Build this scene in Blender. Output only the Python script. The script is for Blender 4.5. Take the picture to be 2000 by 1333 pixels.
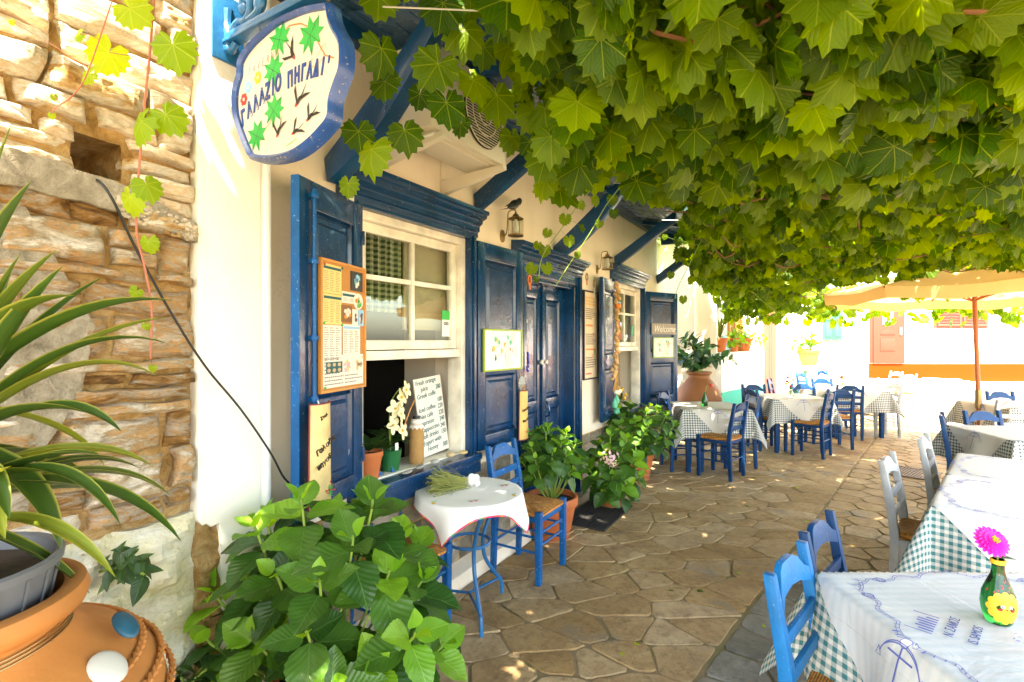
import bpy, bmesh, math, random
import numpy as np
from mathutils import Vector, Matrix, noise as mnoise
R = math.radians
random.seed(7)
for o in list(bpy.data.objects): bpy.data.objects.remove(o)
scene = bpy.context.scene
C = scene.collection
# ---------------------------------------------------------------- camera, sky, sun, exposure
cam = bpy.data.cameras.new('camera'); cam.lens = 18; cam.sensor_width = 36; cam.clip_start = .05; cam.clip_end = 500
co = bpy.data.objects.new('camera', cam); C.objects.link(co); co.location = (0, 0, 1.55); co.rotation_euler = (R(90), 0, 0)
scene.camera = co
SUN_DIR = Vector((-.05, -.46, .88)).normalized()          # towards the sun
elev = math.asin(SUN_DIR.z); azim = math.atan2(SUN_DIR.x, SUN_DIR.y)
world = bpy.data.worlds.new('World'); scene.world = world; world.use_nodes = True
wn = world.node_tree.nodes; wl = world.node_tree.links
sky = wn.new('ShaderNodeTexSky'); sky.sky_type = 'NISHITA'; sky.sun_disc = False
sky.sun_elevation = elev; sky.sun_rotation = azim; sky.dust_density = 2.5; sky.air_density = 1.0
wl.new(sky.outputs[0], wn['Background'].inputs[0]); wn['Background'].inputs[1].default_value = .15
sl = bpy.data.lights.new('sun', 'SUN'); sl.energy = 3.4; sl.angle = R(.6); sl.color = (1, .95, .86)
so = bpy.data.objects.new('sun', sl); C.objects.link(so); so.rotation_euler = (-SUN_DIR).to_track_quat('-Z', 'Y').to_euler()
so.location = (0, 0, 12)
scene.view_settings.view_transform = 'Standard'; scene.view_settings.look = 'None'
scene.view_settings.gamma = 1; scene.view_settings.use_curve_mapping = False
scene.view_settings.exposure = 3.7
try:
    scene.view_settings.use_white_balance = True; scene.view_settings.white_balance_temperature = 7600; scene.view_settings.white_balance_tint = 8
except Exception: pass
scene.render.engine = 'CYCLES'
scene.cycles.max_bounces = 8; scene.cycles.diffuse_bounces = 5; scene.cycles.glossy_bounces = 3
scene.cycles.transmission_bounces = 6; scene.cycles.transparent_max_bounces = 8
scene.cycles.use_denoising = True; scene.cycles.sample_clamp_indirect = 6

# ---------------------------------------------------------------- materials
def lin(h):
    h = h.lstrip('#'); v = [int(h[i:i+2], 16)/255 for i in (0, 2, 4)]
    return tuple(((c/12.92) if c <= .04045 else ((c+.055)/1.055)**2.4) for c in v)
class NT:
    def __init__(s, name):
        s.m = bpy.data.materials.new(name); s.m.use_nodes = True; s.t = s.m.node_tree; s.n = s.t.nodes
        s.b = s.n['Principled BSDF']; s.out = s.n['Material Output']
    def node(s, t, **k):
        n = s.n.new('ShaderNode'+t)
        for a, v in k.items(): setattr(n, a, v)
        return n
    def link(s, a, b): s.t.links.new(a, b)
    def put(s, v, sock):
        if hasattr(v, 'links'): s.link(v, sock)
        else:
            if isinstance(v, tuple) and len(v) == 3 and len(sock.default_value) == 4: v = (*v, 1)
            sock.default_value = v
    def math(s, op, a, b=0., c=0.):
        n = s.node('Math', operation=op); s.put(a, n.inputs[0]); s.put(b, n.inputs[1]); s.put(c, n.inputs[2]); return n.outputs[0]
    def mix(s, f, a, b, blend='MIX'):
        n = s.node('Mix', data_type='RGBA', blend_type=blend); s.put(f, n.inputs[0]); s.put(a, n.inputs[6]); s.put(b, n.inputs[7]); return n.outputs[2]
    def noise(s, vec, scale, detail=4, rough=.55, dist=0):
        n = s.node('TexNoise'); s.put(scale, n.inputs['Scale']); n.inputs['Detail'].default_value = detail
        n.inputs['Roughness'].default_value = rough; n.inputs['Distortion'].default_value = dist
        if vec is not None: s.link(vec, n.inputs['Vector'])
        return n.outputs[0]
    def ramp(s, f, stops):
        n = s.node('ValToRGB'); s.put(f, n.inputs[0]); e = n.color_ramp.elements
        e[0].position, e[0].color = stops[0][0], (*stops[0][1], 1); e[1].position, e[1].color = stops[-1][0], (*stops[-1][1], 1)
        for p, c in stops[1:-1]:
            q = e.new(p); q.color = (*c, 1)
        return n.outputs[0]
    def step(s, f, lo, hi):
        n = s.node('MapRange'); n.interpolation_type = 'SMOOTHSTEP'; s.put(f, n.inputs[0]); n.inputs[1].default_value = lo; n.inputs[2].default_value = hi
        return n.outputs[0]
    def coord(s, k='Object'): return s.node('TexCoord').outputs[k]
    def pos(s): return s.node('NewGeometry').outputs['Position']
    def sep(s, v):
        n = s.node('SeparateXYZ'); s.link(v, n.inputs[0]); return n.outputs
    def comb(s, x, y, z):
        n = s.node('CombineXYZ'); s.put(x, n.inputs[0]); s.put(y, n.inputs[1]); s.put(z, n.inputs[2]); return n.outputs[0]
    def vscale(s, v, sc):
        n = s.node('VectorMath', operation='MULTIPLY'); s.link(v, n.inputs[0]); n.inputs[1].default_value = sc; return n.outputs[0]
    def rand(s): return s.node('ObjectInfo').outputs['Random']
    def bump(s, h, strength=.3, dist=.01, prev=None):
        n = s.node('Bump'); s.put(h, n.inputs['Height']); n.inputs['Strength'].default_value = strength; n.inputs['Distance'].default_value = dist
        if prev is not None: s.link(prev, n.inputs['Normal'])
        return n.outputs[0]
    def fin(s, col=None, rough=.5, nor=None, metal=0, spec=None, coat=0):
        b = s.b
        if col is not None: s.put(col, b.inputs['Base Color'])
        s.put(rough, b.inputs['Roughness']); b.inputs['Metallic'].default_value = metal
        if nor is not None: s.link(nor, b.inputs['Normal'])
        if spec is not None: b.inputs['Specular IOR Level'].default_value = spec
        b.inputs['Coat Weight'].default_value = coat
        return s.m
def hsv(t, c, h=.5, sat=1., v=1.):
    n = t.node('HueSaturation'); t.put(h, n.inputs['Hue']); t.put(sat, n.inputs['Saturation']); t.put(v, n.inputs['Value']); t.put(c, n.inputs['Color']); return n.outputs[0]
def simple(name, col, rough=.5, var=.12, scale=6, bmp=.15, bs=60, metal=0, rnd=.0, coat=0, bd=.004):
    t = NT(name); p = t.pos(); n = t.noise(p, scale, 5)
    c = t.mix(n, tuple(x*(1-var) for x in col), tuple(min(1, x*(1+var)) for x in col))
    if rnd: c = hsv(t, c, v=t.math('MULTIPLY_ADD', t.rand(), 2*rnd, 1-rnd))
    r = t.math('MULTIPLY_ADD', n, .2, rough-.1)
    return t.fin(c, r, t.bump(t.noise(p, bs, 4), bmp, bd) if bmp else None, metal, coat=coat)
def paint(name, col, rough=.28, wear=.5, under=(.35, .42, .5), chip=.66, coat=.25, spec=.5):
    # old gloss paint: brush marks, a little crackle, chips down to pale undercoat
    t = NT(name); p = t.pos()
    n = t.noise(p, 5, 4); big = t.noise(p, 1.3, 3)
    c = t.mix(t.step(n, .3, .7), tuple(x*.8 for x in col), tuple(min(1, x*1.25) for x in col))
    ch = t.step(t.math('ADD', t.noise(p, 75, 3, .7), t.math('MULTIPLY', big, .25)), chip+.14, chip+.18)
    sc = t.step(t.noise(t.vscale(p, (1, 1, .16)), 90, 2), .74, .78)
    f = t.math('MULTIPLY', t.math('MAXIMUM', ch, sc), wear)
    c = t.mix(f, c, under)
    br = t.noise(t.vscale(p, (9, 9, 1)), 16, 4, .6); cr = t.noise(p, 38, 5, .65)
    nor = t.bump(br, .35, .003); nor = t.bump(cr, .45, .004, nor); nor = t.bump(f, .5, -.001, nor)
    return t.fin(c, t.math('MULTIPLY_ADD', n, .22, rough-.08), nor, 0, coat=coat, spec=spec)
MAT = {}
MAT['blue_dark'] = paint('navy_gloss_paint', (.001, .034, .105), .2, .7)
MAT['blue_wood'] = paint('blue_beam_paint', (.001, .050, .14), .34, .7, spec=.35)
MAT['blue_chair'] = paint('blue_chair_paint', (.001, .036, .12), .4, .35, (.3, .45, .6), coat=0, spec=.25)
MAT['blue_bright'] = paint('bright_blue_paint', (.001, .085, .27), .38, .5, (.45, .6, .75), .62, coat=0, spec=.25)
MAT['blue_near'] = paint('bright_blue_chair_paint', (.001, .125, .33), .4, .5, (.4, .5, .6), .64, coat=0, spec=.25)
MAT['iron_blue'] = paint('blue_iron_paint', (.006, .11, .28), .4, .2)
MAT['grey_paint'] = paint('pale_grey_chair_paint', (.30, .31, .31), .5, .35, (.6, .6, .6))
MAT['white_paint'] = paint('cream_window_paint', (.74, .69, .58), .4, .25, (.5, .42, .3), .68)
MAT['awning'] = paint('blue_soffit_paint', (.04, .11, .22), .25, .5, (.30, .38, .48), .72)
MAT['sign_blue'] = paint('violet_blue_sign_paint', (.02, .075, .30), .3, .8, (.55, .4, .25), .62)

def plaster(name, col, dirt=.3):
    t = NT(name); p = t.pos()
    a = t.noise(p, 1.1, 5, .6); b = t.noise(t.vscale(p, (3, 3, .6)), 1.6, 4)
    c = t.mix(t.math('MULTIPLY', t.step(b, .45, .8), dirt), col, (col[0]*.72, col[1]*.64, col[2]*.5))
    c = t.mix(t.math('MULTIPLY', t.step(a, .5, .8), .25), c, tuple(min(.85, x*1.08) for x in col))
    cr = t.step(t.math('ABSOLUTE', t.math('SUBTRACT', t.noise(p, 1.7, 6, .6, .6), .5)), .0, .004)
    c = t.mix(t.math('MULTIPLY', t.math('SUBTRACT', 1., cr), .18), c, tuple(x*.45 for x in col))
    nor = t.bump(t.noise(p, 9, 5, .6), .35, .012); nor = t.bump(t.noise(p, 120, 3), .25, .002, nor)
    return t.fin(c, .85, nor, spec=.08)
MAT['plaster'] = plaster('cream_plaster', (.80, .70, .56))
MAT['plaster_white'] = plaster('white_plaster', (.82, .79, .72), .15)
MAT['plaster_far'] = plaster('white_house_plaster', (.82, .82, .82), .1)
MAT['teal'] = plaster('turquoise_wash', (.10, .55, .42), .2)
MAT['orange_wash'] = plaster('orange_wash', (.25, .026, .002), .1)
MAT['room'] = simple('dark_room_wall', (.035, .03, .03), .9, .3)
MAT['room_light'] = simple('cream_room_wall', (.62, .53, .42), .9, .08, 2)

def stone(name, stops, sc=6, bs=1., rough=.85, hv=.18, strat=3.):
    t = NT(name); p0 = t.pos(); rn = t.rand()
    ofs = t.node('VectorMath', operation='ADD'); t.link(p0, ofs.inputs[0]); t.link(t.comb(t.math('MULTIPLY', rn, 9.), t.math('MULTIPLY', rn, 5.), 0.), ofs.inputs[1]); p = ofs.outputs[0]
    q = t.vscale(p, (1, 1, strat))
    n = t.noise(q, sc, 7, .66, .5); c = t.ramp(t.math('ADD', n, t.math('MULTIPLY_ADD', rn, hv, -hv/2)), stops)
    f = t.noise(q, sc*9, 5, .7); c = t.mix(t.math('MULTIPLY', t.step(f, .5, .75), .35), c, tuple(x*.45 for x in stops[0][1]))
    c = hsv(t, c, v=t.math('MULTIPLY_ADD', rn, .35, .82))
    nor = t.bump(n, .9*bs, .03); nor = t.bump(t.noise(q, sc*5, 6, .7), .8*bs, .008, nor)
    return t.fin(c, rough, nor)
MAT['wall_stone'] = stone('rusty_schist', [(.28, (.16, .07, .012)), (.38, (.42, .21, .05)), (.47, (.50, .42, .33)), (.53, (.54, .29, .10)), (.60, (.44, .34, .22)), (.70, (.70, .63, .54))], 8, 1.5, .7, .3, 2.6)
MAT['wall_stone_pale'] = stone('pale_marble_stone', [(.28, (.40, .19, .04)), (.38, (.62, .42, .20)), (.46, (.74, .68, .58)), (.56, (.66, .50, .32)), (.64, (.78, .74, .68))], 7, 1.2, .8, .2, 2.8)
MAT['wall_stone_white'] = stone('limewashed_boulder', [(.25, (.34, .29, .10)), (.42, (.58, .52, .32)), (.6, (.68, .65, .54)), (.8, (.74, .71, .62))], 5, 1., .8, .06, 1.5)
MAT['wall_mortar'] = stone('earth_mortar', [(.3, (.20, .10, .025)), (.5, (.44, .26, .09)), (.75, (.62, .45, .24))], 16, 1.2, .95, .1, 1.)
MAT['render_grey'] = stone('grey_sandy_render', [(.3, (.26, .22, .16)), (.5, (.46, .40, .31)), (.7, (.62, .56, .46))], 18, 1.3, .95, .05, 1.)
MAT['plinth_stone'] = stone('plinth_stone', [(.3, (.10, .085, .06)), (.5, (.24, .2, .14)), (.75, (.38, .33, .25))], 6, .6, .8, .2, 1.)
def flag(name, a, b, c_, lich):
    t = NT(name); p = t.pos(); rn = t.rand(); at = t.node('Attribute', attribute_name='var').outputs['Fac']
    rr = t.math('FRACT', t.math('ADD', rn, at))
    n = t.noise(p, 3.5, 8, .68, .3); f = t.noise(p, 14, 8, .8); g = t.noise(p, 55, 5, .75)
    c = t.ramp(t.math('ADD', n, t.math('MULTIPLY_ADD', rr, .12, -.06)), [(.32, a), (.5, b), (.68, c_)])
    c = t.mix(t.math('MULTIPLY', t.step(f, .46, .66), .6), c, tuple(x*.5 for x in a))
    c = t.mix(t.math('MULTIPLY', t.step(g, .58, .72), .35), c, tuple(min(1, x*1.9) for x in c_))
    sp = t.step(t.noise(p, 9, 2), .72, .76); c = t.mix(t.math('MULTIPLY', sp, .5), c, lich)
    bigp = t.noise(p, .9, 4, .6); c = t.mix(t.math('MULTIPLY', t.step(bigp, .45, .62), .45), c, tuple(x*.62 for x in b))
    gp_ = t.noise(p, 2.1, 3); c = t.mix(t.math('MULTIPLY', t.step(gp_, .58, .70), .55), c, (.17, .165, .15))
    c = hsv(t, c, v=t.math('MULTIPLY_ADD', rr, .18, .97), sat=t.math('MULTIPLY_ADD', rn, -.2, 1.12))
    nor = t.bump(n, .7, .03); nor = t.bump(f, .9, .012, nor); nor = t.bump(g, .5, .003, nor)
    return t.fin(c, t.math('MULTIPLY_ADD', f, .3, .55), nor, spec=.3)
MAT['flag'] = flag('brown_flagstone', (.24, .15, .07), (.36, .24, .12), (.45, .33, .18), (.45, .38, .26))
MAT['flag_grey'] = flag('grey_flagstone', (.10, .095, .08), (.17, .16, .13), (.26, .24, .20), (.36, .33, .27))
t = NT('mossy_joint_mortar'); p = t.pos(); n = t.noise(p, 1.6, 5); f = t.noise(p, 35, 6, .7)
c = t.mix(f, (.16, .11, .06), (.34, .25, .145)); c = t.mix(t.math('MULTIPLY', t.step(n, .48, .6), .65), c, (.12, .12, .035))
MAT['joint'] = t.fin(c, .95, t.bump(f, .8, .008))
MAT['terracotta'] = simple('terracotta', (.46, .12, .03), .7, .25, 8, .3, 60, rnd=.12)
MAT['terracotta_old'] = simple('weathered_terracotta', (.48, .18, .04), .7, .42, 4.5, .6, 25)
MAT['pot_grey'] = simple('grey_plastic', (.12, .125, .135), .5, .15)
MAT['pot_green'] = simple('green_plastic', (.01, .12, .035), .35, .1)
MAT['soil'] = simple('soil', (.05, .035, .02), 1, .5, 40, 1, 60)
MAT['bark'] = simple('brown_bark', (.26, .13, .055), .9, .4, 25, .9, 50)
MAT['cane'] = simple('vine_cane', (.24, .11, .05), .8, .3, 30, .5, 80)
MAT['green_stem'] = simple('green_stem', (.22, .32, .05), .5, .2)
MAT['red_stem'] = simple('reddish_shoot', (.40, .13, .08), .5, .3)
MAT['wire'] = simple('galvanised_wire', (.5, .48, .44), .5, .1, metal=.5)
MAT['black'] = simple('black_plastic', (.012, .012, .013), .4, .1)
MAT['white'] = simple('white_plastic', (.78, .77, .74), .4, .05)
MAT['ac'] = simple('aged_white_enamel', (.74, .66, .52), .4, .12, 2, .05)
MAT['brass'] = simple('aged_brass', (.32, .21, .09), .4, .3, 20, .2, metal=.8)
MAT['cork'] = simple('cork', (.50, .22, .06), .9, .3, 120, .3)
MAT['wood_orange'] = simple('varnished_pine', (.60, .26, .06), .5, .2, 20)
MAT['pole_wood'] = simple('red_stained_wood', (.36, .10, .025), .5, .2, 20)
MAT['paper'] = simple('paper', (.75, .70, .62), .6, .04, bmp=0)
MAT['paper_yellow'] = simple('yellow_paper', (.78, .60, .22), .6, .05, bmp=0)
MAT['ink'] = simple('grey_ink', (.16, .14, .13), .7, .1, bmp=0)
MAT['ink_teal'] = simple('teal_ink', (.004, .09, .10), .6, .1, bmp=0)
MAT['ink_blue'] = simple('blue_print', (.10, .13, .42), .6, .1, bmp=0)
MAT['ink_navy'] = simple('navy_sign_letter', (.008, .05, .26), .4, .1, bmp=0)
MAT['ink_red'] = simple('red_paint_line', (.55, .03, .03), .5, .1, bmp=0)
MAT['ink_black'] = simple('black_paint_line', (.015, .012, .012), .5, .1, bmp=0)
MAT['ink_green'] = simple('bright_green_paint', (.01, .42, .07), .4, .2, bmp=0)
MAT['ink_yellow'] = simple('yellow_paint', (.85, .46, .03), .5, .1, bmp=0)
MAT['ink_pink'] = simple('pink_paint', (.75, .12, .18), .5, .1, bmp=0)
MAT['ink_orange'] = simple('orange_paint', (.8, .2, .03), .5, .1, bmp=0)
MAT['ink_sky'] = simple('light_blue_paint', (.25, .5, .75), .5, .1, bmp=0)
MAT['sign_face'] = simple('cream_sign_face', (.64, .60, .52), .35, .05, 3, .05)
MAT['tile'] = simple('ochre_painted_tile', (.68, .42, .12), .5, .35, 9, .3, 30)
MAT['tile_pale'] = simple('pale_painted_tile', (.68, .50, .22), .5, .45, 13, .3, 30)
MAT['tile_edge'] = simple('dark_red_tile_rim', (.22, .03, .03), .6, .2)
MAT['yellow_wood'] = simple('yellow_shutter_paint', (.42, .15, .006), .5, .1)
MAT['pink_metal'] = simple('salmon_gate_paint', (.32, .07, .05), .5, .1)
MAT['orange_door'] = simple('salmon_orange_door', (.17, .022, .009), .8, .06)
MAT['red_shutter'] = simple('faded_red_shutter', (.24, .035, .022), .8, .06)
MAT['green_shutter'] = simple('sea_green_paint', (.10, .45, .28), .6, .15)
MAT['far_green'] = simple('faded_green_far_shutter', (.02, .14, .08), .7, .15)
MAT['canvas'] = simple('cream_canvas', (.78, .47, .15), .9, .08, 2, .2, 200)
MAT['rubber'] = simple('rubber_mat', (.02, .018, .016), .8, .2)
MAT['iron_dark'] = simple('rusty_grate_iron', (.16, .11, .08), .7, .3, 30, .4)
MAT['garlic'] = simple('garlic_skin', (.62, .38, .16), .6, .35, 30, .4, 90)
MAT['straw'] = simple('straw', (.55, .28, .07), .8, .4, 40, .6, 120)
MAT['herb'] = simple('dry_green_herb', (.20, .21, .045), .8, .5, 60)
MAT['burlap'] = simple('burlap', (.42, .23, .08), .95, .2, 30, .8, 300)
MAT['lace'] = simple('white_lace', (.8, .74, .66), .8, .1, 30, .5, 200)
MAT['shell'] = simple('sea_shell', (.35, .36, .34), .5, .3, 30)
MAT['petal_white'] = simple('cream_orchid_petal', (.78, .72, .45), .5, .1)
MAT['magenta'] = simple('magenta_petal', (.80, .01, .42), .5, .25, 60, .3)
MAT['petal_pink'] = simple('faded_pink_petal', (.72, .42, .45), .6, .35, 50, .3, rnd=.2)
MAT['pebble_white'] = simple('white_pebble', (.50, .48, .42), .6, .08, 12)
MAT['pebble_blue'] = simple('blue_painted_pebble', (.008, .075, .12), .5, .4, 25)
MAT['pebble_tan'] = simple('tan_pebble', (.52, .38, .22), .5, .3, 30)
t = NT('sunlit_canvas'); n = t.noise(t.pos(), 3, 4); c = t.mix(n, (.74, .50, .22), (.82, .60, .30)); t.fin(c, .9, t.bump(t.noise(t.pos(), 200, 2), .2, .002), spec=.1)
tb = t.node('BsdfTranslucent'); t.link(c, tb.inputs[0]); ms = t.node('MixShader'); ms.inputs[0].default_value = .35; t.link(t.b.outputs[0], ms.inputs[1]); t.link(tb.outputs[0], ms.inputs[2]); t.link(ms.outputs[0], t.out.inputs[0]); MAT['canvas'] = t.m
def glassm(name, col, rough=.03, mixf=.25):
    t = NT(name); t.fin(col, rough); t.b.inputs['Transmission Weight'].default_value = 1; t.b.inputs['IOR'].default_value = 1.45; return t.m
MAT['glass_green'] = glassm('green_bottle_glass', (.012, .20, .03))
MAT['glass_clear'] = glassm('clear_glass', (.9, .95, .9))
MAT['glass_blue'] = glassm('blue_glass', (.1, .3, .6))
t = NT('window_pane_glass')
gl = t.node('BsdfGlossy'); gl.inputs['Roughness'].default_value = .015; gl.inputs['Color'].default_value = (.95, .97, .95, 1)
tr = t.node('BsdfTransparent'); tr.inputs['Color'].default_value = (.86, .88, .84, 1)
fr = t.node('LayerWeight'); fr.inputs['Blend'].default_value = .5
ms = t.node('MixShader'); t.link(t.math('MULTIPLY_ADD', t.math('POWER', fr.outputs['Facing'], 4.), .6, .07), ms.inputs[0]); t.link(tr.outputs[0], ms.inputs[1]); t.link(gl.outputs[0], ms.inputs[2]); t.link(ms.outputs[0], t.out.inputs[0])
MAT['pane'] = t.m
def emis(name, col, s):
    t = NT(name); t.fin(col, .5); t.b.inputs['Emission Color'].default_value = (*col, 1); t.b.inputs['Emission Strength'].default_value = s; return t.m

def leafmat(name, dark, light, vein, kind, trans=.45, rough=.42, yellow=.04):
    t = NT(name); uv = t.node('UVMap').outputs[0]; x, y, _ = t.sep(uv)
    at = t.node('Attribute', attribute_name='var').outputs['Fac']
    rr = t.math('FRACT', t.math('ADD', t.rand(), at))
    ax = t.math('ABSOLUTE', x)
    if kind == 'grape':      # veins fan out from the petiole
        ang = t.math('ARCTAN2', ax, y); rad = t.math('SQRT', t.math('ADD', t.math('MULTIPLY', x, x), t.math('MULTIPLY', y, y)))
        d = t.math('MULTIPLY', t.math('PINGPONG', ang, R(24)), rad)            # main veins every 48 degrees
        v1 = t.math('SUBTRACT', 1., t.step(d, .005, .022))
        sec = t.math('PINGPONG', t.math('SUBTRACT', rad, t.math('MULTIPLY', d, 1.4)), .075)
        v2 = t.math('MULTIPLY', t.math('SUBTRACT', 1., t.step(sec, .001, .009)), .4)
    else:                    # midrib with curved side veins
        d = ax; v1 = t.math('SUBTRACT', 1., t.step(d, .004, .016))
        sec = t.math('PINGPONG', t.math('SUBTRACT', y, t.math('MULTIPLY', t.math('POWER', ax, .75), .75)), .062)
        v2 = t.math('MULTIPLY', t.math('SUBTRACT', 1., t.step(sec, .001, .008)), .38)
    vv = t.math('MAXIMUM', v1, v2)
    n = t.noise(t.pos(), 14, 4)
    c = t.mix(t.step(t.math('ADD', t.math('MULTIPLY', rr, .8), t.math('MULTIPLY', n, .35)), .15, 1.05), dark, light)
    if yellow: c = t.mix(t.math('MULTIPLY', t.step(rr, 1-yellow, 1-yellow*.5), .8), c, (.55, .42, .04))
    c = t.mix(t.math('MULTIPLY', vv, .45), c, vein)
    sp = t.step(t.noise(t.pos(), 60, 2), .74, .77); c = t.mix(t.math('MULTIPLY', sp, .5), c, (.25, .16, .05))
    nor = t.bump(t.math('SUBTRACT', t.step(sec, .0, .07), t.math('MULTIPLY', v1, .8)), .25 if kind == 'grape' else .22, .006 if kind == 'grape' else .005)
    nor = t.bump(t.noise(t.pos(), 45, 3), .25, .004, nor)
    t.fin(c, rough, nor, spec=.22 if kind == 'grape' else .4)
    tb = t.node('BsdfTranslucent'); t.link(hsv(t, c, h=.485, sat=1.15, v=2.5), tb.inputs[0])
    ms = t.node('MixShader'); ms.inputs[0].default_value = trans
    t.link(t.b.outputs[0], ms.inputs[1]); t.link(tb.outputs[0], ms.inputs[2]); t.link(ms.outputs[0], t.out.inputs[0])
    return t.m
MAT['grape'] = leafmat('grape_leaf', (.024, .075, .003), (.145, .232, .006), (.32, .38, .05), 'grape', .46, yellow=.003)
MAT['grape_young'] = leafmat('young_grape_leaf', (.16, .27, .02), (.30, .40, .03), (.42, .48, .10), 'grape', .5, yellow=0)
MAT['hyd'] = leafmat('hydrangea_leaf', (.018, .065, .010), (.07, .165, .02), (.14, .24, .06), 'ovate', .22, .38, 0)
MAT['hyd_young'] = leafmat('young_hydrangea_leaf', (.10, .25, .02), (.20, .38, .03), (.30, .45, .10), 'ovate', .35, .38, 0)
MAT['houseplant'] = leafmat('dark_houseplant_leaf', (.018, .05, .012), (.04, .09, .02), (.1, .16, .04), 'ovate', .2, .35, 0)
MAT['bay'] = leafmat('ficus_leaf', (.012, .05, .02), (.03, .10, .03), (.08, .14, .04), 'ovate', .2, .4, 0)
def blademat():
    t = NT('striped_yucca_blade'); x, y, _ = t.sep(t.node('UVMap').outputs[0]); ax = t.math('ABSOLUTE', x)
    n = t.noise(t.comb(t.math('MULTIPLY', x, 14.), t.math('MULTIPLY', y, .8), t.math('MULTIPLY', t.rand(), 20.)), 3, 4)
    c = t.mix(t.step(t.math('ADD', t.rand(), t.math('MULTIPLY', n, .5)), .5, 1.3), (.05, .11, .015), (.34, .38, .035))
    c = t.mix(t.math('MULTIPLY', t.step(ax, .38, .5), .7), c, (.55, .52, .10))
    t.fin(c, .35, t.bump(n, .3, .004)); tb = t.node('BsdfTranslucent'); t.link(c, tb.inputs[0]); ms = t.node('MixShader'); ms.inputs[0].default_value = .3
    t.link(t.b.outputs[0], ms.inputs[1]); t.link(tb.outputs[0], ms.inputs[2]); t.link(ms.outputs[0], t.out.inputs[0]); return t.m
MAT['blade'] = blademat()
def gingham(name, colr, white=(.62, .59, .53), sq=.016, amt=1.):
    t = NT(name); x, y, _ = t.sep(t.node('UVMap').outputs[0])
    f = lambda a: t.step(t.math('PINGPONG', a, sq), sq*.42, sq*.58)
    s = t.math('MULTIPLY', t.math('ADD', f(x), f(y)), .5*amt)
    c = t.mix(s, white, colr); w = t.noise(t.pos(), 7, 4)
    nor = t.bump(w, .4, .02); nor = t.bump(t.noise(t.node('UVMap').outputs[0], 900, 2), .2, .001, nor)
    return t.fin(c, .85, nor, spec=.2)
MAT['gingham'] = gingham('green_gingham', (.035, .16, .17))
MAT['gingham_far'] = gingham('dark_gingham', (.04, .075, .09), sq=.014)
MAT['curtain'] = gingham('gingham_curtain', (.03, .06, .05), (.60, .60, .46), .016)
t = NT('white_oilcloth'); x, y, _ = t.sep(t.node('UVMap').outputs[0])
st = t.step(t.math('PINGPONG', y, .017), .005, .013)
c = t.mix(t.math('MULTIPLY', st, .22), (.58, .58, .57), (.32, .44, .45)); nor = t.bump(t.noise(t.pos(), 6, 4, .6, .5), .35, .03)
fold = t.math('SUBTRACT', 1., t.step(t.math('PINGPONG', t.math('ADD', x, .09), .2), .0, .004)); nor = t.bump(fold, .4, .003, nor)
MAT['oilcloth'] = t.fin(c, .45, nor, spec=.35)
MAT['oilcloth_far'] = simple('white_cotton_overlay', (.56, .52, .46), .7, .06, 5, .3, 9, bd=.02)
t = NT('bordered_white_cloth'); x, y, _ = t.sep(t.node('UVMap').outputs[0])
e = t.math('MAXIMUM', t.math('ABSOLUTE', x), t.math('ABSOLUTE', y)); b = t.step(e, .352, .354)
bc = t.ramp(t.math('FRACT', t.math('MULTIPLY', t.math('ADD', x, y), 5.3)), [(0., (.75, .02, .12)), (.35, (.8, .05, .05)), (.45, (.8, .25, .02)), (.6, (.7, .02, .3)), (.75, (.04, .35, .12)), (1., (.75, .02, .12))])
MAT['cloth_round'] = t.fin(t.mix(b, (.82, .80, .76), bc), .8, t.bump(t.noise(t.pos(), 9, 4), .3, .02))
t = NT('woven_rush'); o = t.coord(); x, y, z = t.sep(o)
mx = t.math('MAXIMUM', t.math('ABSOLUTE', x), t.math('ABSOLUTE', y)); cord = t.math('PINGPONG', mx, .0042)
n = t.noise(o, 45, 5, .6); c = t.ramp(n, [(.3, (.26, .09, .012)), (.5, (.55, .21, .03)), (.72, (.74, .38, .08))])
c = t.mix(t.math('SUBTRACT', 1., t.step(cord, .0, .0022)), c, (.12, .045, .01))
MAT['rush'] = t.fin(c, .75, t.bump(t.math('ADD', cord, t.math('MULTIPLY', n, .002)), 1., 1.))

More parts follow.
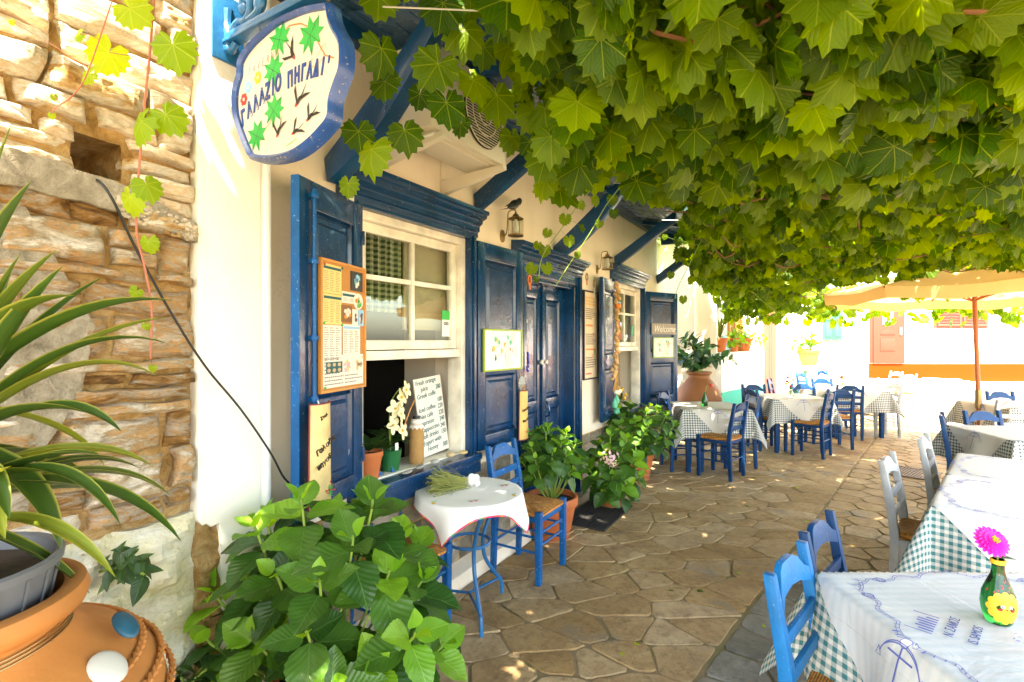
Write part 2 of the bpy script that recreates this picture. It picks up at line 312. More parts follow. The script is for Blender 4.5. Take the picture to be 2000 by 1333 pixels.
# ---------------------------------------------------------------- mesh helpers
class MB:
    def __init__(s): s.v = []; s.f = []; s.uv = None; s.var = None
    def add(s, vs, fs):
        n = len(s.v); s.v += [tuple(v) for v in vs]; s.f += [tuple(i+n for i in f) for f in fs]; return s
    def box(s, a, b, m=None):
        (x0, y0, z0), (x1, y1, z1) = a, b
        vs = [(x, y, z) for z in (z0, z1) for x, y in ((x0, y0), (x1, y0), (x1, y1), (x0, y1))]
        if m is not None: vs = [m @ Vector(v) for v in vs]
        if (x1-x0)*(y1-y0)*(z1-z0) < 0: pass
        return s.add(vs, [(0, 3, 2, 1), (4, 5, 6, 7), (0, 1, 5, 4), (1, 2, 6, 5), (2, 3, 7, 6), (3, 0, 4, 7)])
    def bar(s, p, q, w, h, up=(0, 0, 1), w2=None, h2=None):
        p, q = Vector(p), Vector(q); d = (q-p).normalized(); u = Vector(up); x = d.cross(u)
        if x.length < 1e-4: x = d.cross(Vector((0, 1, 0)))
        x.normalize(); y = x.cross(d); w2 = w if w2 is None else w2; h2 = h if h2 is None else h2
        vs = [c + x*sx*a/2 + y*sy*b/2 for c, a, b in ((p, w, h), (q, w2, h2)) for sx, sy in ((-1, -1), (1, -1), (1, 1), (-1, 1))]
        return s.add(vs, [(3, 2, 1, 0), (4, 5, 6, 7), (0, 1, 5, 4), (1, 2, 6, 5), (2, 3, 7, 6), (3, 0, 4, 7)])
    def tube(s, pts, r, n=8, cap=True, closed=False):
        pts = [Vector(p) for p in pts]; k = len(pts); rs = r if hasattr(r, '__len__') else [r]*k
        rings = []; prev = None
        for i, p in enumerate(pts):
            if closed: d = pts[(i+1) % k]-pts[i-1]
            else: d = pts[min(i+1, k-1)]-pts[max(i-1, 0)]
            d.normalize()
            if prev is None:
                prev = d.orthogonal().normalized()
            x = (prev - d*prev.dot(d)); x = x.normalized() if x.length > 1e-5 else d.orthogonal().normalized(); prev = x; y = d.cross(x)
            rings.append([p + (x*math.cos(a)+y*math.sin(a))*rs[i] for a in [2*math.pi*j/n for j in range(n)]])
        vs = [v for g in rings for v in g]; fs = []
        for i in range(k if closed else k-1):
            a = i*n; b = ((i+1) % k)*n
            for j in range(n): fs.append((a+j, a+(j+1) % n, b+(j+1) % n, b+j))
        if cap and not closed: fs += [tuple(range(n-1, -1, -1)), tuple(range((k-1)*n, k*n))]
        return s.add(vs, fs)
    def lathe(s, prof, n=24, c=(0, 0, 0), m=None):
        vs = []
        for r, z in prof:
            for j in range(n):
                a = 2*math.pi*j/n; v = Vector((c[0]+r*math.cos(a), c[1]+r*math.sin(a), c[2]+z)); vs.append(m @ v if m is not None else v)
        fs = []
        for i in range(len(prof)-1):
            for j in range(n): fs.append((i*n+j, i*n+(j+1) % n, (i+1)*n+(j+1) % n, (i+1)*n+j))
        if prof[0][0] > 1e-6: fs.append(tuple(range(n-1, -1, -1)))
        return s.add(vs, fs)
    def prism(s, poly, h0, h1, f):      # poly 2D, f(x,y,h) -> 3D
        n = len(poly); vs = [f(x, y, h0) for x, y in poly] + [f(x, y, h1) for x, y in poly]
        return s.add(vs, [tuple(range(n-1, -1, -1)), tuple(range(n, 2*n))] + [(i, (i+1) % n, n+(i+1) % n, n+i) for i in range(n)])
    def flat(s, poly, f):
        return s.add([f(x, y) for x, y in poly], [tuple(range(len(poly)))])
    def stroke(s, pts, w, f):           # ribbon following a 2D line on a mapped surface
        P = [Vector(p) for p in pts]; L = []; Rr = []
        for i, p in enumerate(P):
            d = (P[min(i+1, len(P)-1)]-P[max(i-1, 0)]); d = d.normalized() if d.length > 1e-9 else Vector((1, 0)); nn = Vector((-d.y, d.x))*w/2
            L.append(f(*(p+nn))); Rr.append(f(*(p-nn)))
        n = len(P); return s.add(L+Rr, [(i, i+1, n+i+1, n+i) for i in range(n-1)])
    def sphere(s, c, r, n=12, k=8, sc=(1, 1, 1), m=None):
        prof = [(math.sin(math.pi*i/k), -math.cos(math.pi*i/k)) for i in range(k+1)]; prof[0] = (1e-4, -1); prof[-1] = (1e-4, 1)
        mm = Matrix.Translation(c) @ (m if m is not None else Matrix()) @ Matrix.Diagonal((r*sc[0], r*sc[1], r*sc[2], 1)); return s.lathe(prof, n, m=mm)
    def mesh(s, name, mat, smooth=False, bevel=0, ang=35):
        me = bpy.data.meshes.new(name); me.from_pydata([tuple(v) for v in s.v], [], s.f)
        if s.uv is not None:
            ul = me.uv_layers.new(name='UVMap'); li = np.empty(len(me.loops), dtype=np.int32); me.loops.foreach_get('vertex_index', li)
            ul.data.foreach_set('uv', np.array(s.uv, dtype=np.float32)[li].ravel())
        if s.var is not None:
            a = me.attributes.new('var', 'FLOAT', 'POINT'); a.data.foreach_set('value', np.array(s.var, dtype=np.float32))
        if bevel:
            bm = bmesh.new(); bm.from_mesh(me)
            bmesh.ops.recalc_face_normals(bm, faces=bm.faces)
            es = [e for e in bm.edges if len(e.link_faces) == 2 and e.calc_face_angle(0) > R(30)]
            bmesh.ops.bevel(bm, geom=es, offset=bevel, offset_type='OFFSET', segments=2, profile=.6, affect='EDGES', clamp_overlap=True)
            bm.to_mesh(me); bm.free()
        if mat: me.materials.append(mat if not isinstance(mat, str) else MAT[mat])
        if smooth or bevel:
            me.polygons.foreach_set('use_smooth', [True]*len(me.polygons))
            me.set_sharp_from_angle(angle=R(ang))
        me.update(); return me
    def obj(s, name, mat, parent=None, smooth=False, bevel=0, ang=35, kind=None, label=None):
        o = bpy.data.objects.new(name, s.mesh(name, mat, smooth, bevel, ang)); C.objects.link(o)
        if parent is not None: o.parent = parent
        if kind: o['kind'] = kind
        if label: o['label'] = label
        return o
def E(name, label, cat, loc=(0, 0, 0), rz=0, group=None):
    o = bpy.data.objects.new(name, None); o.empty_display_size = .1; C.objects.link(o); o.location = loc; o.rotation_euler = (0, 0, rz)
    o['label'] = label; o['category'] = cat
    if group: o['group'] = group
    return o
def tag(o, label, cat, group=None):
    o['label'] = label; o['category'] = cat
    if group: o['group'] = group
    return o
def inst(name, me, parent, mw):
    o = bpy.data.objects.new(name, me); C.objects.link(o); o.parent = parent; o.matrix_local = mw; return o
def copy_tree(src, dst_parent=None):
    c = src.copy(); C.objects.link(c)
    if dst_parent is not None: c.parent = dst_parent
    for ch in list(src.children): copy_tree(ch, c)
    return c
def at(px, py, Y): return Vector(((px-1000)/1000*Y, Y, 1.55+(667-py)/1000*Y))
P0 = Vector((-2.39, 0, 0)); DV = Vector((.5145, .8575, 0)); NV = Vector((.8575, -.5145, 0)); WA = math.atan2(.8575, .5145)
def W(s_, w, z): return P0+DV*s_+NV*w+Vector((0, 0, z))
def wroot(name, label, cat, s_, w=0, z=0, group=None): return E(name, label, cat, W(s_, w, z), WA, group)
# local coordinates of things on the facade: x = along the wall, y = -outward, z = up
FONT = None
def text(body, size, parent, mat, loc, rot=(R(90), 0, 0), ext=.0006, name='lettering', shear=0, align='LEFT', sx=1, off=0):
    cu = bpy.data.curves.new(name, 'FONT'); cu.body = body; cu.size = size; cu.extrude = ext; cu.shear = shear; cu.align_x = align; cu.resolution_u = 3; cu.offset = off
    tmp = bpy.data.objects.new('tmp', cu); C.objects.link(tmp)
    dg = bpy.context.evaluated_depsgraph_get(); me = bpy.data.meshes.new_from_object(tmp.evaluated_get(dg)); bpy.data.objects.remove(tmp)
    me.materials.clear(); me.materials.append(MAT[mat]); o = bpy.data.objects.new(name, me); C.objects.link(o)
    o.parent = parent; o.location = loc; o.rotation_euler = rot; o.scale = (sx, 1, 1); return o
# ---------------------------------------------------------------- ground and street
def clip(poly, a, b, c):                # keep a*x+b*y<=c
    out = []
    for i in range(len(poly)):
        p, q = poly[i], poly[(i+1) % len(poly)]; dp = a*p[0]+b*p[1]-c; dq = a*q[0]+b*q[1]-c
        if dp <= 0: out.append(p)
        if dp*dq < 0:
            t_ = dp/(dp-dq); out.append((p[0]+(q[0]-p[0])*t_, p[1]+(q[1]-p[1])*t_))
    return out
def area(p): return abs(sum(p[i][0]*p[(i+1) % len(p)][1]-p[(i+1) % len(p)][0]*p[i][1] for i in range(len(p)))/2)
gb = MB().box((-150, -150, -.4), (150, 150, -.012)); g = gb.obj('ground', 'joint'); g['kind'] = 'structure'
street = MB()
nx, ny = 60, 70
sxs = np.linspace(-3, 16, nx); sys_ = np.linspace(-4, 16, ny)
street.v = [(x, y, .003*mnoise.noise(Vector((x*2, y*2, 0)))) for y in sys_ for x in sxs]
street.f = [(j*nx+i, j*nx+i+1, (j+1)*nx+i+1, (j+1)*nx+i) for j in range(ny-1) for i in range(nx-1)]
street = street.obj('street_paving', 'joint'); street['kind'] = 'structure'
rng = random.Random(11)
LA, LB = Vector((.97, 2.49)), Vector((4.54, 6.68)); LD = (LB-LA).normalized(); LN = Vector((LD.y, -LD.x))   # seam between the two pavings
LC = LN.dot(LA)
pts = []
def far_enough(p, d):
    return all((p[0]-q[0])**2+(p[1]-q[1])**2 > d*d for q in pts if abs(p[0]-q[0]) < d and abs(p[1]-q[1]) < d)
tries = 0
while tries < 9000:
    tries += 1
    y = rng.uniform(.9, 12.5); x = rng.uniform(-2.4+.6*y-.3, 1.15*y+.9)
    if LN.dot(Vector((x, y))) > LC-.12: continue
    if far_enough((x, y), rng.choice((.17, .22, .27, .36)) if y < 7 else .36): pts.append((x, y))
nA = len(pts)
for i in range(-12, 60):                  # rows square to the seam on its right
    for j in range(32):
        st = .23
        p_ = LA+LD*((i+.5*(j % 2))*st*1.15+rng.uniform(-.07, .07))+LN*(.12+j*.215+rng.uniform(-.04, .04))
        if .7 < p_.y < 12.5 and p_.x < 1.15*p_.y+.9: pts.append((p_.x, p_.y))
PA = np.array(pts)
cells = []
for i, (x, y) in enumerate(pts):
    d2 = (PA[:, 0]-x)**2+(PA[:, 1]-y)**2; idx = np.argsort(d2)[1:16]
    poly = [(x-.6, y-.6), (x+.6, y-.6), (x+.6, y+.6), (x-.6, y+.6)]; gap = rng.uniform(.003, .010) if i < nA else rng.uniform(.005, .011)
    for k in idx:
        if (k < nA) != (i < nA): continue
        a, b = PA[k, 0]-x, PA[k, 1]-y; ga, gb_ = a*1., b*1.
        if i < nA: kk = .42*math.sin(x*1.3+y*.7); ga, gb_ = a*.62+b*.25*kk, b*1.35+a*.25*kk
        mx_, my_ = x+a/2, y+b/2; L = math.hypot(ga, gb_); ga /= L; gb_ /= L
        poly = clip(poly, ga, gb_, ga*mx_+gb_*my_-gap)
        if len(poly) < 3: break
    if len(poly) < 3: continue
    sg = -1 if i >= nA else 1
    poly = clip(poly, sg*LN.x, sg*LN.y, sg*LC-.012)
    if len(poly) >= 3: poly = clip(poly, -NV.x, -NV.y, -(NV.x*P0.x+.15))
    if len(poly) < 3 or area(poly) < .010: continue
    cells.append((i, poly))
def stone_geo(mb, poly, cx, cy, top, rg):
    q = []
    n = len(poly)
    for i in range(n):                   # cut the corners, then break up the edges
        p, r = Vector(poly[i]), Vector(poly[(i+1) % n]); L = (r-p).length
        if L < .02: q.append(p.lerp(r, .5)); continue
        ks = max(1, int(L/.09)); e = min(.2, .022/L)
        for k in range(ks+1):
            f = e+(1-2*e)*k/ks; q.append(p.lerp(r, f)+Vector((rg.uniform(-1, 1), rg.uniform(-1, 1)))*.004)
    c = sum(q, Vector((0, 0)))/len(q); tx, ty = rg.uniform(-.008, .008), rg.uniform(-.008, .008); m = len(q)
    def ring(sc, z, tilt): return [(c.x-cx+(p.x-c.x)*sc(p), c.y-cy+(p.y-c.y)*sc(p), z+tilt*(tx*(p.x-c.x)+ty*(p.y-c.y))) for p in q]
    ins = lambda d: (lambda p: max(.3, 1-d/max(.02, (p-c).length)))
    vs = ring(ins(0), -.02, 0)+ring(ins(0), top-.004, 1)+ring(ins(.004), top, 1)
    fs = [(i+k*m, (i+1) % m+k*m, (i+1) % m+(k+1)*m, i+(k+1)*m) for k in (0, 1) for i in range(m)]+[tuple(range(2*m, 3*m))]
    mb.add(vs, fs); return c
order = sorted(cells, key=lambda t_: math.hypot(*np.mean(t_[1], 0)) if abs(np.mean(t_[1], 0)[0]) < 1.05*np.mean(t_[1], 0)[1] else 99)
rest = {'flag': MB(), 'flag_grey': MB()}
for m_ in rest.values(): m_.var = []
for k, (i, poly) in enumerate(order):
    c = np.mean(poly, 0); rg = random.Random(i)
    grey = i >= nA and c[1] < 3.3 and rg.random() < .9
    mt = 'flag_grey' if grey else 'flag'; top = rg.uniform(.006, .011)
    if k < 290:
        mb = MB(); stone_geo(mb, poly, c[0], c[1], top, rg); o = mb.obj('paving_stone', mt, street, smooth=True, ang=20); o.location = (c[0], c[1], 0)
    else:
        mb = rest[mt]; n0 = len(mb.v); stone_geo(mb, poly, 0, 0, top, rg); mb.var += [rg.random()]*(len(mb.v)-n0)
for k, m_ in rest.items():
    if m_.v: m_.obj('paving_stone_mass', k, street, smooth=True, ang=20, kind='stuff')
FZ = .010                                 # level of the stone tops
# drain grate
dg_ = E('drain_grate', 'rusty round-edged iron drain grate set in the paving beside the pale grey chairs', 'drain grate', (4.66, 5.95, .014), R(40))
mb = MB(); mb.box((-.27, -.22, 0), (.27, -.19, .012)); mb.box((-.27, .19, 0), (.27, .22, .012)); mb.box((-.27, -.19, 0), (-.24, .19, .012)); mb.box((.24, -.19, 0), (.27, .19, .012)); mb.obj('rim', 'iron_dark', dg_)
mb = MB()
for k in range(13): mb.box((-.24, -.19+.0295*k, 0), (.24, -.176+.0295*k, .008))
for k in range(9): mb.box((-.23+.055*k, -.19, .0), (-.222+.055*k, .19, .006))
mb.obj('grid', 'iron_dark', dg_)

# ---------------------------------------------------------------- taverna building
tav = E('taverna_building', 'cream taverna facade with navy door, shutters, cornices and blue awning', 'building', P0, WA)
def tbox(name, mat, s0, s1, w0, w1, z0, z1, parent=None, bevel=0, **k):
    return MB().box((s0, -w1, z0), (s1, -w0, z1)).obj(name, mat, parent or tav, bevel=bevel, **k)
# wall with three openings
openings = [(3.06, 4.08, .76, 2.27), (4.83, 5.84, -.1, 2.14), (6.92, 8.02, .68, 2.27)]
mb = MB(); xs = [2.42]
for a, b, z0, z1 in openings:
    mb.box((xs[-1], 0, 0), (a, .30, 4.3)); 
    mb.box((a, 0, z1), (b, .30, 4.3))
    if z0 > 0: mb.box((a, 0, 0), (b, .30, z0))
    xs.append(b)
mb.box((xs[-1], 0, 0), (8.79, .30, 4.3)); wall_o = mb.obj('wall', 'plaster', tav)
# rooms behind
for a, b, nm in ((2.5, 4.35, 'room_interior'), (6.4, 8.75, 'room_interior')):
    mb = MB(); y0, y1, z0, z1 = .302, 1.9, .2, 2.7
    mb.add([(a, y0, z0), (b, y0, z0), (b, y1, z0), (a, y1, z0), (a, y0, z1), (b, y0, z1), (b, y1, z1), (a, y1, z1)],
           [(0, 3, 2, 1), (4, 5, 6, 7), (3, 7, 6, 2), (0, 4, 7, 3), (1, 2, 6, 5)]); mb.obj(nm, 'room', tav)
MB().box((4.09, .302, .2), (4.13, .60, 2.7)).obj('inner_partition', 'room_light', tav)
MB().box((3.585, .14, 1.62), (4.0, .15, 2.24)).obj('blind', 'room_light', tav)
MB().box((8.03, .302, .2), (8.07, 1.6, 2.7)).obj('inner_partition', 'room_light', tav)
# skirting kerb and plinth stones
kp = [(0, -.02), (.14, -.02), (.12, .085), (.02, .11), (0, .11)]
for a, b in ((2.55, 4.72), (5.98, 8.79)):
    mb = MB(); n = 14
    for i in range(n):
        s0, s1 = a+(b-a)*i/n, a+(b-a)*(i+1)/n; mb.prism(kp, s0, s1-.0, lambda x, y, h: (h, -x-.004*math.sin(h*9), y))
    mb.obj('skirting', 'plaster', tav)
rg = random.Random(5)
for a, b, zt in ((2.55, 4.60, .69), (6.0, 8.78, .60)):
    z = .11
    while z < zt-.04:
        h = min(rg.uniform(.09, .17), zt-z); s_ = a+.002
        if zt-(z+h) < .06: h = zt-z
        while s_ < b-.03:
            w_ = min(rg.uniform(.12, .34), b-s_)
            if b-(s_+w_) < .08: w_ = b-s_
            mb = MB(); nx_, nz_ = 5, 4; vs = []
            for j in range(nz_+1):
                for i in range(nx_+1):
                    e = max(abs(i/nx_-.5), abs(j/nz_-.5))*2
                    vs.append((.006+(w_-.012)*i/nx_-w_/2, -(.022*(1-e**6)+rg.uniform(0, .006)), .006+(h-.012)*j/nz_-h/2))
            fs = [(j*(nx_+1)+i, j*(nx_+1)+i+1, (j+1)*(nx_+1)+i+1, (j+1)*(nx_+1)+i) for j in range(nz_) for i in range(nx_)]
            mb.add(vs, fs); o = mb.obj('stone', 'plinth_stone', tav, smooth=True, ang=60); o.location = (s_+w_/2, -.012, z+h/2)
            s_ += w_
        z += h
    tbox('plinth_backing', 'wall_mortar', a, b, 0, .013, .11, zt)
# cornice profile (w, z) swept along s
CP = [(0, 0), (.03, 0), (.03, .045), (.045, .055), (.045, .10), (.07, .125), (.07, .145), (.105, .165), (.105, .185), (.125, .195), (.125, .225), (.11, .235), (0, .25)]
def cornice(s0, s1, z, h=1.):
    MB().prism([(a, b*h) for a, b in CP], s0, s1, lambda x, y, k: (k, -x, z+y)).obj('cornice', 'blue_dark', tav, bevel=.002)
def strip(mb, s0, s1, w0, w1, z0, z1): mb.box((s0, -w1, z0), (s1, -w0, z1))
def window(a, b, z0, zt, zr):
    # blue surround
    mb = MB(); strip(mb, a-.07, a, -.02, .04, z0-.1, zt+.02); strip(mb, b, b+.07, -.02, .04, z0-.1, zt+.02); strip(mb, a, b, -.02, .04, zt-.0, zt+.02)
    strip(mb, a-.045, a-.02, .04, .055, z0-.1, zt+.02); strip(mb, b+.02, b+.045, .04, .055, z0-.1, zt+.02)
    mb.obj('window_surround', 'blue_dark', tav, bevel=.003)
    mb = MB(); strip(mb, a-.05, b+.05, -.1, .10, z0-.045, z0-.003); strip(mb, a-.07, b+.07, 0, .075, z0-.135, z0-.048); mb.obj('window_ledge', 'blue_dark', tav, bevel=.004)
    cornice(a-.14, b+.10, zt+.0+.021, .74)
    fr = MB(); strip(fr, a, a+.045, -.12, -.005, z0, zt); strip(fr, b-.045, b, -.12, -.005, z0, zt); strip(fr, a+.045, b-.045, -.12, -.005, zt-.045, zt); strip(fr, a+.045, b-.045, -.24, -.005, z0-.02, z0+.006)
    fr.obj('window_frame', 'white_paint', tav, bevel=.003)
    sa = MB(); c = (a+b)/2; zm = (zr+zt)/2+.03; w0, w1 = -.085, -.045
    strip(sa, a+.047, a+.10, w0, w1, zr, zt-.047); strip(sa, b-.10, b-.047, w0, w1, zr, zt-.047)
    strip(sa, a+.10, b-.10, w0, w1, zt-.10, zt-.047); strip(sa, a+.10, b-.10, w0, w1, zr, zr+.055); strip(sa, c-.014, c+.014, w0, w1, zr+.055, zt-.10)
    strip(sa, a+.10, c-.014, w0+.002, w1-.002, zm-.014, zm+.014); strip(sa, c+.014, b-.10, w0+.002, w1-.002, zm-.014, zm+.014)
    s_ = sa.obj('sash', 'white_paint', tav, bevel=.003)
    s2 = MB(); strip(s2, a+.047, b-.047, w1+.003, w1+.03, zr-.055, zr-.004); s2.obj('meeting_rail', 'white_paint', tav, bevel=.003)
    for x0, x1 in ((a+.10, c-.014), (c+.014, b-.10)):
        for y0, y1 in ((zr+.055, zm-.014), (zm+.014, zt-.10)):
            MB().box((x0, .064, y0), (x1, .067, y1)).obj('pane', 'pane', s_)
window(3.09, 4.04, .80, 2.24, 1.50)
window(6.95, 7.99, .72, 2.24, 1.48)
# door
cornice(4.63, 5.95, 2.13+.04, .66)
mb = MB(); 
for s0, s1 in ((4.69, 4.83), (5.84, 5.95)):
    strip(mb, s0, s1, -.0, .03, .03, 2.17); strip(mb, s0+.02, s0+.05, .03, .048, .03, 2.17); strip(mb, s0+.065, s0+.085, .03, .042, .03, 2.17)
strip(mb, 4.83, 5.84, .0, .03, 2.09, 2.17)
mb.obj('door_surround', 'blue_dark', tav, bevel=.003)
mb = MB(); strip(mb, 4.83, 4.86, -.2, -.001, .03, 2.09); strip(mb, 5.81, 5.84, -.2, -.001, .03, 2.09); strip(mb, 4.86, 5.81, -.2, -.001, 2.05, 2.089); mb.obj('door_jamb', 'blue_dark', tav, bevel=.002)
tbox('threshold', 'plinth_stone', 4.75, 5.92, -.3, .12, -.02, .075, bevel=.008)
def panel_geo(mb, x0, x1, z0, z1, y, d=.014, m=.028):     # moulded frame and raised field, facing -y
    rings = []
    for ins, dy in ((0, 0), (.006, .010), (.014, -.004), (.022, .012), (m+.012, .012), (m+.03, -.003)):
        rings.append([(x0+ins, y+dy, z0+ins), (x1-ins, y+dy, z0+ins), (x1-ins, y+dy, z1-ins), (x0+ins, y+dy, z1-ins)])
    vs = [v for r_ in rings for v in r_]; fs = [(k*4+i, k*4+(i+1) % 4, (k+1)*4+(i+1) % 4, (k+1)*4+i) for k in range(len(rings)-1) for i in range(4)]
    fs.append(tuple(len(vs)-4+i for i in range(4))); mb.add(vs, fs)
def leaf_frame(w_, z0, z1, pans, th, st):   # stiles and rails round the openings of pans
    mb = MB(); mb.box((0, 0, z0), (st, th, z1)); mb.box((w_-st, 0, z0), (w_, th, z1)); zs = z0
    for a, b in sorted(pans): mb.box((st, 0, zs), (w_-st, th, a)); zs = b
    mb.box((st, 0, zs), (w_-st, th, z1)); return mb
for s0, s1, side in ((4.862, 5.333, 0), (5.337, 5.808, 1)):
    pans = [(.25, .55), (.63, .93), (1.02, 1.93)]
    lf = leaf_frame(s1-s0, .078, 2.045, pans, .045, .085).obj('door', 'blue_dark', tav, bevel=.002); lf.location = (s0, .10, 0)
    for a, b in pans:
        mb = MB(); panel_geo(mb, .085, s1-s0-.085, a, b, .012); mb.obj('panel', 'blue_dark', lf)
    mb = MB(); x_ = (s1-s0-.04) if side == 0 else .05
    mb.lathe([(.001, .03), (.02, .03), (.024, .02), (.012, .01), (.012, 0)], 14, m=Matrix.Translation((x_, 0, 1.36)) @ Matrix.Rotation(R(90), 4, 'X')); mb.obj('knob', 'wire', lf, smooth=True)
    if side == 0:
        mb = MB(); mb.lathe([(.001, .012), (.01, .012), (.011, .016), (.022, .016), (.024, 0)], 16, m=Matrix.Translation((.16, 0, 1.72)) @ Matrix.Rotation(R(90), 4, 'X')); mb.obj('lock', 'wire', lf, smooth=True)
        mb = MB(); strip(mb, .452, .476, .0, .02, .08, 2.04); mb.obj('cover_strip', 'blue_dark', lf, bevel=.004)
    else:
        mb = MB(); mb.tube([(.05, -.02, 1.0), (.03, -.05, .97), (.03, -.06, .92), (.05, -.05, .88), (.05, -.01, .86)], .009, 8); mb.obj('handle', 'blue_dark', lf, smooth=True)
# shutters
def shutter(hs, hw, fs_, fw, z0, z1, pans, rod=False, extra=None):
    d = Vector((fs_-hs, -(fw-hw))); w_ = d.length; a = math.atan2(d.y, d.x); flip = fs_ < hs
    # local x runs left to right as seen from the street
    lf = leaf_frame(w_, z0, z1, pans, .038, .085).obj('shutter', 'blue_dark', tav, bevel=.003)
    if flip: lf.location = (fs_, -fw, 0); lf.rotation_euler = (0, 0, a-math.pi if a > 0 else a+math.pi)
    else: lf.location = (hs, -hw, 0); lf.rotation_euler = (0, 0, a)
    for p0, p1 in pans:
        mb = MB(); panel_geo(mb, .085, w_-.085, p0, p1, .010); mb.obj('panel', 'blue_dark', lf)
    for zz in (z0+.15, z0+.72, z1-.2):
        mb = MB(); xh = w_ if flip else 0; mb.tube([(xh, .0, zz), (xh, .0, zz+.07)], .011, 8); mb.box((xh-.012, -.006, zz+.02), (xh+.012, .03, zz+.05)); mb.obj('hinge', 'blue_dark', lf, smooth=True)
    if rod:
        mb = MB(); xr = .075; mb.tube([(xr, -.018, z0+.42), (xr, -.018, z1-.04)], .0095, 8)
        for zz in (z1-.08, z1-.36, z0+.76, z0+.5): mb.lathe([(.016, 0), (.018, .006), (.018, .018), (.016, .024)], 10, c=(xr, -.018, zz)); mb.box((xr-.014, -.018, zz+.004), (xr+.014, .0, zz+.02))
        mb.tube([(xr, -.03, z0+.50), (xr+.03, -.04, z0+.47), (xr+.035, -.045, z0+.42), (xr+.01, -.045, z0+.385)], .008, 8)
        mb.obj('locking_rod', 'blue_bright', lf, smooth=True)
        mb = MB(); mb.box((-.004, -.001, z0), (-.001, .039, z1)); mb.obj('bright_blue_edge', 'blue_bright', lf)  # edge face of the shutter, in a brighter blue than the leaf
    return lf
PN = [(.79+.10, .79+.52), (.79+.66, .79+1.33)]
sh1 = shutter(3.08, .05, 2.595, .204, .79, 2.24, PN, rod=True)
sh2 = shutter(4.12, .045, 4.70, .065, .79, 2.24, PN)
sh3 = shutter(6.86, .06, 6.28, .12, .70, 2.22, [(.80, 1.25), (1.4, 2.1)])
sh4 = shutter(8.08, .05, 8.65, .33, .66, 2.22, [(.80, 1.25), (1.4, 2.1)])
# awning: soffit boards, beams, braces
AW0, AW1, AZ0, AZ1 = 0.0, .74, 3.14, 3.0
def az(w_): return AZ0+(AZ1-AZ0)*w_/AW1
feet = [2.92, 4.15, 5.39, 6.97, 8.74]; edges_ = [2.30]+feet[:1]+feet[1:]
for i in range(len(edges_)-1):
    s0, s1 = edges_[i]+.002, edges_[i+1]-.002
    for j in range(5):
        w0, w1 = .145*j+.012, .145*(j+1)+.008
        mb = MB(); mb.add([(s0, -w0, az(w0)), (s1, -w0, az(w0)), (s1, -w1, az(w1)), (s0, -w1, az(w1)), (s0, -w0, az(w0)+.02), (s1, -w0, az(w0)+.02), (s1, -w1, az(w1)+.02), (s0, -w1, az(w1)+.02)],
                          [(0, 1, 2, 3), (4, 7, 6, 5), (0, 4, 5, 1), (1, 5, 6, 2), (2, 6, 7, 3), (3, 7, 4, 0)]); mb.obj('awning_board', 'awning', tav, bevel=.003)
mb = MB(); strip(mb, 2.3, 8.8, .002, .07, AZ0-.09, AZ0-.004); strip(mb, 2.3, 8.8, .74, .80, AZ1-.07, 3.168); strip(mb, 8.74, 8.8, .072, .738, AZ1-.05, AZ0-.01); mb.obj('awning_beam', 'blue_wood', tav, bevel=.004)
for s_ in [3.55, 4.8, 6.15, 7.85]:
    mb = MB(); mb.bar((s_, -.072, az(.07)-.03), (s_, -.738, az(.74)-.03), .05, .045); mb.obj('awning_rafter', 'blue_wood', tav, bevel=.003)
tbox('awning_roof', 'terracotta', 2.25, 8.85, .002, .86, 3.17, 3.19)
ftz = [2.33, 2.46, 2.29, 2.43, 2.40]
for k, (s_, fz) in enumerate(zip(feet, ftz)):
    wide = .085 if k in (0, 2) else .065
    n = 12; inner, outer = [], []
    for i in range(n+1):
        f = i/n; w_ = .004+f*.70; z_ = fz+.10+(az(.70)-.03-fz-.10)*f
        sag = math.sin(f*math.pi)*(.05 if k in (0, 2) else .012)
        inner.append((w_, z_-sag*.3)); outer.append((w_+.02*(1-f), z_-(.115+.05*(k in (0, 2))*math.sin(f*math.pi))-sag*.6))
    inner = [(a, min(b, az(a)-.004)) for a, b in inner]
    poly = inner+outer[::-1]
    MB().prism(poly, s_-wide/2, s_+wide/2, lambda x, y, h: (h, -x, y)).obj('brace', 'blue_wood', tav, bevel=.004)

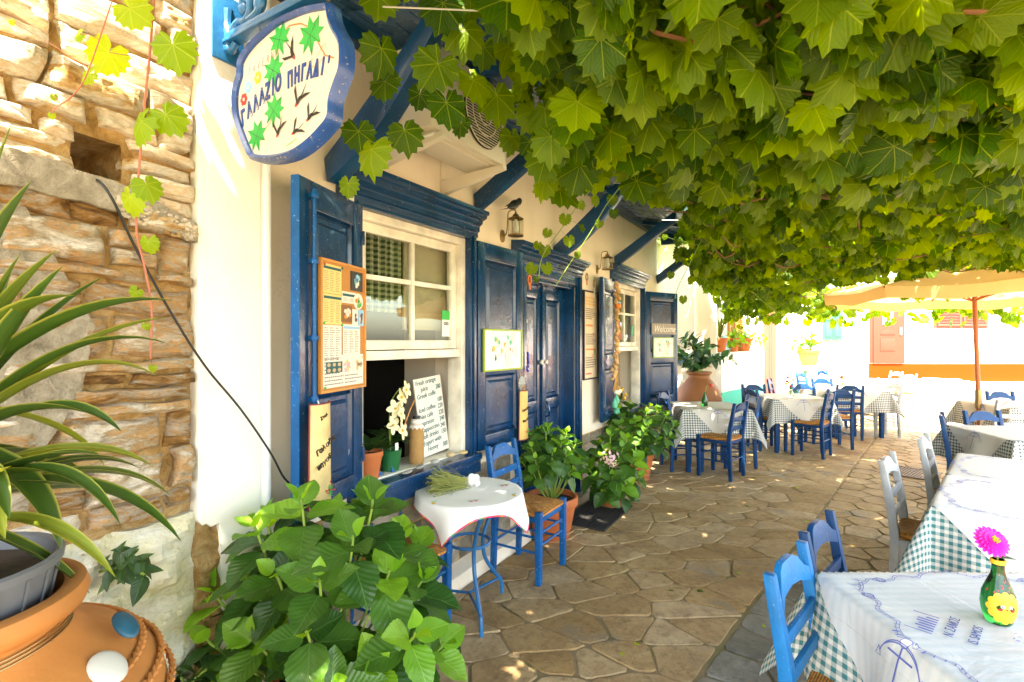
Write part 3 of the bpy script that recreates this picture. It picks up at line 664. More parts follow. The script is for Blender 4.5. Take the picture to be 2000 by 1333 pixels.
# ---------------------------------------------------------------- pillar, stone wall
pil = E('plaster_pillar', 'smooth white plastered pillar between stone wall and navy shutter', 'pillar', P0, WA)
mb = MB()
zb = [(2.31, 0), (2.475, 0), (2.475, 3.6), (2.232, 3.6), (2.232, .90), (2.25, .875), (2.262, .88), (2.28, .862), (2.31, .868), (2.318, .6), (2.306, .3)]
mb.prism(zb, -.05, .125, lambda x, y, h: (x, -h, y)); mb.obj('shaft', 'plaster_white', pil, bevel=.006)
tag(MB().tube([W(2.503, .095, z) for z in (0, 1.2, 2.4, 3.6)], .031, 16).obj('drain_pipe', 'white', smooth=True), 'white round drainpipe running down beside the plastered pillar', 'pipe')
stw = E('stone_wall', 'rough rusty stone wall with hole and grey render patch behind the yucca', 'wall', P0, WA)
HOLE = (1.885, 2.015, 2.075, 2.19)
def rough_slab(name, mat, s0, s1, z0, z1, wb, dep, nx_, nz_, seed, edge=6, amp=.015, warp=0, parent=stw, sm=True, fr=7, keep=None):
    sx_, sz_ = (s0+s1)/2, (z0+z1)/2; vs = []
    for j in range(nz_+1):
        for i in range(nx_+1):
            a, b = i/nx_, j/nz_; e = max(abs(a-.5), abs(b-.5))*2; x = s0+(s1-s0)*a; z = z0+(z1-z0)*b
            nn = mnoise.fractal(Vector((x*fr, z*fr*1.6, seed*3.1)), 1, 2, 4)
            jx = mnoise.noise(Vector((z*9, seed, x*3)))*.026*(abs(a-.5)*2)**3; jz = mnoise.noise(Vector((x*8, seed+9, z*2)))*.020*(abs(b-.5)*2)**3
            vs.append((x-sx_+jx, -(dep*(1-e**edge)+amp*nn*(1-.5*e**4)+wb*0), z-sz_+jz+warp*(x-2)))
    q = nx_+1; fs = []
    for j in range(nz_):
        for i in range(nx_):
            x = s0+(s1-s0)*(i+.5)/nx_; z = z0+(z1-z0)*(j+.5)/nz_
            if keep and not keep(x, z): continue
            fs.append((j*q+i, j*q+i+1, (j+1)*q+i+1, (j+1)*q+i))
    if not keep:
        b0 = len(vs); per = [(i, 0) for i in range(nx_+1)]+[(nx_, j) for j in range(1, nz_+1)]+[(i, nz_) for i in range(nx_-1, -1, -1)]+[(0, j) for j in range(nz_-1, 0, -1)]
        ids = [j*q+i for i, j in per]; vs += [(vs[k][0], .05, vs[k][2]) for k in ids]; m = len(ids)
        fs += [(ids[(k+1) % m], ids[k], b0+k, b0+(k+1) % m) for k in range(m)]
    mb = MB().add(vs, fs); o = mb.obj(name, mat, parent, smooth=sm, ang=16); o.location = (sx_, -wb, sz_); return o
rough_slab('mortar', 'wall_mortar', .2, 2.32, -.02, 3.6, .065, .02, 110, 180, 3, amp=.014, fr=14, keep=lambda x, z: not (HOLE[0] < x < HOLE[1] and HOLE[2] < z < HOLE[3]))
hb = MB(); a, b, c_, d_ = HOLE; a -= .03; b += .03; c_ -= .03; d_ += .03
hb.add([(a, -.06, c_), (b, -.06, c_), (b, -.06, d_), (a, -.06, d_), (a+.02, .22, c_+.02), (b-.04, .22, c_+.02), (b-.04, .22, d_-.02), (a+.02, .22, d_-.02)], [(0, 1, 5, 4), (1, 2, 6, 5), (2, 3, 7, 6), (3, 0, 4, 7), (4, 5, 6, 7)]); hb.obj('hole_lining', 'wall_mortar', stw)
rg = random.Random(21); z = 0.; row = 0; nst = 0
rough_slab('boulder', 'wall_stone_white', 1.58, 2.235, .28, .93, .095, .045, 44, 40, 77, edge=4, amp=.05, fr=7)
rough_slab('boulder', 'wall_stone_white', .9, 1.57, .2, .86, .095, .045, 20, 18, 78, edge=4, amp=.03, fr=5)
rough_slab('rubble_core', 'wall_mortar', 2.225, 2.33, -.02, .90, .10, .02, 10, 40, 41, edge=6, amp=.03, fr=11)
z = .95
while z < 3.55:
    h = rg.choice((.045, .07, .10, .13, .15)) if z < 1.95 else rg.choice((.05, .08, .11, .13))
    s_ = .25+rg.uniform(0, .1)
    while s_ < 2.22:
        w_ = rg.uniform(.10, .34) if h > .06 else rg.uniform(.2, .5)
        if 2.232-(s_+w_) < .09: w_ = 2.232-s_
        s1 = s_+w_
        inhole = s_ < HOLE[1]+.0 and s1 > HOLE[0] and z < HOLE[3] and z+h > HOLE[2]
        if inhole:
            parts_ = []
            if s_ < HOLE[0]-.05: parts_.append((s_, HOLE[0]))
            if s1 > HOLE[1]+.05: parts_.append((HOLE[1], s1))
        else: parts_ = [(s_, s1)]
        for p0, p1 in parts_:
            if p1 < 1.0 and rg.random() < .0: continue
            g_ = rg.uniform(.004, .012); mt = 'wall_stone_pale' if (z > 1.98 or rg.random() < .12) else 'wall_stone'
            sub = 1 if h < .09 or rg.random() < .7 else 2
            for q_ in range(sub):
                zz0, zz1 = z+g_+h*q_/sub, z+h*(q_+1)/sub-.004
                rough_slab('stone', mt, p0+g_, p1-g_, zz0, zz1, .085+rg.uniform(-.012, .022), .034, 18, 9, nst+rg.random(), edge=rg.choice((4, 6, 8)), amp=rg.uniform(.01, .024), fr=rg.uniform(7, 14), warp=rg.uniform(-.06, .02)); nst += 1
        s_ = s1+.001
    z += h
mb = MB()   # irregular patch of old render and the cement ledge above it
def patch(name, mat, outline, w0, w1, seed, parent=stw):
    poly = []
    for i in range(len(outline)):
        p, q = Vector(outline[i]), Vector(outline[(i+1) % len(outline)]); k = max(2, int((q-p).length/.03))
        for j in range(k): c = p.lerp(q, j/k); poly.append((c.x+.012*mnoise.noise(Vector((c.x*22, c.y*22, seed))), c.y+.012*mnoise.noise(Vector((c.x*22, c.y*22, seed+5)))))
    MB().prism(poly, w0, w1, lambda x, y, h: (x, -h, y)).obj(name, mat, parent, bevel=.006)
patch('render_patch', 'render_grey', [(1.0, 1.15), (1.62, 1.12), (1.80, 1.22), (1.90, 1.40), (1.93, 1.60), (1.86, 1.74), (1.80, 1.88), (1.74, 1.98), (1.0, 2.02)], .09, .116, 3)
patch('cement_ledge', 'render_grey', [(1.0, 2.0), (1.78, 1.98), (2.0, 1.965), (2.228, 1.905), (2.228, 1.97), (2.03, 2.045), (1.9, 2.07), (1.6, 2.10), (1.0, 2.12)], .10, .134, 8)
mb = MB()
for k in range(150):
    x = rg.uniform(1.98, 2.225); zc = 1.93+(2.228-x)*.25+rg.uniform(-.035, .035); r_ = rg.uniform(.004, .009)
    mb.sphere((x, -.132, zc), r_, 6, 4, (1.2, .7, .9))
mb.obj('pebble_dash', 'wall_stone_pale', stw, kind='stuff')
# black cable from the hole
pts_ = [at(170, 352, 1.62), at(195, 356, 1.58), at(225, 400, 1.60), at(262, 480, 1.66), at(330, 605, 1.74), at(400, 715, 1.83), at(470, 800, 1.93), at(525, 880, 2.02), at(552, 930, 2.12), at(570, 955, 2.2), at(580, 1010, 2.25)]
def smooth_path(P, n=5):
    P = [Vector(p) for p in P]; out = []
    for i in range(len(P)-1):
        p0, p1, p2, p3 = P[max(i-1, 0)], P[i], P[i+1], P[min(i+2, len(P)-1)]
        for k in range(n):
            t_ = k/n; out.append(.5*((2*p1)+(p2-p0)*t_+(2*p0-5*p1+4*p2-p3)*t_*t_+(3*p1-p0-3*p2+p3)*t_**3))
    return out+[P[-1]]
tag(MB().tube(smooth_path(pts_), .0042, 8).obj('cable', 'black', smooth=True), 'thin black cable drooping from the wall hole across the pillar', 'cable')

# ---------------------------------------------------------------- houses further along the street
def wallbox(name, mat, p, q, th, z0, z1, parent, bevel=0):   # vertical slab whose front face runs p->q
    p, q = Vector(p), Vector(q); d = (q-p).normalized(); n = Vector((-d.y, d.x))*th
    mb = MB(); vs = [(p.x, p.y), (q.x, q.y), (q.x+n.x, q.y+n.y), (p.x+n.x, p.y+n.y)]
    mb.prism(vs, z0, z1, lambda x, y, h: (x, y, h)); return mb.obj(name, mat, parent, bevel=bevel)
h2 = E('neighbour_house', 'cream neighbouring house with yellow louvred shutters past the taverna', 'house')
wallbox('wall', 'plaster', (2.22, 8.95), (3.35, 8.40), .25, 0, 4.2, h2)
wallbox('wall', 'plaster_white', (3.352, 8.40), (3.82, 9.30), .25, 0, 4.2, h2)
wallbox('wall', 'plaster_white', (3.83, 9.32), (5.6, 11.1), .25, 0, 4.2, h2)
mb = MB(); mb.tube([(3.05, 8.50, 0), (3.05, 8.50, 3.6)], .022, 10); mb.obj('downpipe', 'white', h2, smooth=True)
mb = MB(); mb.tube([(2.45, 8.78, 0), (2.45, 8.78, 3.6)], .04, 10); mb.obj('downpipe', 'white', h2, smooth=True)
D45 = Vector((1.77, 1.78, 0)).normalized(); N45 = Vector((D45.y, -D45.x, 0))
base = Vector((3.83, 9.32, 0))+N45*.03
for k in range(2):
    o = base+D45*(.22+.33*k); mb = MB()
    for a_, b_, z0, z1 in ((0, .05, 1.1, 2.9), (.26, .31, 1.1, 2.9), (.05, .26, 1.1, 1.17), (.05, .26, 2.83, 2.9), (.05, .26, 1.95, 2.0)):
        mb.bar(o+D45*(a_+b_)/2+Vector((0, 0, z0)), o+D45*(a_+b_)/2+Vector((0, 0, z1)), abs(b_-a_), .035, up=tuple(N45))
    f_ = mb.obj('shutter', 'yellow_wood', h2)
    mb = MB()
    for zz in np.arange(1.19, 2.82, .035):
        mb.bar(o+D45*.05+Vector((0, 0, zz)), o+D45*.26+Vector((0, 0, zz)), .03, .006, up=(N45.x*.7, N45.y*.7, .7))
    lo = mb.obj('louvres', 'yellow_wood', f_, kind='stuff')
# patio parapet
par = E('patio_parapet', 'low white patio wall with turquoise lower band behind the big jar', 'wall')
wallbox('upper_band', 'plaster_white', (3.42, 8.36), (5.0, 10.15), .22, .70, 1.33, par, .01)
wallbox('lower_band', 'teal', (3.425, 8.355), (5.0, 10.145), .225, 0, .70, par)
wallbox('coping', 'plaster_white', (3.40, 8.34), (5.01, 10.16), .26, 1.332, 1.36, par, .006)
# gate
gt = E('iron_gate', 'salmon pink metal gate with upright bars beside the white parapet', 'gate')
gp, gq = Vector((5.08, 10.25, 0)), Vector((5.47, 10.68, 0)); gd = (gq-gp).normalized()
mb = MB(); L = (gq-gp).length
for a_ in (0, L): mb.bar(gp+gd*a_, gp+gd*a_+Vector((0, 0, 2.5)), .06, .05)
mb.bar(gp+Vector((0, 0, 2.45)), gq+Vector((0, 0, 2.45)), .05, .05); mb.obj('frame', 'pink_metal', gt)
mb = MB(); mb.bar(gp+Vector((0, 0, .35)), gq+Vector((0, 0, .35)), .03, .68); mb.obj('kick_panel', 'pink_metal', gt)
for k in range(1, 4):
    o = gp+gd*L*k/4; MB().bar(o+Vector((0, 0, .69)), o+Vector((0, 0, 2.42)), .035, .03).obj('bar', 'pink_metal', gt)
h3 = E('white_house', 'narrow white house front beyond the salmon gate', 'house')
wallbox('wall', 'plaster_white', (5.55, 10.72), (5.95, 11.1), .3, 0, 4, h3); wallbox('wall', 'plaster_far', (5.96, 11.1), (6.3, 11.6), .3, 0, 4, h3)
wallbox('wall', 'plaster_far', (6.3, 11.6), (7.6, 12.6), .25, 0, .98, h3)
wallbox('painted_base', 'teal', (6.31, 11.585), (7.6, 12.585), .02, 0, .55, h3)
wallbox('wall', 'plaster_far', (7.0, 14.1), (8.4, 14.1), .25, 0, 4, h3)
h4 = E('shuttered_house', 'small house with faded sea-green shutters above a rubble base', 'house')
wallbox('wall', 'plaster_far', (8.41, 14.05), (9.0, 14.05), .25, 0, 4.2, h4)
wallbox('rubble_base', 'wall_stone', (8.45, 14.0), (9.02, 14.0), .04, .9, 1.56, h4)
for k in range(2):
    x = 8.50+.26*k; sh_ = MB().box((x, 13.96, 1.58), (x+.25, 14.0, 2.6)).obj('shutter', 'far_green', h4, bevel=.004)
    for q_ in range(2): MB().box((x+.05, 13.945, 1.66+.45*q_), (x+.20, 13.96, 2.05+.45*q_)).obj('panel', 'far_green', sh_, bevel=.006)
h5 = E('orange_banded_house', 'bright white house with salmon door and orange painted base', 'house')
Y5 = 14.
MB().box((9.03, Y5, .0), (24, Y5+.3, 5)).obj('wall', 'plaster_far', h5)
MB().box((9.75, Y5-.02, .38), (24, Y5-.002, .93)).obj('painted_base', 'orange_wash', h5)
MB().box((9.76, Y5-.04, .945), (10.72, Y5-.01, 2.62)).obj('door_frame', 'orange_door', h5, bevel=.01)
dr = MB().box((9.84, Y5-.065, .95), (10.64, Y5-.042, 2.56)).obj('door', 'orange_door', h5, bevel=.006)
mb = MB(); mb.box((10.02, Y5-.078, 1.28), (10.42, Y5-.066, 1.62)); mb.obj('panel', 'orange_door', dr, bevel=.008)
mb = MB(); mb.prism([(10.22+.2*math.cos(a), 1.72+.14*math.sin(a)) for a in np.linspace(math.pi, 0, 9)], 0, 1, lambda x, y, h: (x, Y5-.066-.012*h, y)); mb.obj('panel', 'orange_door', dr, bevel=.006)
mb = MB(); mb.box((10.08, Y5-.08, 2.0), (10.36, Y5-.066, 2.42)); mb.obj('pane', 'ink_sky', dr)
mb = MB(); mb.box((10.56, Y5-.1, 1.72), (10.585, Y5-.066, 1.92)); mb.obj('handle', 'white', dr)
ws = MB().box((11.52, Y5-.05, 1.90), (12.98, Y5-.01, 3.0)).obj('window_frame', 'red_shutter', h5)
for k in range(2):
    x = 11.58+.70*k; mb = MB(); 
    for a_, b_, z0, z1 in ((0, .05, 1.95, 2.95), (.59, .64, 1.95, 2.95), (.05, .59, 1.95, 2.0), (.05, .59, 2.9, 2.95)): mb.box((x+a_, Y5-.085, z0), (x+b_, Y5-.052, z1))
    s_ = mb.obj('shutter', 'red_shutter', ws); mb = MB()
    for zz in np.arange(2.01, 2.9, .042): mb.bar((x+.05, Y5-.07, zz), (x+.59, Y5-.07, zz), .035, .008, up=(0, -.7, .7))
    mb.obj('louvres', 'red_shutter', s_, kind='stuff')
ter = E('raised_terrace', 'raised stone terrace with white kerb under the orange band', 'terrace')
MB().prism([(9.2, Y5-.03), (9.2, 12.9), (10.6, 12.7), (12.0, 12.3), (16, 11.0), (24, 10.5), (24, Y5-.03)], 0, .37, lambda x, y, h: (x, y, h)).obj('slab', 'wall_stone', ter)
MB().box((8.9, 12.4, 0), (10.9, 12.62, .62)).obj('kerb_wall', 'plaster_far', ter, bevel=.01)
MB().box((10.9, 12.4, 0), (11.1, 13.6, .58)).obj('kerb_wall', 'plaster_far', ter, bevel=.01)
MB().box((11.12, Y5-.12, .372), (24, Y5-.022, .44)).obj('kerb', 'plaster_far', ter)
wallbox('wall', 'plaster_far', (-9, 22), (6.8, 22), .3, 0, 5, E('distant_house', 'distant plain white house glimpsed between the vine leaves', 'house'))
# ---------------------------------------------------------------- chairs and tables
_m = {}
def mm(key, fn):
    if key not in _m: _m[key] = fn()
    return _m[key]
def chair_meshes(mat):
    def post(s):
        mb = MB(); P = [(0, -.19, 0), (0, -.172, .44), (0, -.19, .60), (0, -.235, .86)]
        for a, b, w0, w1 in zip(P, P[1:], (.036, .042, .04), (.042, .04, .034)):
            mb.bar(a, b, w0, w0, up=(0, 1, 0), w2=w1, h2=w1)
        me = mb
        # one continuous profile instead of stacked bars
        mb = MB(); vs = []
        for (x, y, z), w_ in zip(P, (.034, .042, .04, .032)): vs += [(x-w_/2, y-w_/2, z), (x+w_/2, y-w_/2, z), (x+w_/2, y+w_/2, z), (x-w_/2, y+w_/2, z)]
        fs = [(3, 2, 1, 0), (12, 13, 14, 15)]+[(k*4+i, k*4+(i+1) % 4, k*4+4+(i+1) % 4, k*4+4+i) for k in range(3) for i in range(4)]
        mb.add(vs, fs); return mb.mesh('leg', mat, bevel=.004)
    d = {}
    d['post'] = post(0)
    mb = MB(); mb.bar((0, .17, 0), (0, .17, .475), .036, .036, up=(0, 1, 0), w2=.042, h2=.042); d['front'] = mb.mesh('leg', mat, bevel=.004)
    def crest():
        pr = [(-.152, .755), (-.152, .80), (-.125, .812), (-.085, .85), (-.05, .862), (.05, .862), (.085, .85), (.125, .812), (.152, .80), (.152, .755), (.08, .772), (0, .778), (-.08, .772)]
        pr = [(x, z-.012) for x, z in pr]; mb = MB(); mb.prism(pr, -.011, .011, lambda x, y, h: (x, -.212-(y-.76)*.17+h-.3*(x*x)*0-.02*(1-(x/.152)**2), y)); return mb.mesh('crest_rail', mat, bevel=.003)
    d['crest'] = crest()
    for k, z in (('slat0', .665), ('slat1', .565)):
        mb = MB(); y = -.185-(z-.6)*.17; mb.box((-.155, y-.008, z-.022), (.155, y+.008, z+.022)); d[k] = mb.mesh('slat', mat, bevel=.003)
    mb = MB(); n = 16; vs = []
    for j in range(n+1):
        for i in range(n+1):
            a, b = i/n*2-1, j/n*2-1; e = max(abs(a), abs(b)); z = .478-.018*e**8-.010*(1-e)**1.2+.004*math.sin(3*a+2*b)
            wd = .168 if b < 0 else .168+.016*max(b, -1); vs.append((a*(.17+.008*(b+1)), b*.186, z))
    fs = [(j*(n+1)+i, j*(n+1)+i+1, (j+1)*(n+1)+i+1, (j+1)*(n+1)+i) for j in range(n) for i in range(n)]
    per = [i for i in range(n+1)]+[j*(n+1)+n for j in range(1, n+1)]+[n*(n+1)+i for i in range(n-1, -1, -1)]+[j*(n+1) for j in range(n-1, 0, -1)]
    b0 = len(vs); vs += [(vs[k][0]*.96, vs[k][1]*.96, .432) for k in per]; m = len(per)
    fs += [(per[(k+1) % m], per[k], b0+k, b0+(k+1) % m) for k in range(m)]+[tuple(b0+k for k in range(m-1, -1, -1))]
    mb.add(vs, fs); d['seat'] = mb.mesh('seat', 'rush', smooth=True, ang=60)
    mb = MB(); mb.box((-.15, .158, .40), (.15, .18, .434)); d['rail_f'] = mb.mesh('seat_rail', mat, bevel=.003)
    mb = MB(); mb.box((-.15, -.18, .40), (.15, -.16, .434)); d['rail_b'] = mb.mesh('seat_rail', mat, bevel=.003)
    mb = MB(); mb.box((-.01, -.16, .40), (.01, .158, .434)); d['rail_s'] = mb.mesh('seat_rail', mat, bevel=.003)
    mb = MB(); mb.tube([(0, -.17, 0), (0, .17, 0)], .0085, 8); d['st_s'] = mb.mesh('stretcher', mat, smooth=True)
    mb = MB(); mb.tube([(-.17, 0, 0), (.17, 0, 0)], .0085, 8); d['st_f'] = mb.mesh('stretcher', mat, smooth=True)
    return d
def T(x, y, z): return Matrix.Translation((x, y, z))
def make_chair(mat, label, group):
    d = mm(('chair', mat), lambda: chair_meshes(mat)); r = E('taverna_chair', label, 'chair', (0, 0, 0), 0, group)
    for sx in (-.172, .172): inst('leg', d['post'], r, T(sx, 0, 0)); inst('leg', d['front'], r, T(sx*1.06, 0, 0)); inst('seat_rail', d['rail_s'], r, T(sx*1.03, 0, 0))
    inst('crest_rail', d['crest'], r, T(0, 0, 0)); inst('slat', d['slat0'], r, T(0, 0, 0)); inst('slat', d['slat1'], r, T(0, 0, 0)); inst('seat', d['seat'], r, T(0, 0, 0))
    inst('seat_rail', d['rail_f'], r, T(0, 0, 0)); inst('seat_rail', d['rail_b'], r, T(0, 0, 0))
    for z in (.30, .20):
        for sx in (-.175, .175): inst('stretcher', d['st_s'], r, T(sx, 0, z))
    for z in (.33, .25): inst('stretcher', d['st_f'], r, T(0, .17, z))
    inst('stretcher', d['st_f'], r, T(0, -.18, .22))
    return r
GB, GG = 'blue rush-seated taverna chairs', 'pale grey rush-seated taverna chairs'
def chair(mat, label, a, b, f, group=GB, sc=1.0, z=FZ):
    a, b, f = Vector(a), Vector(b), Vector(f).normalized(); c = (a+b)/2+f*.19
    r = make_chair(mat, label, group); r.location = (c.x, c.y, z); r.rotation_euler = (0, 0, math.atan2(-f.x, f.y)); r.scale = (sc, sc, sc); return r
n_ = (.8575, -.5145)
chair('blue_bright', 'bright blue chair half behind the big hydrangea, left of the round table', (-.84, 2.60), (-.645, 2.92), n_, sc=.97)
chair('blue_bright', 'bright blue chair with rush seat right of the round table against the facade', (-.13, 3.42), (.04, 3.70), n_, sc=.97)
chair('blue_near', 'nearest bright blue chair tucked against the front table with the pink flower', (.80, 1.50), (1.03, 1.74), (.72, -.69), sc=.985)
chair('blue_chair', 'darker blue chair just behind the nearest blue chair at the front table', (1.10, 1.84), (1.32, 2.06), (.70, -.71), sc=.985)
chair('grey_paint', 'nearer pale grey ladder-back chair left of the green gingham table', (2.13, 2.88), (2.38, 3.13), (.71, -.70), GG)
chair('grey_paint', 'farther pale grey chair edge-on beside the long right-hand table', (2.86, 3.52), (3.11, 3.77), (.71, -.70), GG)
chair('blue_chair', 'blue chair edge-on left of the right-hand table with red flower', (3.92, 4.62), (4.18, 4.90), (.75, -.66))
chair('blue_chair', 'blue chair with sun-streaked back beyond the red-flower table', (4.42, 4.98), (4.80, 4.98), (.05, -1))
chair('grey_paint', 'pale grey chair with its back to us near the umbrella pole', (5.62, 5.95), (5.98, 5.95), (.1, 1), GG)
chair('blue_chair', 'blue chair at the right edge behind the pale grey chair by the umbrella', (6.45, 6.95), (6.82, 6.9), (0, -1))
# front left row
chair('blue_chair', 'blue chair, back to us, at the near corner of the green-bottle table', (2.40, 5.62), (2.64, 5.84), (-.69, .72))
chair('blue_chair', 'blue chair on the left side of the green-bottle table, nearest the window', (1.88, 6.02), (1.86, 6.38), (1, .05))
chair('blue_chair', 'blue chair behind the green-bottle table, nearest the far navy shutter', (1.98, 6.72), (2.16, 7.02), (.8, -.6))
chair('blue_chair', 'blue chair on the right side of the green-bottle table', (2.96, 6.52), (2.93, 6.16), (-1, .05))
chair('blue_chair', 'blue chair turned at the near corner of the middle table', (4.06, 6.66), (4.28, 6.90), (-.69, .72))
chair('blue_chair', 'blue chair on the left side of the middle table', (3.46, 7.14), (3.45, 7.50), (1, .03))
chair('blue_chair', 'blue chair facing us beyond the middle table before the turquoise wall', (3.62, 8.02), (3.98, 8.02), (0, -1))
chair('blue_chair', 'blue chair between the middle table and the sunlit table', (4.48, 7.34), (4.82, 7.20), (.1, 1))
chair('blue_chair', 'blue chair facing us beyond the middle table by the sunlit table', (4.50, 8.22), (4.88, 8.22), (0, -1))
chair('blue_chair', 'blue chair with its back to us in front of the sunlit table', (5.06, 8.0), (5.44, 7.94), (.3, .95))
chair('grey_paint', 'pale grey chair at the right end of the sunlit table', (6.22, 8.52), (6.18, 8.16), (-1, .1), GG)
chair('grey_paint', 'pale grey chair facing us beyond the sunlit table', (6.42, 9.45), (6.82, 9.45), (0, -1), GG)
chair('blue_chair', 'blue chair with sunlit back beside the salmon gate', (4.58, 9.1), (4.80, 9.38), (.8, -.6))
chair('blue_chair', 'blue chair facing us at the back of the sunlit table', (5.52, 9.40), (5.90, 9.40), (0, -1))
chair('blue_bright', 'blue chair on the left of the farthest white table', (6.25, 10.9), (6.32, 11.25), (1, 0))
chair('blue_bright', 'blue chair at the far end of the farthest white table', (7.3, 11.9), (7.42, 12.25), (1, 0))
chair('grey_paint', 'pale grey chair bleached by sun beside the farthest white table', (8.55, 11.3), (8.6, 11.65), (-1, 0), GG)
chair('grey_paint', 'pale grey chair on the near side of the farthest white table', (8.0, 10.6), (8.36, 10.6), (-.1, 1), GG)

def make_table(a, label, group, h=.74):
    r = E('taverna_table', label, 'table', (0, 0, 0), 0, group)
    inst('tabletop', mm(('top', a), lambda: MB().box((-a, -a, h-.028), (a, a, h-.003)).mesh('tabletop', 'blue_chair', bevel=.004)), r, T(0, 0, 0))
    l = mm('tleg', lambda: MB().bar((0, 0, 0), (0, 0, h-.03), .05, .05, up=(0, 1, 0), w2=.07, h2=.07).mesh('leg', 'blue_chair', bevel=.004))
    for x in (-1, 1):
        for y in (-1, 1): inst('leg', l, r, T(x*(a-.07), y*(a-.07), 0))
    ap = mm(('ap', a), lambda: MB().box((-a+.11, -.011, h-.12), (a-.11, .011, h-.03)).mesh('apron', 'blue_chair', bevel=.002))
    for k in range(4): inst('apron', ap, r, Matrix.Rotation(k*math.pi/2, 4, 'Z') @ T(0, a-.07, 0))
    return r
def drape(u, v, a, off, seed, h=.74):
    cu = max(-a, min(a, u)); cv = max(-a, min(a, v)); du, dv = abs(u)-a, abs(v)-a; su = 1 if u > 0 else -1; sv = 1 if v > 0 else -1; top = h+off
    if du <= 0 and dv <= 0: return (u, v, top+.0026*mnoise.noise(Vector((u*6, v*6, seed))))
    if du <= 0 or dv <= 0:
        d_ = max(du, dv); t_ = v if du > 0 else u
        o_ = .10*d_+d_*.16*math.sin(t_*15+seed*2)*(1-(abs(t_)/a)**4)+.006*min(1, d_*20)
        o_ += off; z = top-math.sqrt(max(0, d_*d_-(o_-off)**2))
        return (u if du <= 0 else cu+su*o_, v if dv <= 0 else cv+sv*o_, z)
    r_ = math.hypot(du, dv); th = math.atan2(dv, du); s2 = math.sin(2*th)
    o_ = r_*(.10+.30*s2+.05*math.sin(6*th+seed)*s2)+.006*min(1, r_*20); z = top-math.sqrt(max(0, r_*r_-o_*o_)); o_ += off
    return (cu+su*o_*math.cos(th), cv+sv*o_*math.sin(th), z)
def cloth_mb(a, c, off, seed, rot45=False, n=40):
    mb = MB(); mb.uv = []
    lim = c if not rot45 else c/math.sqrt(2)
    ks = sorted(set([lim*(2*i/n-1) for i in range(n+1)]+([-a, a, -a-.012, a+.012, -a+.012, a-.012] if not rot45 else [])))
    N = len(ks)
    for q in ks:
        for p in ks:
            u, v = (p, q) if not rot45 else ((p-q)/math.sqrt(2), (p+q)/math.sqrt(2))
            mb.v.append(drape(u, v, a, off, seed)); mb.uv.append((p if not rot45 else u, q if not rot45 else v))
    mb.f = [(j*N+i, j*N+i+1, (j+1)*N+i+1, (j+1)*N+i) for j in range(N-1) for i in range(N-1)]
    return mb
def arc(cx, cy, r_, a0, a1, n=14, ry=None): return [(cx+r_*math.cos(R(a0+(a1-a0)*i/n)), cy+(ry or r_)*math.sin(R(a0+(a1-a0)*i/n))) for i in range(n+1)]
def prints(a, m, off, seed, fine=True):
    mb = MB()
    for k in range(4):
        ca, sa = math.cos(k*math.pi/2), math.sin(k*math.pi/2)
        f = lambda x, y: drape(x*ca-y*sa, x*sa+y*ca, a, off, seed)
        cy = a+.075; lw = .0026 if fine else .005
        mb.stroke([(0, cy-.055), (0, cy-.02), (0, cy+.03), (0, cy+.085)], lw*2, f)
        mb.stroke(arc(0, cy+.01, .085, 200, 340) if False else [(x, 2*cy+.03-y) for x, y in arc(0, cy+.01, .08, 20, 160)], lw*1.3, f)
        mb.stroke([(x, 2*cy+.03-y) for x, y in arc(0, cy+.022, .074, 25, 155)], lw, f)
        mb.stroke([(-.045, cy-.03), (.045, cy-.03)], lw*2, f); mb.stroke(arc(0, cy-.07, .014, 0, 360), lw, f)
        for sx in (-1, 1): mb.stroke([(sx*.08, cy-.018), (sx*.096, cy+.012), (sx*.07, cy+.006), (sx*.08, cy-.018)], lw, f)
        # rope from the anchor along both edges of the overlay
        for sx in (-1, 1):
            P = [(sx*(.01+i*.0165), cy-.085+.012*math.sin(i*.9)-.004*i) for i in range(22)]
            for d_ in (-.005, .005): mb.stroke([(x, y+d_+.003*math.sin(i*2.1)) for i, (x, y) in enumerate(P)], lw*.6, f)
            for i in range(0, 21): mb.stroke([(P[i][0], P[i][1]-.005), (P[i][0]+sx*.008, P[i][1]+.006)], lw*.8, f)
            kx, ky = P[14]; mb.stroke(arc(kx, ky, .018, 0, 360, 12, .012), lw, f); mb.stroke(arc(kx+.006, ky, .012, 0, 360, 12, .016), lw, f)
    return mb
class TableSet: pass
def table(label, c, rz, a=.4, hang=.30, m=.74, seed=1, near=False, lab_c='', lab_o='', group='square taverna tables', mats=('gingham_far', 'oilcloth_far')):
    r = make_table(a-.012, label, group); r.location = (c[0], c[1], FZ); r.rotation_euler = (0, 0, rz)
    cl = cloth_mb(a, a+hang, .003, seed, n=56 if near else 36).obj('tablecloth', mats[0], smooth=True, ang=80); cl.location = r.location; cl.rotation_euler = r.rotation_euler
    tag(cl, lab_c, 'tablecloth', 'gingham tablecloths')
    ov = cloth_mb(a, m, .007, seed, True, n=64 if near else 40).obj('cloth', mats[1], smooth=True, ang=80)
    e = E('printed_overlay', lab_o, 'tablecloth', r.location, rz, 'white anchor-printed overlays'); ov.parent = e
    prints(a, m, .0085, seed, near).obj('anchor_print', 'ink_blue', e)
    return r, e
t1, o1 = table('front table laid with white oilcloth and the sunflower bottle', (1.455, 1.35), R(0), .41, .34, .80, 1, True, 'green gingham cloth under the white oilcloth of the front table', 'white anchor-printed oilcloth on the front table with the sunflower bottle', mats=('gingham', 'oilcloth'))
L2 = Vector((.70, .714)); M2 = Vector((.714, -.70)); c2 = Vector((2.0, 2.46))+L2*.42+M2*.42
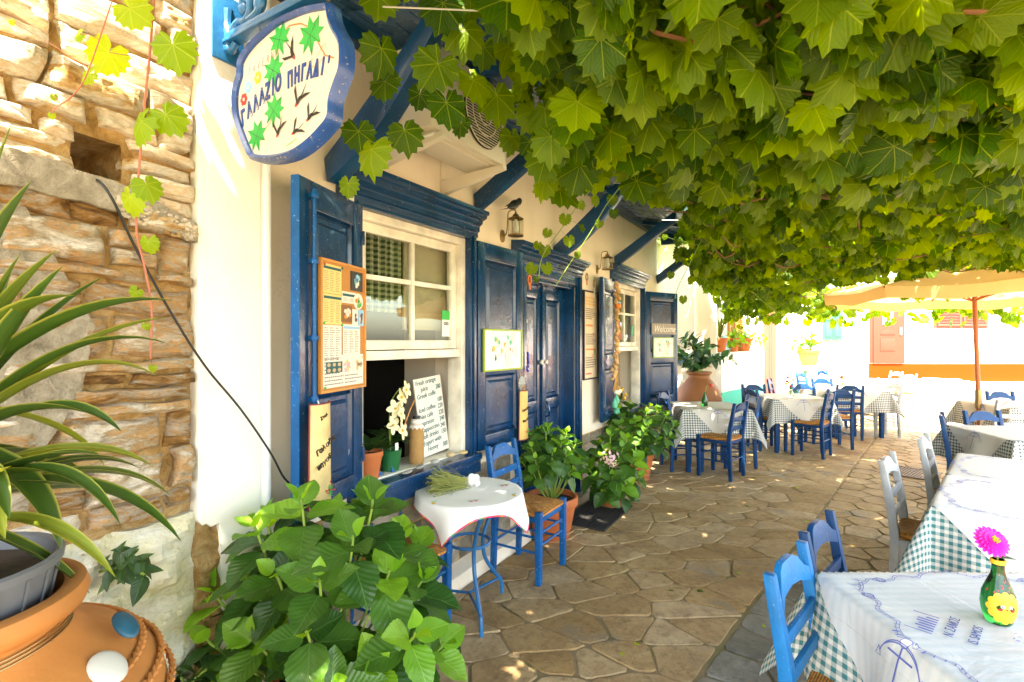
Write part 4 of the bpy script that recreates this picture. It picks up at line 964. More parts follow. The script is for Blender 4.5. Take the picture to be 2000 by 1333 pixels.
t2, o2 = table('right-hand table with green gingham hanging towards us', c2, math.atan2(L2.y, L2.x), .41, .36, .80, 2, True, 'green gingham cloth hanging at the near end of the long right-hand table', 'white anchor-printed overlay clipped over the green gingham end', mats=('gingham', 'oilcloth'))
c3 = c2+L2*.83
t3, o3 = table('second table of the long right-hand pair behind the pale grey chair', c3, math.atan2(L2.y, L2.x), .41, .30, .80, 3, True, 'gingham cloth at the far end of the long right-hand table', 'white printed overlay on the far half of the long right-hand table', mats=('gingham', 'oilcloth_far'))
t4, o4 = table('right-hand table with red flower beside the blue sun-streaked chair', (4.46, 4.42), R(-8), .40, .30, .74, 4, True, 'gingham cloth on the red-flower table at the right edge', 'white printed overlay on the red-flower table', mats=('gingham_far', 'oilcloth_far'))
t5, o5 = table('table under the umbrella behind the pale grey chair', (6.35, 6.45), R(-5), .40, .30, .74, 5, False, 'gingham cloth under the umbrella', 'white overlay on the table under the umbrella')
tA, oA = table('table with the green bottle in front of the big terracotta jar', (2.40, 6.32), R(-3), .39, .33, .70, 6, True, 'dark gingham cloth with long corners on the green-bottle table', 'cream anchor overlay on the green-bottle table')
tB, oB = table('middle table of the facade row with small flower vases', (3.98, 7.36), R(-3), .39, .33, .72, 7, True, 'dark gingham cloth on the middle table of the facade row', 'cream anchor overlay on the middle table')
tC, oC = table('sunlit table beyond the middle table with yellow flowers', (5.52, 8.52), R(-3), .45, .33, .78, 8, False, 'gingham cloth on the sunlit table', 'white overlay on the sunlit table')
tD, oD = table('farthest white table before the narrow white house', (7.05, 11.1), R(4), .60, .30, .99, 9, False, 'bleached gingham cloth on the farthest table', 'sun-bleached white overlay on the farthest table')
for s_ in ((.3, -.9),):
    pass
# printed words on the front oilcloth
for body, x, y in (('N. ΣΑΜΟΣ', -.285, .01), ('IS. SAMOS', -.250, -.025)):
    text(body, .030, o1, 'ink_navy', (x, y, .7522), (0, 0, R(42)), .0003, 'print', shear=.1, sx=.9)
mb = MB(); rg = random.Random(3)
for k in range(6): mb.box((-.005+.016*k, .04, 0), (.001+.016*k, .045+rg.uniform(.02, .05), .0004))
mb.box((-.02, .04, 0), (-.017, .10, .0004)); mb.box((.095, .04, 0), (.098, .10, .0004))
o = mb.obj('bar_print', 'ink_blue', o1, kind='stuff'); o.location = (-.285, .01, .7518); o.rotation_euler = (0, 0, R(42)); mb = MB()
for k in range(150): 
    x, y = -.13+rg.random()*.20, -.12+rg.random()*.15; mb.box((x, y, .7516), (x+rg.uniform(.003, .012), y+rg.uniform(.001, .003), .7521))
mb.obj('picture_print', 'ink_blue', o1, kind='stuff')
clp = E('cloth_clip', 'small white clip holding the overlay at the edge of the gingham table', 'clip', (*(c2+M2*.413-L2*.10), .755), math.atan2(L2.y, L2.x)+R(0))
mb = MB(); mb.box((-.012, -.004, -.05), (-.002, .006, .03)); mb.box((.002, -.004, -.05), (.012, .006, .03)); mb.obj('jaw', 'white', clp, bevel=.002)
mb = MB(); mb.tube([(-.014, .0, .0), (.014, .0, .0)], .004, 8); mb.obj('spring', 'wire', clp)

# ---------------------------------------------------------------- round iron table
TC = Vector((-.245, 2.93)); tr = E('round_iron_table', 'small round table on curved blue iron legs by the first window', 'table', (TC.x, TC.y, FZ), R(0))
MB().lathe([(.001, .655), (.295, .655), (.30, .66), (.30, .675), (.295, .68), (.001, .68)], 40).obj('tabletop', 'iron_blue', tr, smooth=True)
for k in range(3):
    a = R(-72+120*k); d_ = Vector((math.cos(a), math.sin(a), 0))
    P = smooth_path([d_*r_+Vector((0, 0, z)) for r_, z in ((.26, .655), (.255, .60), (.20, .54), (.14, .45), (.11, .36), (.13, .26), (.20, .16), (.265, .08), (.275, 0))], 4)
    MB().tube(P, .0115, 8).obj('leg', 'iron_blue', tr, smooth=True)
    MB().tube([d_*.27+Vector((0, 0, .10)), Vector((0, 0, .10))], .008, 6).obj('spoke', 'iron_blue', tr, smooth=True)
MB().tube([(.118*math.cos(a), .118*math.sin(a), .395) for a in np.linspace(0, 2*math.pi, 25)[:-1]], .009, 6, closed=True).obj('ring', 'iron_blue', tr, smooth=True)
MB().tube([(.28*math.cos(a), .28*math.sin(a), .635) for a in np.linspace(0, 2*math.pi, 37)[:-1]], .011, 6, closed=True).obj('hoop', 'iron_blue', tr, smooth=True)
def rdrape(u, v, off=0., Rr=.305):
    r_ = math.hypot(u, v)
    if r_ <= Rr: return (u, v, .684+off+.0012*mnoise.noise(Vector((u*9, v*9, 0))))
    d_ = r_-Rr; an = math.atan2(v, u); o_ = d_*(.10+.16*math.sin(an*8+.6))+.004*min(1, d_*30); z = .684-math.sqrt(max(0, d_*d_-o_*o_)); rr = Rr+o_+off
    return (rr*math.cos(an), rr*math.sin(an), z+off*.3)
mb = MB(); mb.uv = []; n = 52
for j in range(n+1):
    for i in range(n+1):
        u, v = .362*(2*i/n-1), .362*(2*j/n-1); mb.v.append(rdrape(u, v)); mb.uv.append((u, v))
mb.f = [(j*(n+1)+i, j*(n+1)+i+1, (j+1)*(n+1)+i+1, (j+1)*(n+1)+i) for j in range(n) for i in range(n)]
rc = E('fruit_tablecloth', 'white fruit-printed cloth with red and orange border on the round table', 'tablecloth', (TC.x, TC.y, FZ), R(26))
mb.obj('cloth', 'cloth_round', rc, smooth=True, ang=80)
def motif(x, y, s_, kind):
    f = lambda p, q: rdrape(p, q, .0014); f2 = lambda p, q: rdrape(p, q, .0022)
    if kind == 'pear':
        MB().flat([(x+s_*(.5+.14*math.cos(a))*math.cos(a)*.9, y+s_*.75*math.sin(a)*(1 if math.sin(a) < 0 else 1.35)) for a in np.linspace(0, 2*math.pi, 17)[:-1]], f).obj('pear_print', 'ink_yellow', rc)
        mb = MB(); mb.stroke([(x, y+s_), (x+s_*.4, y+s_*1.5)], s_*.25, f2); mb.flat([(x+s_*.2, y+s_*1.1), (x+s_*1.2, y+s_*1.5), (x+s_*1.3, y+s_*1.1), (x+s_*.7, y+s_*.9)], f2); mb.obj('leaf_print', 'ink_green', rc)
    else:
        mb = MB()
        for dx in (-.7, .7): mb.flat([(x+s_*dx+s_*.6*math.cos(a), y+s_*.45*math.sin(a)) for a in np.linspace(0, 2*math.pi, 13)[:-1]], f)
        mb.obj('cherry_print', 'ink_pink', rc); mb = MB(); mb.stroke([(x-s_*1.6, y+s_*.9), (x, y+s_*.8), (x+s_*1.6, y+s_*.5)], s_*.3, f2); mb.flat([(x, y+s_*.6), (x+s_*.5, y+s_*1.1), (x+s_*1.0, y+s_*.9)], f2); mb.obj('leaf_print', 'ink_green', rc)
def rr_(px, py):   # print positions given as offsets in the street frame
    return (px*math.cos(R(-26))-py*math.sin(R(-26)), px*math.sin(R(-26))+py*math.cos(R(-26)))
for px, py, s_, k in ((-.17, -.235, .022, 'pear'), (.255, -.10, .022, 'pear'), (.04, -.20, .02, 'ch'), (.20, .10, .02, 'ch'), (-.20, .02, .02, 'ch'), (.0, .22, .02, 'ch'), (-.2, .2, .02, 'pear')): motif(*rr_(px, py), s_, k)
he = E('herb_bundle', 'dry green herb bundle tied with white ribbon on the round table', 'herbs', (TC.x-.09, TC.y+.03, FZ+.687), R(20)); he.scale = (1, 1.5, 1.9)
mb = MB(); rg = random.Random(8)
for k in range(170):
    y0, z0 = rg.gauss(0, .028), rg.gauss(.018, .012); y1, z1 = y0*1.6+rg.gauss(0, .012), max(0, z0*1.2+rg.gauss(0, .012))
    x0, x1 = rg.uniform(-.02, .09), rg.uniform(-.17, -.03); mb.tube([(x0, y0*.5, max(.003, z0*.7)), ((x0+x1)/2, y0, max(.003, z0)), (x1, y1, z1)], rg.uniform(.0008, .002), 3, cap=False)
mb.obj('sprigs', 'herb', he, kind='stuff')
mb = MB(); mb.sphere((.105, .0, .022), .022, 10, 6, (1.2, .7, .9)); mb.sphere((.14, .02, .02), .018, 10, 6, (1.3, .5, .8)); mb.sphere((.13, -.02, .015), .016, 10, 6, (1.2, .6, .7)); mb.obj('ribbon', 'white', he, smooth=True)

# ---------------------------------------------------------------- bottles and flowers on the tables
def bottle(name, label, cat, loc, prof, mat, sc=1.):
    r = E(name, label, cat, loc); MB().lathe([(a*sc, b*sc) for a, b in prof], 24).obj('bottle', mat, r, smooth=True); return r
def daisy(r, c, rad, mat, npet, rings, tilt, cmat='ink_yellow', w_=.3):
    m = T(*c) @ tilt.to_4x4(); pet = mm(('pet', mat, w_), lambda: petal_mesh(mat, w_))
    for k in range(rings):
        for i in range(npet):
            a = 2*math.pi*(i+.5*(k % 2))/npet; s_ = rad*(1-.2*k)
            inst('petal', pet, r, m @ Matrix.Rotation(a, 4, 'Z') @ T(0, 0, .004*k) @ Matrix.Rotation(R(4+9*k), 4, 'X') @ Matrix.Scale(s_, 4))
    mb = MB(); rg = random.Random(4)
    for i in range(40):
        a, q = rg.random()*6.28, rad*.22*math.sqrt(rg.random()); mb.sphere((q*math.cos(a), q*math.sin(a), .004*rings+rad*.08), rad*.045, 5, 3, (1, 1, 1.8))
    o = mb.obj('flower_centre', cmat, r); o.matrix_local = m
def petal_mesh(mat, w_):
    mb = MB(); vs = []
    for j in range(6):
        t_ = j/5; hw = w_*math.sin(math.pi*min(.86, .12+t_*.74))*.75
        for i in (-1, 0, 1): vs.append((i*hw, .08+.92*t_-(.05*abs(i) if j == 5 else 0), .06*abs(i)-.10*t_*t_))
    mb.add(vs, [(j*3+i, j*3+i+1, j*3+3+i+1, j*3+3+i) for j in range(5) for i in range(2)]); return mb.mesh('petal', mat, smooth=True)
FB = E('sunflower_bottle', 'small green bottle painted with a smiling yellow flower holding a magenta zinnia', 'vase', (1.372, 1.445, FZ+.747))
prof = [(.001, .0), (.026, .0), (.031, .006), (.037, .03), (.040, .055), (.036, .085), (.026, .112), (.017, .135), (.0145, .15), (.0145, .168), (.017, .170), (.017, .176), (.0125, .178), (.0115, .16)]
MB().lathe(prof, 28).obj('bottle', 'glass_green', FB, smooth=True); MB().lathe([(.0145, .166), (.0175, .166), (.018, .177), (.0145, .178)], 20).obj('rim_band', 'ink_yellow', FB, smooth=True)
def br(z):
    for (r0, z0), (r1, z1) in zip(prof[1:], prof[2:]):
        if z0 <= z <= z1 and z1 > z0: return r0+(r1-r0)*(z-z0)/(z1-z0)
    return .03
def onb(x, z, off=.0008):       # point on the bottle: x = arc length from the side facing the street, z = height
    q = br(z)+off; a = R(-90-18)+x/.038; return (q*math.cos(a), q*math.sin(a), z)
def disc_on(mb, x, z, rx, rz, off, n=16):
    P = [onb(x+rx*math.cos(a), z+rz*math.sin(a), off) for a in np.linspace(0, 2*math.pi, n+1)[:-1]]; P.append(onb(x, z, off)); mb.add(P, [(i, (i+1) % n, n) for i in range(n)])
mb = MB()
for k in range(12):
    a = 2*math.pi*k/12; disc_on(mb, .033*math.cos(a), .054+.034*math.sin(a), .0105, .0105, .0010)
mb.obj('painted_petals', 'ink_yellow', FB); mb = MB(); disc_on(mb, 0, .054, .027, .027, .0018, 20); mb.obj('painted_face', 'ink_yellow', FB)
mb = MB(); [disc_on(mb, x, .060, .0042, .0042, .0024) for x in (-.008, .008)]; mb.obj('painted_eye_whites', 'white', FB)
mb = MB(); [disc_on(mb, x, .059, .0018, .0022, .0030) for x in (-.008, .008)]
for k in range(9): disc_on(mb, -.009+.00225*k, .046-.004*math.sin(math.pi*k/8), .0009, .0009, .0026, 6)
mb.obj('painted_features', 'ink_black', FB)
mb = MB(); [disc_on(mb, x, .051, .0042, .0036, .0026) for x in (-.013, .013)]; disc_on(mb, 0, .053, .0024, .0024, .003); mb.obj('painted_cheeks', 'ink_red', FB)
mb = MB(); rg = random.Random(2)
for k in range(16): disc_on(mb, rg.uniform(-.05, .05), rg.uniform(.092, .145), .0022, .0022, .001, 8)
mb.obj('painted_dots', 'ink_red', FB)
MB().tube(smooth_path([(0, 0, .06), (0, 0, .17), (-.012, 0, .20), (-.028, -.005, .222)]), .0022, 6).obj('stem', 'green_stem', FB, smooth=True)
# ---------------------------------------------------------------- leaves
def ovate_mesh(name, mat, hw=.36, fold=.28, curl=.25, teeth=True, nt=16, tip=1.1):
    mb = MB(); mb.uv = []; vs = []
    for j in range(nt+1):
        t_ = j/nt; w_ = hw*(math.sin(math.pi*min(1, t_**.78))**.75)*(1-.25*t_**3) if 0 < t_ < 1 else 0.004
        for i in (-2, -1, 0, 1, 2):
            x = w_*i/2
            if abs(i) == 2 and teeth and 0 < j < nt: x *= 1+.032*(1 if j % 2 else -1)
            y = t_*1.0; z = fold*abs(x)-curl*t_*t_*.6+.012*math.sin(j*.9+i); vs.append((x, y, z)); mb.uv.append((x, t_))
    mb.v = vs; mb.f = [(j*5+i, j*5+i+1, j*5+6+i, j*5+5+i) for j in range(nt) for i in range(4)]
    return mb.mesh(name, mat, smooth=True, ang=180)
def leafM(p, d, up, s_):
    y = Vector(d).normalized(); x = y.cross(Vector(up))
    if x.length < 1e-3: x = y.orthogonal()
    x.normalize(); z = x.cross(y); m = Matrix((x, y, z)).transposed().to_4x4(); m.translation = p; return m @ Matrix.Diagonal((s_, s_, s_, 1))
LM = {k: [ovate_mesh('leaf', m_, hw, fo, cu) for hw, fo, cu in ((.40, .3, .25), (.37, .18, .45), (.42, .35, .1))] for k, m_ in (('old', 'hyd'), ('young', 'hyd_young'))}
LM['bay'] = [ovate_mesh('leaf', 'bay', .27, .25, .2, False, 7), ovate_mesh('leaf', 'bay', .30, .15, .35, False, 7)]
LM['house'] = [ovate_mesh('leaf', 'houseplant', .24, .2, .4, False, 8), ovate_mesh('leaf', 'houseplant', .28, .2, .6, False, 8)]
def hydrangea(root, c, rad, L, n, seed, base, front=(0, -1, .4), levels=4, young=.5, zmin=.05, wallcut=.04, front_bias=True):
    rg = random.Random(seed); c = Vector(c); st = MB(); ro = root.location; cnt = 0; k = 0
    pts = []
    while len(pts) < n and k < 6000:
        k += 1; v = Vector((rg.gauss(0, 1), rg.gauss(0, 1), rg.gauss(0, 1))).normalized()
        if front_bias and v.dot(Vector(front)) < rg.uniform(-.75, .15): continue
        if v.z < -.75: continue
        q = rg.choice((1, 1, .8)); p = c+Vector((v.x*rad[0], v.y*rad[1], v.z*rad[2]))*q
        if (p-P0).dot(NV) < wallcut+L*.5: p = p+NV*(wallcut+L*.5-(p-P0).dot(NV))
        if p.z < zmin: continue
        if any((p-o).length < L*.95 for o in pts): continue
        pts.append(p)
        ax = (v*.55+Vector((0, 0, .85))+Vector(front)*.25).normalized(); az_ = rg.random()*6.28
        mid = Vector(base).lerp(p, .55)+Vector((0, 0, -.04)); st.tube(smooth_path([Vector(base)-ro, mid-ro, p-ax*.06-ro, p-ro], 3), [.005]*9+[.0035], 5, cap=False)
        e1 = ax.orthogonal().normalized(); e2 = ax.cross(e1)
        ysc = rg.random() < young
        for lv in range(levels):
            for sd in (0, math.pi):
                a = az_+lv*math.pi/2+sd+rg.uniform(-.25, .25); h_ = e1*math.cos(a)+e2*math.sin(a)
                el = R((28, 58, 82, 100)[lv]+rg.uniform(-10, 10)); d_ = ax*math.cos(el)+h_*math.sin(el); s_ = L*(.42, .78, 1.0, 1.08)[lv]*rg.uniform(.85, 1.12)
                b = p-ax*(.028*lv)*(L/.13)+h_*.012
                key = 'young' if (lv == 0 or (lv == 1 and ysc) or (lv == 2 and ysc and rg.random() < .35)) else 'old'
                m_ = leafM(b-ro, d_, ax if el < R(95) else (ax+Vector((0, 0, .5))), s_); inst('leaf', rg.choice(LM[key]), root, m_); cnt += 1
                if cnt < 290: pass
        if cnt > 286: break
    st.obj('stems', 'green_stem', root, smooth=True)
    return root
big = E('large_hydrangea', 'big leafy hydrangea in the foreground hiding a chair, below the painted tile', 'plant', (-.70, 1.92, 0))
hydrangea(big, (-.665, 1.90, .56), (.44, .30, .44),   .162, 38, 3, (-.70, 1.92, .25), (.1, -1, .5), young=.45, zmin=.14)
MB().lathe([(.001, .0), (.13, .0), (.15, .02), (.19, .27), (.205, .27), (.205, .30), (.185, .30), (.18, .27)], 28).obj('pot', 'terracotta', big, smooth=True)
MB().lathe([(.001, .262), (.183, .262)], 20).obj('soil', 'soil', big)
def pot(root, r_, h, mat='terracotta', saucer=True, z0=0):
    MB().lathe([(.001, 0), (r_*.66, 0), (r_*.68, .01), (r_*.93, h*.80), (r_*1.0, h*.80), (r_*1.02, h*.82), (r_*1.02, h-.006), (r_*1.0, h), (r_*.92, h), (r_*.90, h*.86)], 30, c=(0, 0, z0)).obj('pot', mat, root, smooth=True)
    MB().lathe([(.001, h*.87), (r_*.91, h*.87)], 18, c=(0, 0, z0)).obj('soil', 'soil', root)
    if saucer: 
        for zz in (.025, .07): MB().tube([(r_*.86*math.cos(a), r_*.86*math.sin(a), zz) for a in np.linspace(0, 2*math.pi, 25)[:-1]], .004, 5, closed=True).obj('wire_ring', 'brass', root, smooth=True)
p1 = E('potted_hydrangea', 'hydrangea in an orange terracotta pot beside the navy door', 'plant', (.31, 4.03, FZ)); pot(p1, .205, .33)
hydrangea(p1, (.28, 4.0, .68), (.25, .22, .20), .115, 30, 5, (.31, 4.03, .28), (0, -1, .5), young=.25, zmin=.52)
p2 = E('pink_flowered_hydrangea', 'drooping hydrangea with one faded pink flower head beyond the door pot', 'plant', (.92, 4.78, FZ)); pot(p2, .14, .26)
hydrangea(p2, (.92, 4.66, .42), (.24, .22, .30), .15, 26, 9, (.92, 4.78, .22), (.1, -1, .3), young=.3, zmin=.14)
mb = MB(); mb2 = MB(); rg = random.Random(1); fc = Vector((.86, 4.52, .52))-p2.location
for k in range(110):
    v = Vector((rg.gauss(0, 1), rg.gauss(0, 1), rg.gauss(0, 1))).normalized(); b = fc+v*.085; e1 = v.orthogonal().normalized(); e2 = v.cross(e1); a0 = rg.random()*3
    for q in range(4):
        a = a0+q*math.pi/2; h_ = e1*math.cos(a)+e2*math.sin(a); h2_ = e1*math.cos(a+.8)+e2*math.sin(a+.8); h0_ = e1*math.cos(a-.8)+e2*math.sin(a-.8)
        (mb if k % 3 else mb2).add([b, b+h0_*.009+v*.002, b+h_*.016+v*.004, b+h2_*.009+v*.002], [(0, 1, 2, 3)])
mb.obj('flower_head', 'petal_pink', p2); mb2.obj('flower_head', simple('faded_yellow_petal', (.72, .58, .30), .7, .3), p2)
MB().tube([(0, 0, .25), fc-Vector((0, 0, .08))], .004, 6).obj('flower_stalk', 'green_stem', p2)
p3 = E('dark_hydrangea', 'tall dark-leaved hydrangea under the second window in a terracotta pot', 'plant', (1.42, 5.72, FZ)); pot(p3, .16, .30)
hydrangea(p3, (1.38, 5.66, .58), (.42, .26, .28), .13, 24, 12, (1.42, 5.72, .26), (.1, -1, .4), young=.04, zmin=.28)
# big jar with glossy shrub
J = Vector((2.93, 8.02, 0)); jar = E('big_terracotta_jar', 'big brown terracotta jar behind the green-bottle table', 'jar', J)
MB().lathe([(.001, 0), (.16, 0), (.18, .03), (.27, .30), (.335, .56), (.34, .66), (.30, .80), (.20, .93), (.165, .97), (.16, 1.02), (.19, 1.04), (.19, 1.07), (.15, 1.07), (.14, .98)], 40).obj('body', simple('brown_jar_clay', (.25, .085, .022), .65, .3, 3.5, .4, 25), jar, smooth=True)
for zz in (.30, .56): MB().tube([(.272*math.cos(a), .272*math.sin(a), zz) for a in np.linspace(0, 6.283, 33)[:-1]] if zz < .4 else [(.338*math.cos(a), .338*math.sin(a), zz) for a in np.linspace(0, 6.283, 33)[:-1]], .006, 6, closed=True).obj('rim_ridge', 'terracotta_old', jar, smooth=True)
shb = E('jar_shrub', 'dark glossy leafy shrub growing from the big terracotta jar', 'plant', J+Vector((0, 0, 1.0)))
def shrub(root, rx, ry, h, nb, nl, L, seed, meshes, lean=(0, 0), spread=1, stem='green_stem', up0=.0, low=0):
    rg = random.Random(seed); st = MB(); c = 0
    for b in range(nb):
        a = rg.random()*6.283; e = rg.random()**.5; tip = Vector((rx*e*math.cos(a)+lean[0], ry*e*math.sin(a)+lean[1], h*(1-.45*e*e)*rg.uniform(.7, 1.05)+low*e)); mid = tip*.5+Vector((-tip.x*.2, -tip.y*.2, h*.15+up0))
        P = smooth_path([Vector((0, 0, 0)), mid, tip], 6); st.tube(P, .004, 5, cap=False)
        for k in range(nl):
            t_ = .25+.75*k/(nl-1); i = min(len(P)-2, int(t_*(len(P)-1))); p = P[i]; ax = (P[i+1]-P[i]).normalized(); an = k*2.4+rg.random(); e1 = ax.orthogonal().normalized(); e2 = ax.cross(e1)
            hd = e1*math.cos(an)+e2*math.sin(an); d_ = (ax*.5+hd+Vector((0, 0, rg.uniform(-.5, .3)))).normalized()
            inst('leaf', rg.choice(meshes), root, leafM(p, d_, ax+Vector((0, 0, 1)), L*rg.uniform(.7, 1.2))); c += 1
    st.obj('stems', stem, root, smooth=True); return c
shrub(shb, .62, .5, .72, 24, 11, .155, 4, LM['bay'], low=-.15)
# ---------------------------------------------------------------- yucca in the big front jar
Q = Vector((-1.06, .94, 0)); fj = E('front_amphora', 'large ochre terracotta amphora with rope bands at the lower left corner', 'jar', Q)
body = [(.001, 0), (.15, 0), (.17, .02), (.22, .20), (.30, .45), (.352, .66), (.362, .78), (.345, .86), (.29, .92), (.225, .955), (.19, .98), (.185, 1.0), (.195, 1.015), (.215, 1.025), (.222, 1.045), (.215, 1.065), (.195, 1.07), (.18, 1.06), (.175, .9)]
MB().lathe(body, 56).obj('body', 'terracotta_old', fj, smooth=True, ang=50)
for zz, r_ in ((.905, .306), (.87, .34), (.82, .36)):
    mb = MB(); N = 90
    for k in range(N):
        a0, a1 = 2*math.pi*k/N, 2*math.pi*(k+1.25)/N; mb.tube([(r_*math.cos(a0), r_*math.sin(a0), zz-.006), ((r_+.006)*math.cos((a0+a1)/2), (r_+.006)*math.sin((a0+a1)/2), zz), (r_*math.cos(a1), r_*math.sin(a1), zz+.006)], [.003, .0065, .003], 6)
    mb.obj('rope_band', 'terracotta_old', fj, smooth=True)
for zz in (.985, .992, .999): MB().tube([(.193*math.cos(a), .193*math.sin(a), zz+.001*math.sin(5*a)) for a in np.linspace(0, 6.283, 49)[:-1]], .0018, 5, closed=True).obj('neck_wire', 'brass', fj, smooth=True)
gp_ = E('grey_plastic_pot', 'dark grey plastic pot sitting in the mouth of the front amphora', 'pot', Q+Vector((0, 0, .93)))
MB().lathe([(.001, 0), (.135, 0), (.172, .185), (.180, .185), (.182, .20), (.176, .205), (.168, .20), (.162, .17)], 40).obj('body', 'pot_grey', gp_, smooth=True)
MB().lathe([(.001, .172), (.165, .172)], 20).obj('soil', 'soil', gp_)
for k in range(22):
    a = 2*math.pi*k/22; MB().bar(((.158)*math.cos(a), .158*math.sin(a), .10), (.174*math.cos(a), .174*math.sin(a), .182), .004, .004).obj('rib', 'pot_grey', gp_)
yu = E('yucca', 'striped yucca with long green and yellow blades over the grey plastic pot', 'plant', Q+Vector((0, 0, 1.10)))
MB().tube(smooth_path([(0, 0, 0), (.0, .0, .10), (-.01, .0, .24), (0, 0, .34)]), .036, 14).obj('trunk', 'bark', yu, smooth=True)
def blade(L, w_, d0, droop, seed, yel):
    n = 16; mb = MB(); mb.uv = []; d0 = Vector(d0).normalized(); p = Vector((0, 0, 0)); vs = []; d = d0.copy(); side = d0.cross(Vector((0, 0, 1))); side = side.normalized() if side.length > .05 else Vector((1, 0, 0))
    for k in range(n+1):
        t_ = k/n; w = w_*(.55+.9*t_ if t_ < .4 else .91*(1-((t_-.4)/.6)**2.2))*1.05+.0008; up = side.cross(d).normalized()
        for i in (-1, -.5, 0, .5, 1): vs.append(p+side*i*w/2+up*(abs(i)*w*.28)); mb.uv.append((i/2, t_*3))
        p = p+d*(L/n); d = (d+Vector((0, 0, -1))*droop*t_*1.6/n*3).normalized()
    mb.v = vs; mb.f = [(j*5+i, j*5+i+1, j*5+6+i, j*5+5+i) for j in range(n) for i in range(4)]; return mb
rg = random.Random(14)
for k in range(74):
    az_ = R(rg.uniform(-150, 70)) if k > 9 else R(rg.uniform(60, 210)); el = R(rg.choice((82, 72, 62, 50, 36, 22, 10, -5, -18, -32)))+rg.uniform(-.1, .1)
    d0 = (math.cos(el)*math.cos(az_), math.cos(el)*math.sin(az_)*.9, math.sin(el)); L = rg.uniform(.30, .48)*(1.15 if el > 1.1 else 1) if el > 0 else rg.uniform(.22, .34)
    # keep clear of the wall
    o = blade(L, rg.uniform(.042, .062), d0, rg.uniform(.1, .75) if el < R(60) else rg.uniform(0, .3), k, 0).obj('leaf', 'blade', yu, smooth=True, ang=180); o.location = (0, 0, .10+.24*rg.random()+(.04 if el > .8 else 0))
for lab, x, y, z, s_, m_ in (('flat white oval pebble lying on the shoulder of the front amphora', .290, .035, .928, (.042, .030, .009), 'pebble_white'), ('small blue painted pebble on the amphora shoulder', .245, .14, .952, (.040, .020, .010), 'pebble_blue')):
    o = MB().sphere((0, 0, 0), 1, 20, 12, s_).obj('pebble', m_, smooth=True); o.location = Q+Vector((x, y, z)); o.rotation_euler = (R(14) if y < 0 else R(2), R(24), R(-28)); tag(o, lab, 'pebble')
sm_ = E('wall_seedling', 'small green seedling sprouting from the wall beside the amphora rim', 'plant', W(2.0, .16, .78)); shrub(sm_, .15, .08, .12, 7, 5, .07, 5, LM['house'], lean=(.08, -.05))
sm2 = E('wall_seedling', 'little leafy weed at the foot of the broken pillar', 'plant', W(2.15, .2, .30)); shrub(sm2, .16, .1, .14, 6, 6, .09, 6, LM['house'])

# ---------------------------------------------------------------- the vine
def grape_arrays(seed, nout=20, cup=.2):
    rg = random.Random(seed); key = [(0, 1.06), (9, .93), (22, .83), (36, .82), (44, .87), (58, .79), (75, .73), (92, .75), (112, .69), (135, .66), (155, .58), (168, .38), (176, .1)]
    def rad(a):
        for (a0, r0), (a1, r1) in zip(key, key[1:]):
            if a0 <= a <= a1: return r0+(r1-r0)*(a-a0)/(a1-a0)
        return .12
    V = [(0, 0, 0)]; UVs = [(0, 0)]; angs = np.linspace(-172, 172, nout)
    for ring in (.55, 1):
        for i, a in enumerate(angs):
            q = rad(abs(a))*ring*(1+(.085*(1 if i % 2 else -1) if ring == 1 else 0)); x, y = q*math.sin(R(a)), q*math.cos(R(a)); rr = math.hypot(x, y)
            z = -cup*rr*rr+.045*math.cos(R(a)*360/48)*rr+.06*rg.uniform(-1, 1)*ring; V.append((x, y, z)); UVs.append((x, y))
    F = []
    for i in range(nout-1):
        F.append((0, 1+i+1, 1+i)); a, b = 1+i, 1+i+1; F.append((a, b, b+nout)); F.append((a, b+nout, a+nout))
    return np.array(V), np.array(UVs), np.array(F)
GV = [grape_arrays(s_, n_, c_) for s_, n_, c_ in ((1, 30, .25), (2, 30, .45), (3, 30, .1))]
def grape_mesh(k, mat):
    V, U, F = GV[k]; mb = MB(); mb.v = [tuple(v) for v in V]; mb.f = [tuple(int(i) for i in f) for f in F]; mb.uv = [tuple(u) for u in U]; return mb.mesh('leaf', mat, smooth=True, ang=180)
GM = {m_: [grape_mesh(k, m_) for k in range(3)] for m_ in ('grape', 'grape_young')}
vine = E('grape_vine', 'dense grape vine canopy trained on wires over the terrace', 'vine', (2.5, 4.5, 2.4))
VR = Vector(vine.location)
def canopy_z(x, y, w_):
    z = 2.38 if y < 4 else 2.38-.05*(y-4)
    if w_ < 1.6: z += .27*(1.6-w_)/.8*(1 if y < 5.5 else max(0, 1-(y-5.5)/2))
    return z+.10*mnoise.noise(Vector((x*.9, y*.9, 3)))
rg = random.Random(33); L_ = []; k = 0
def mk(x, y, z, s_, hang, facing=None):
    d = Vector((rg.gauss(0, .45), rg.gauss(0, .45), -1 if rg.random() < hang else -.25)).normalized()
    nn = Vector((rg.gauss(0, 1), rg.gauss(0, 1)-.65, rg.uniform(-.5, 1.2)))
    if facing: nn = Vector(facing)
    L_.append((leafM(Vector((x, y, z)), d, nn, s_), rg.random(), s_, rg.randrange(3)))
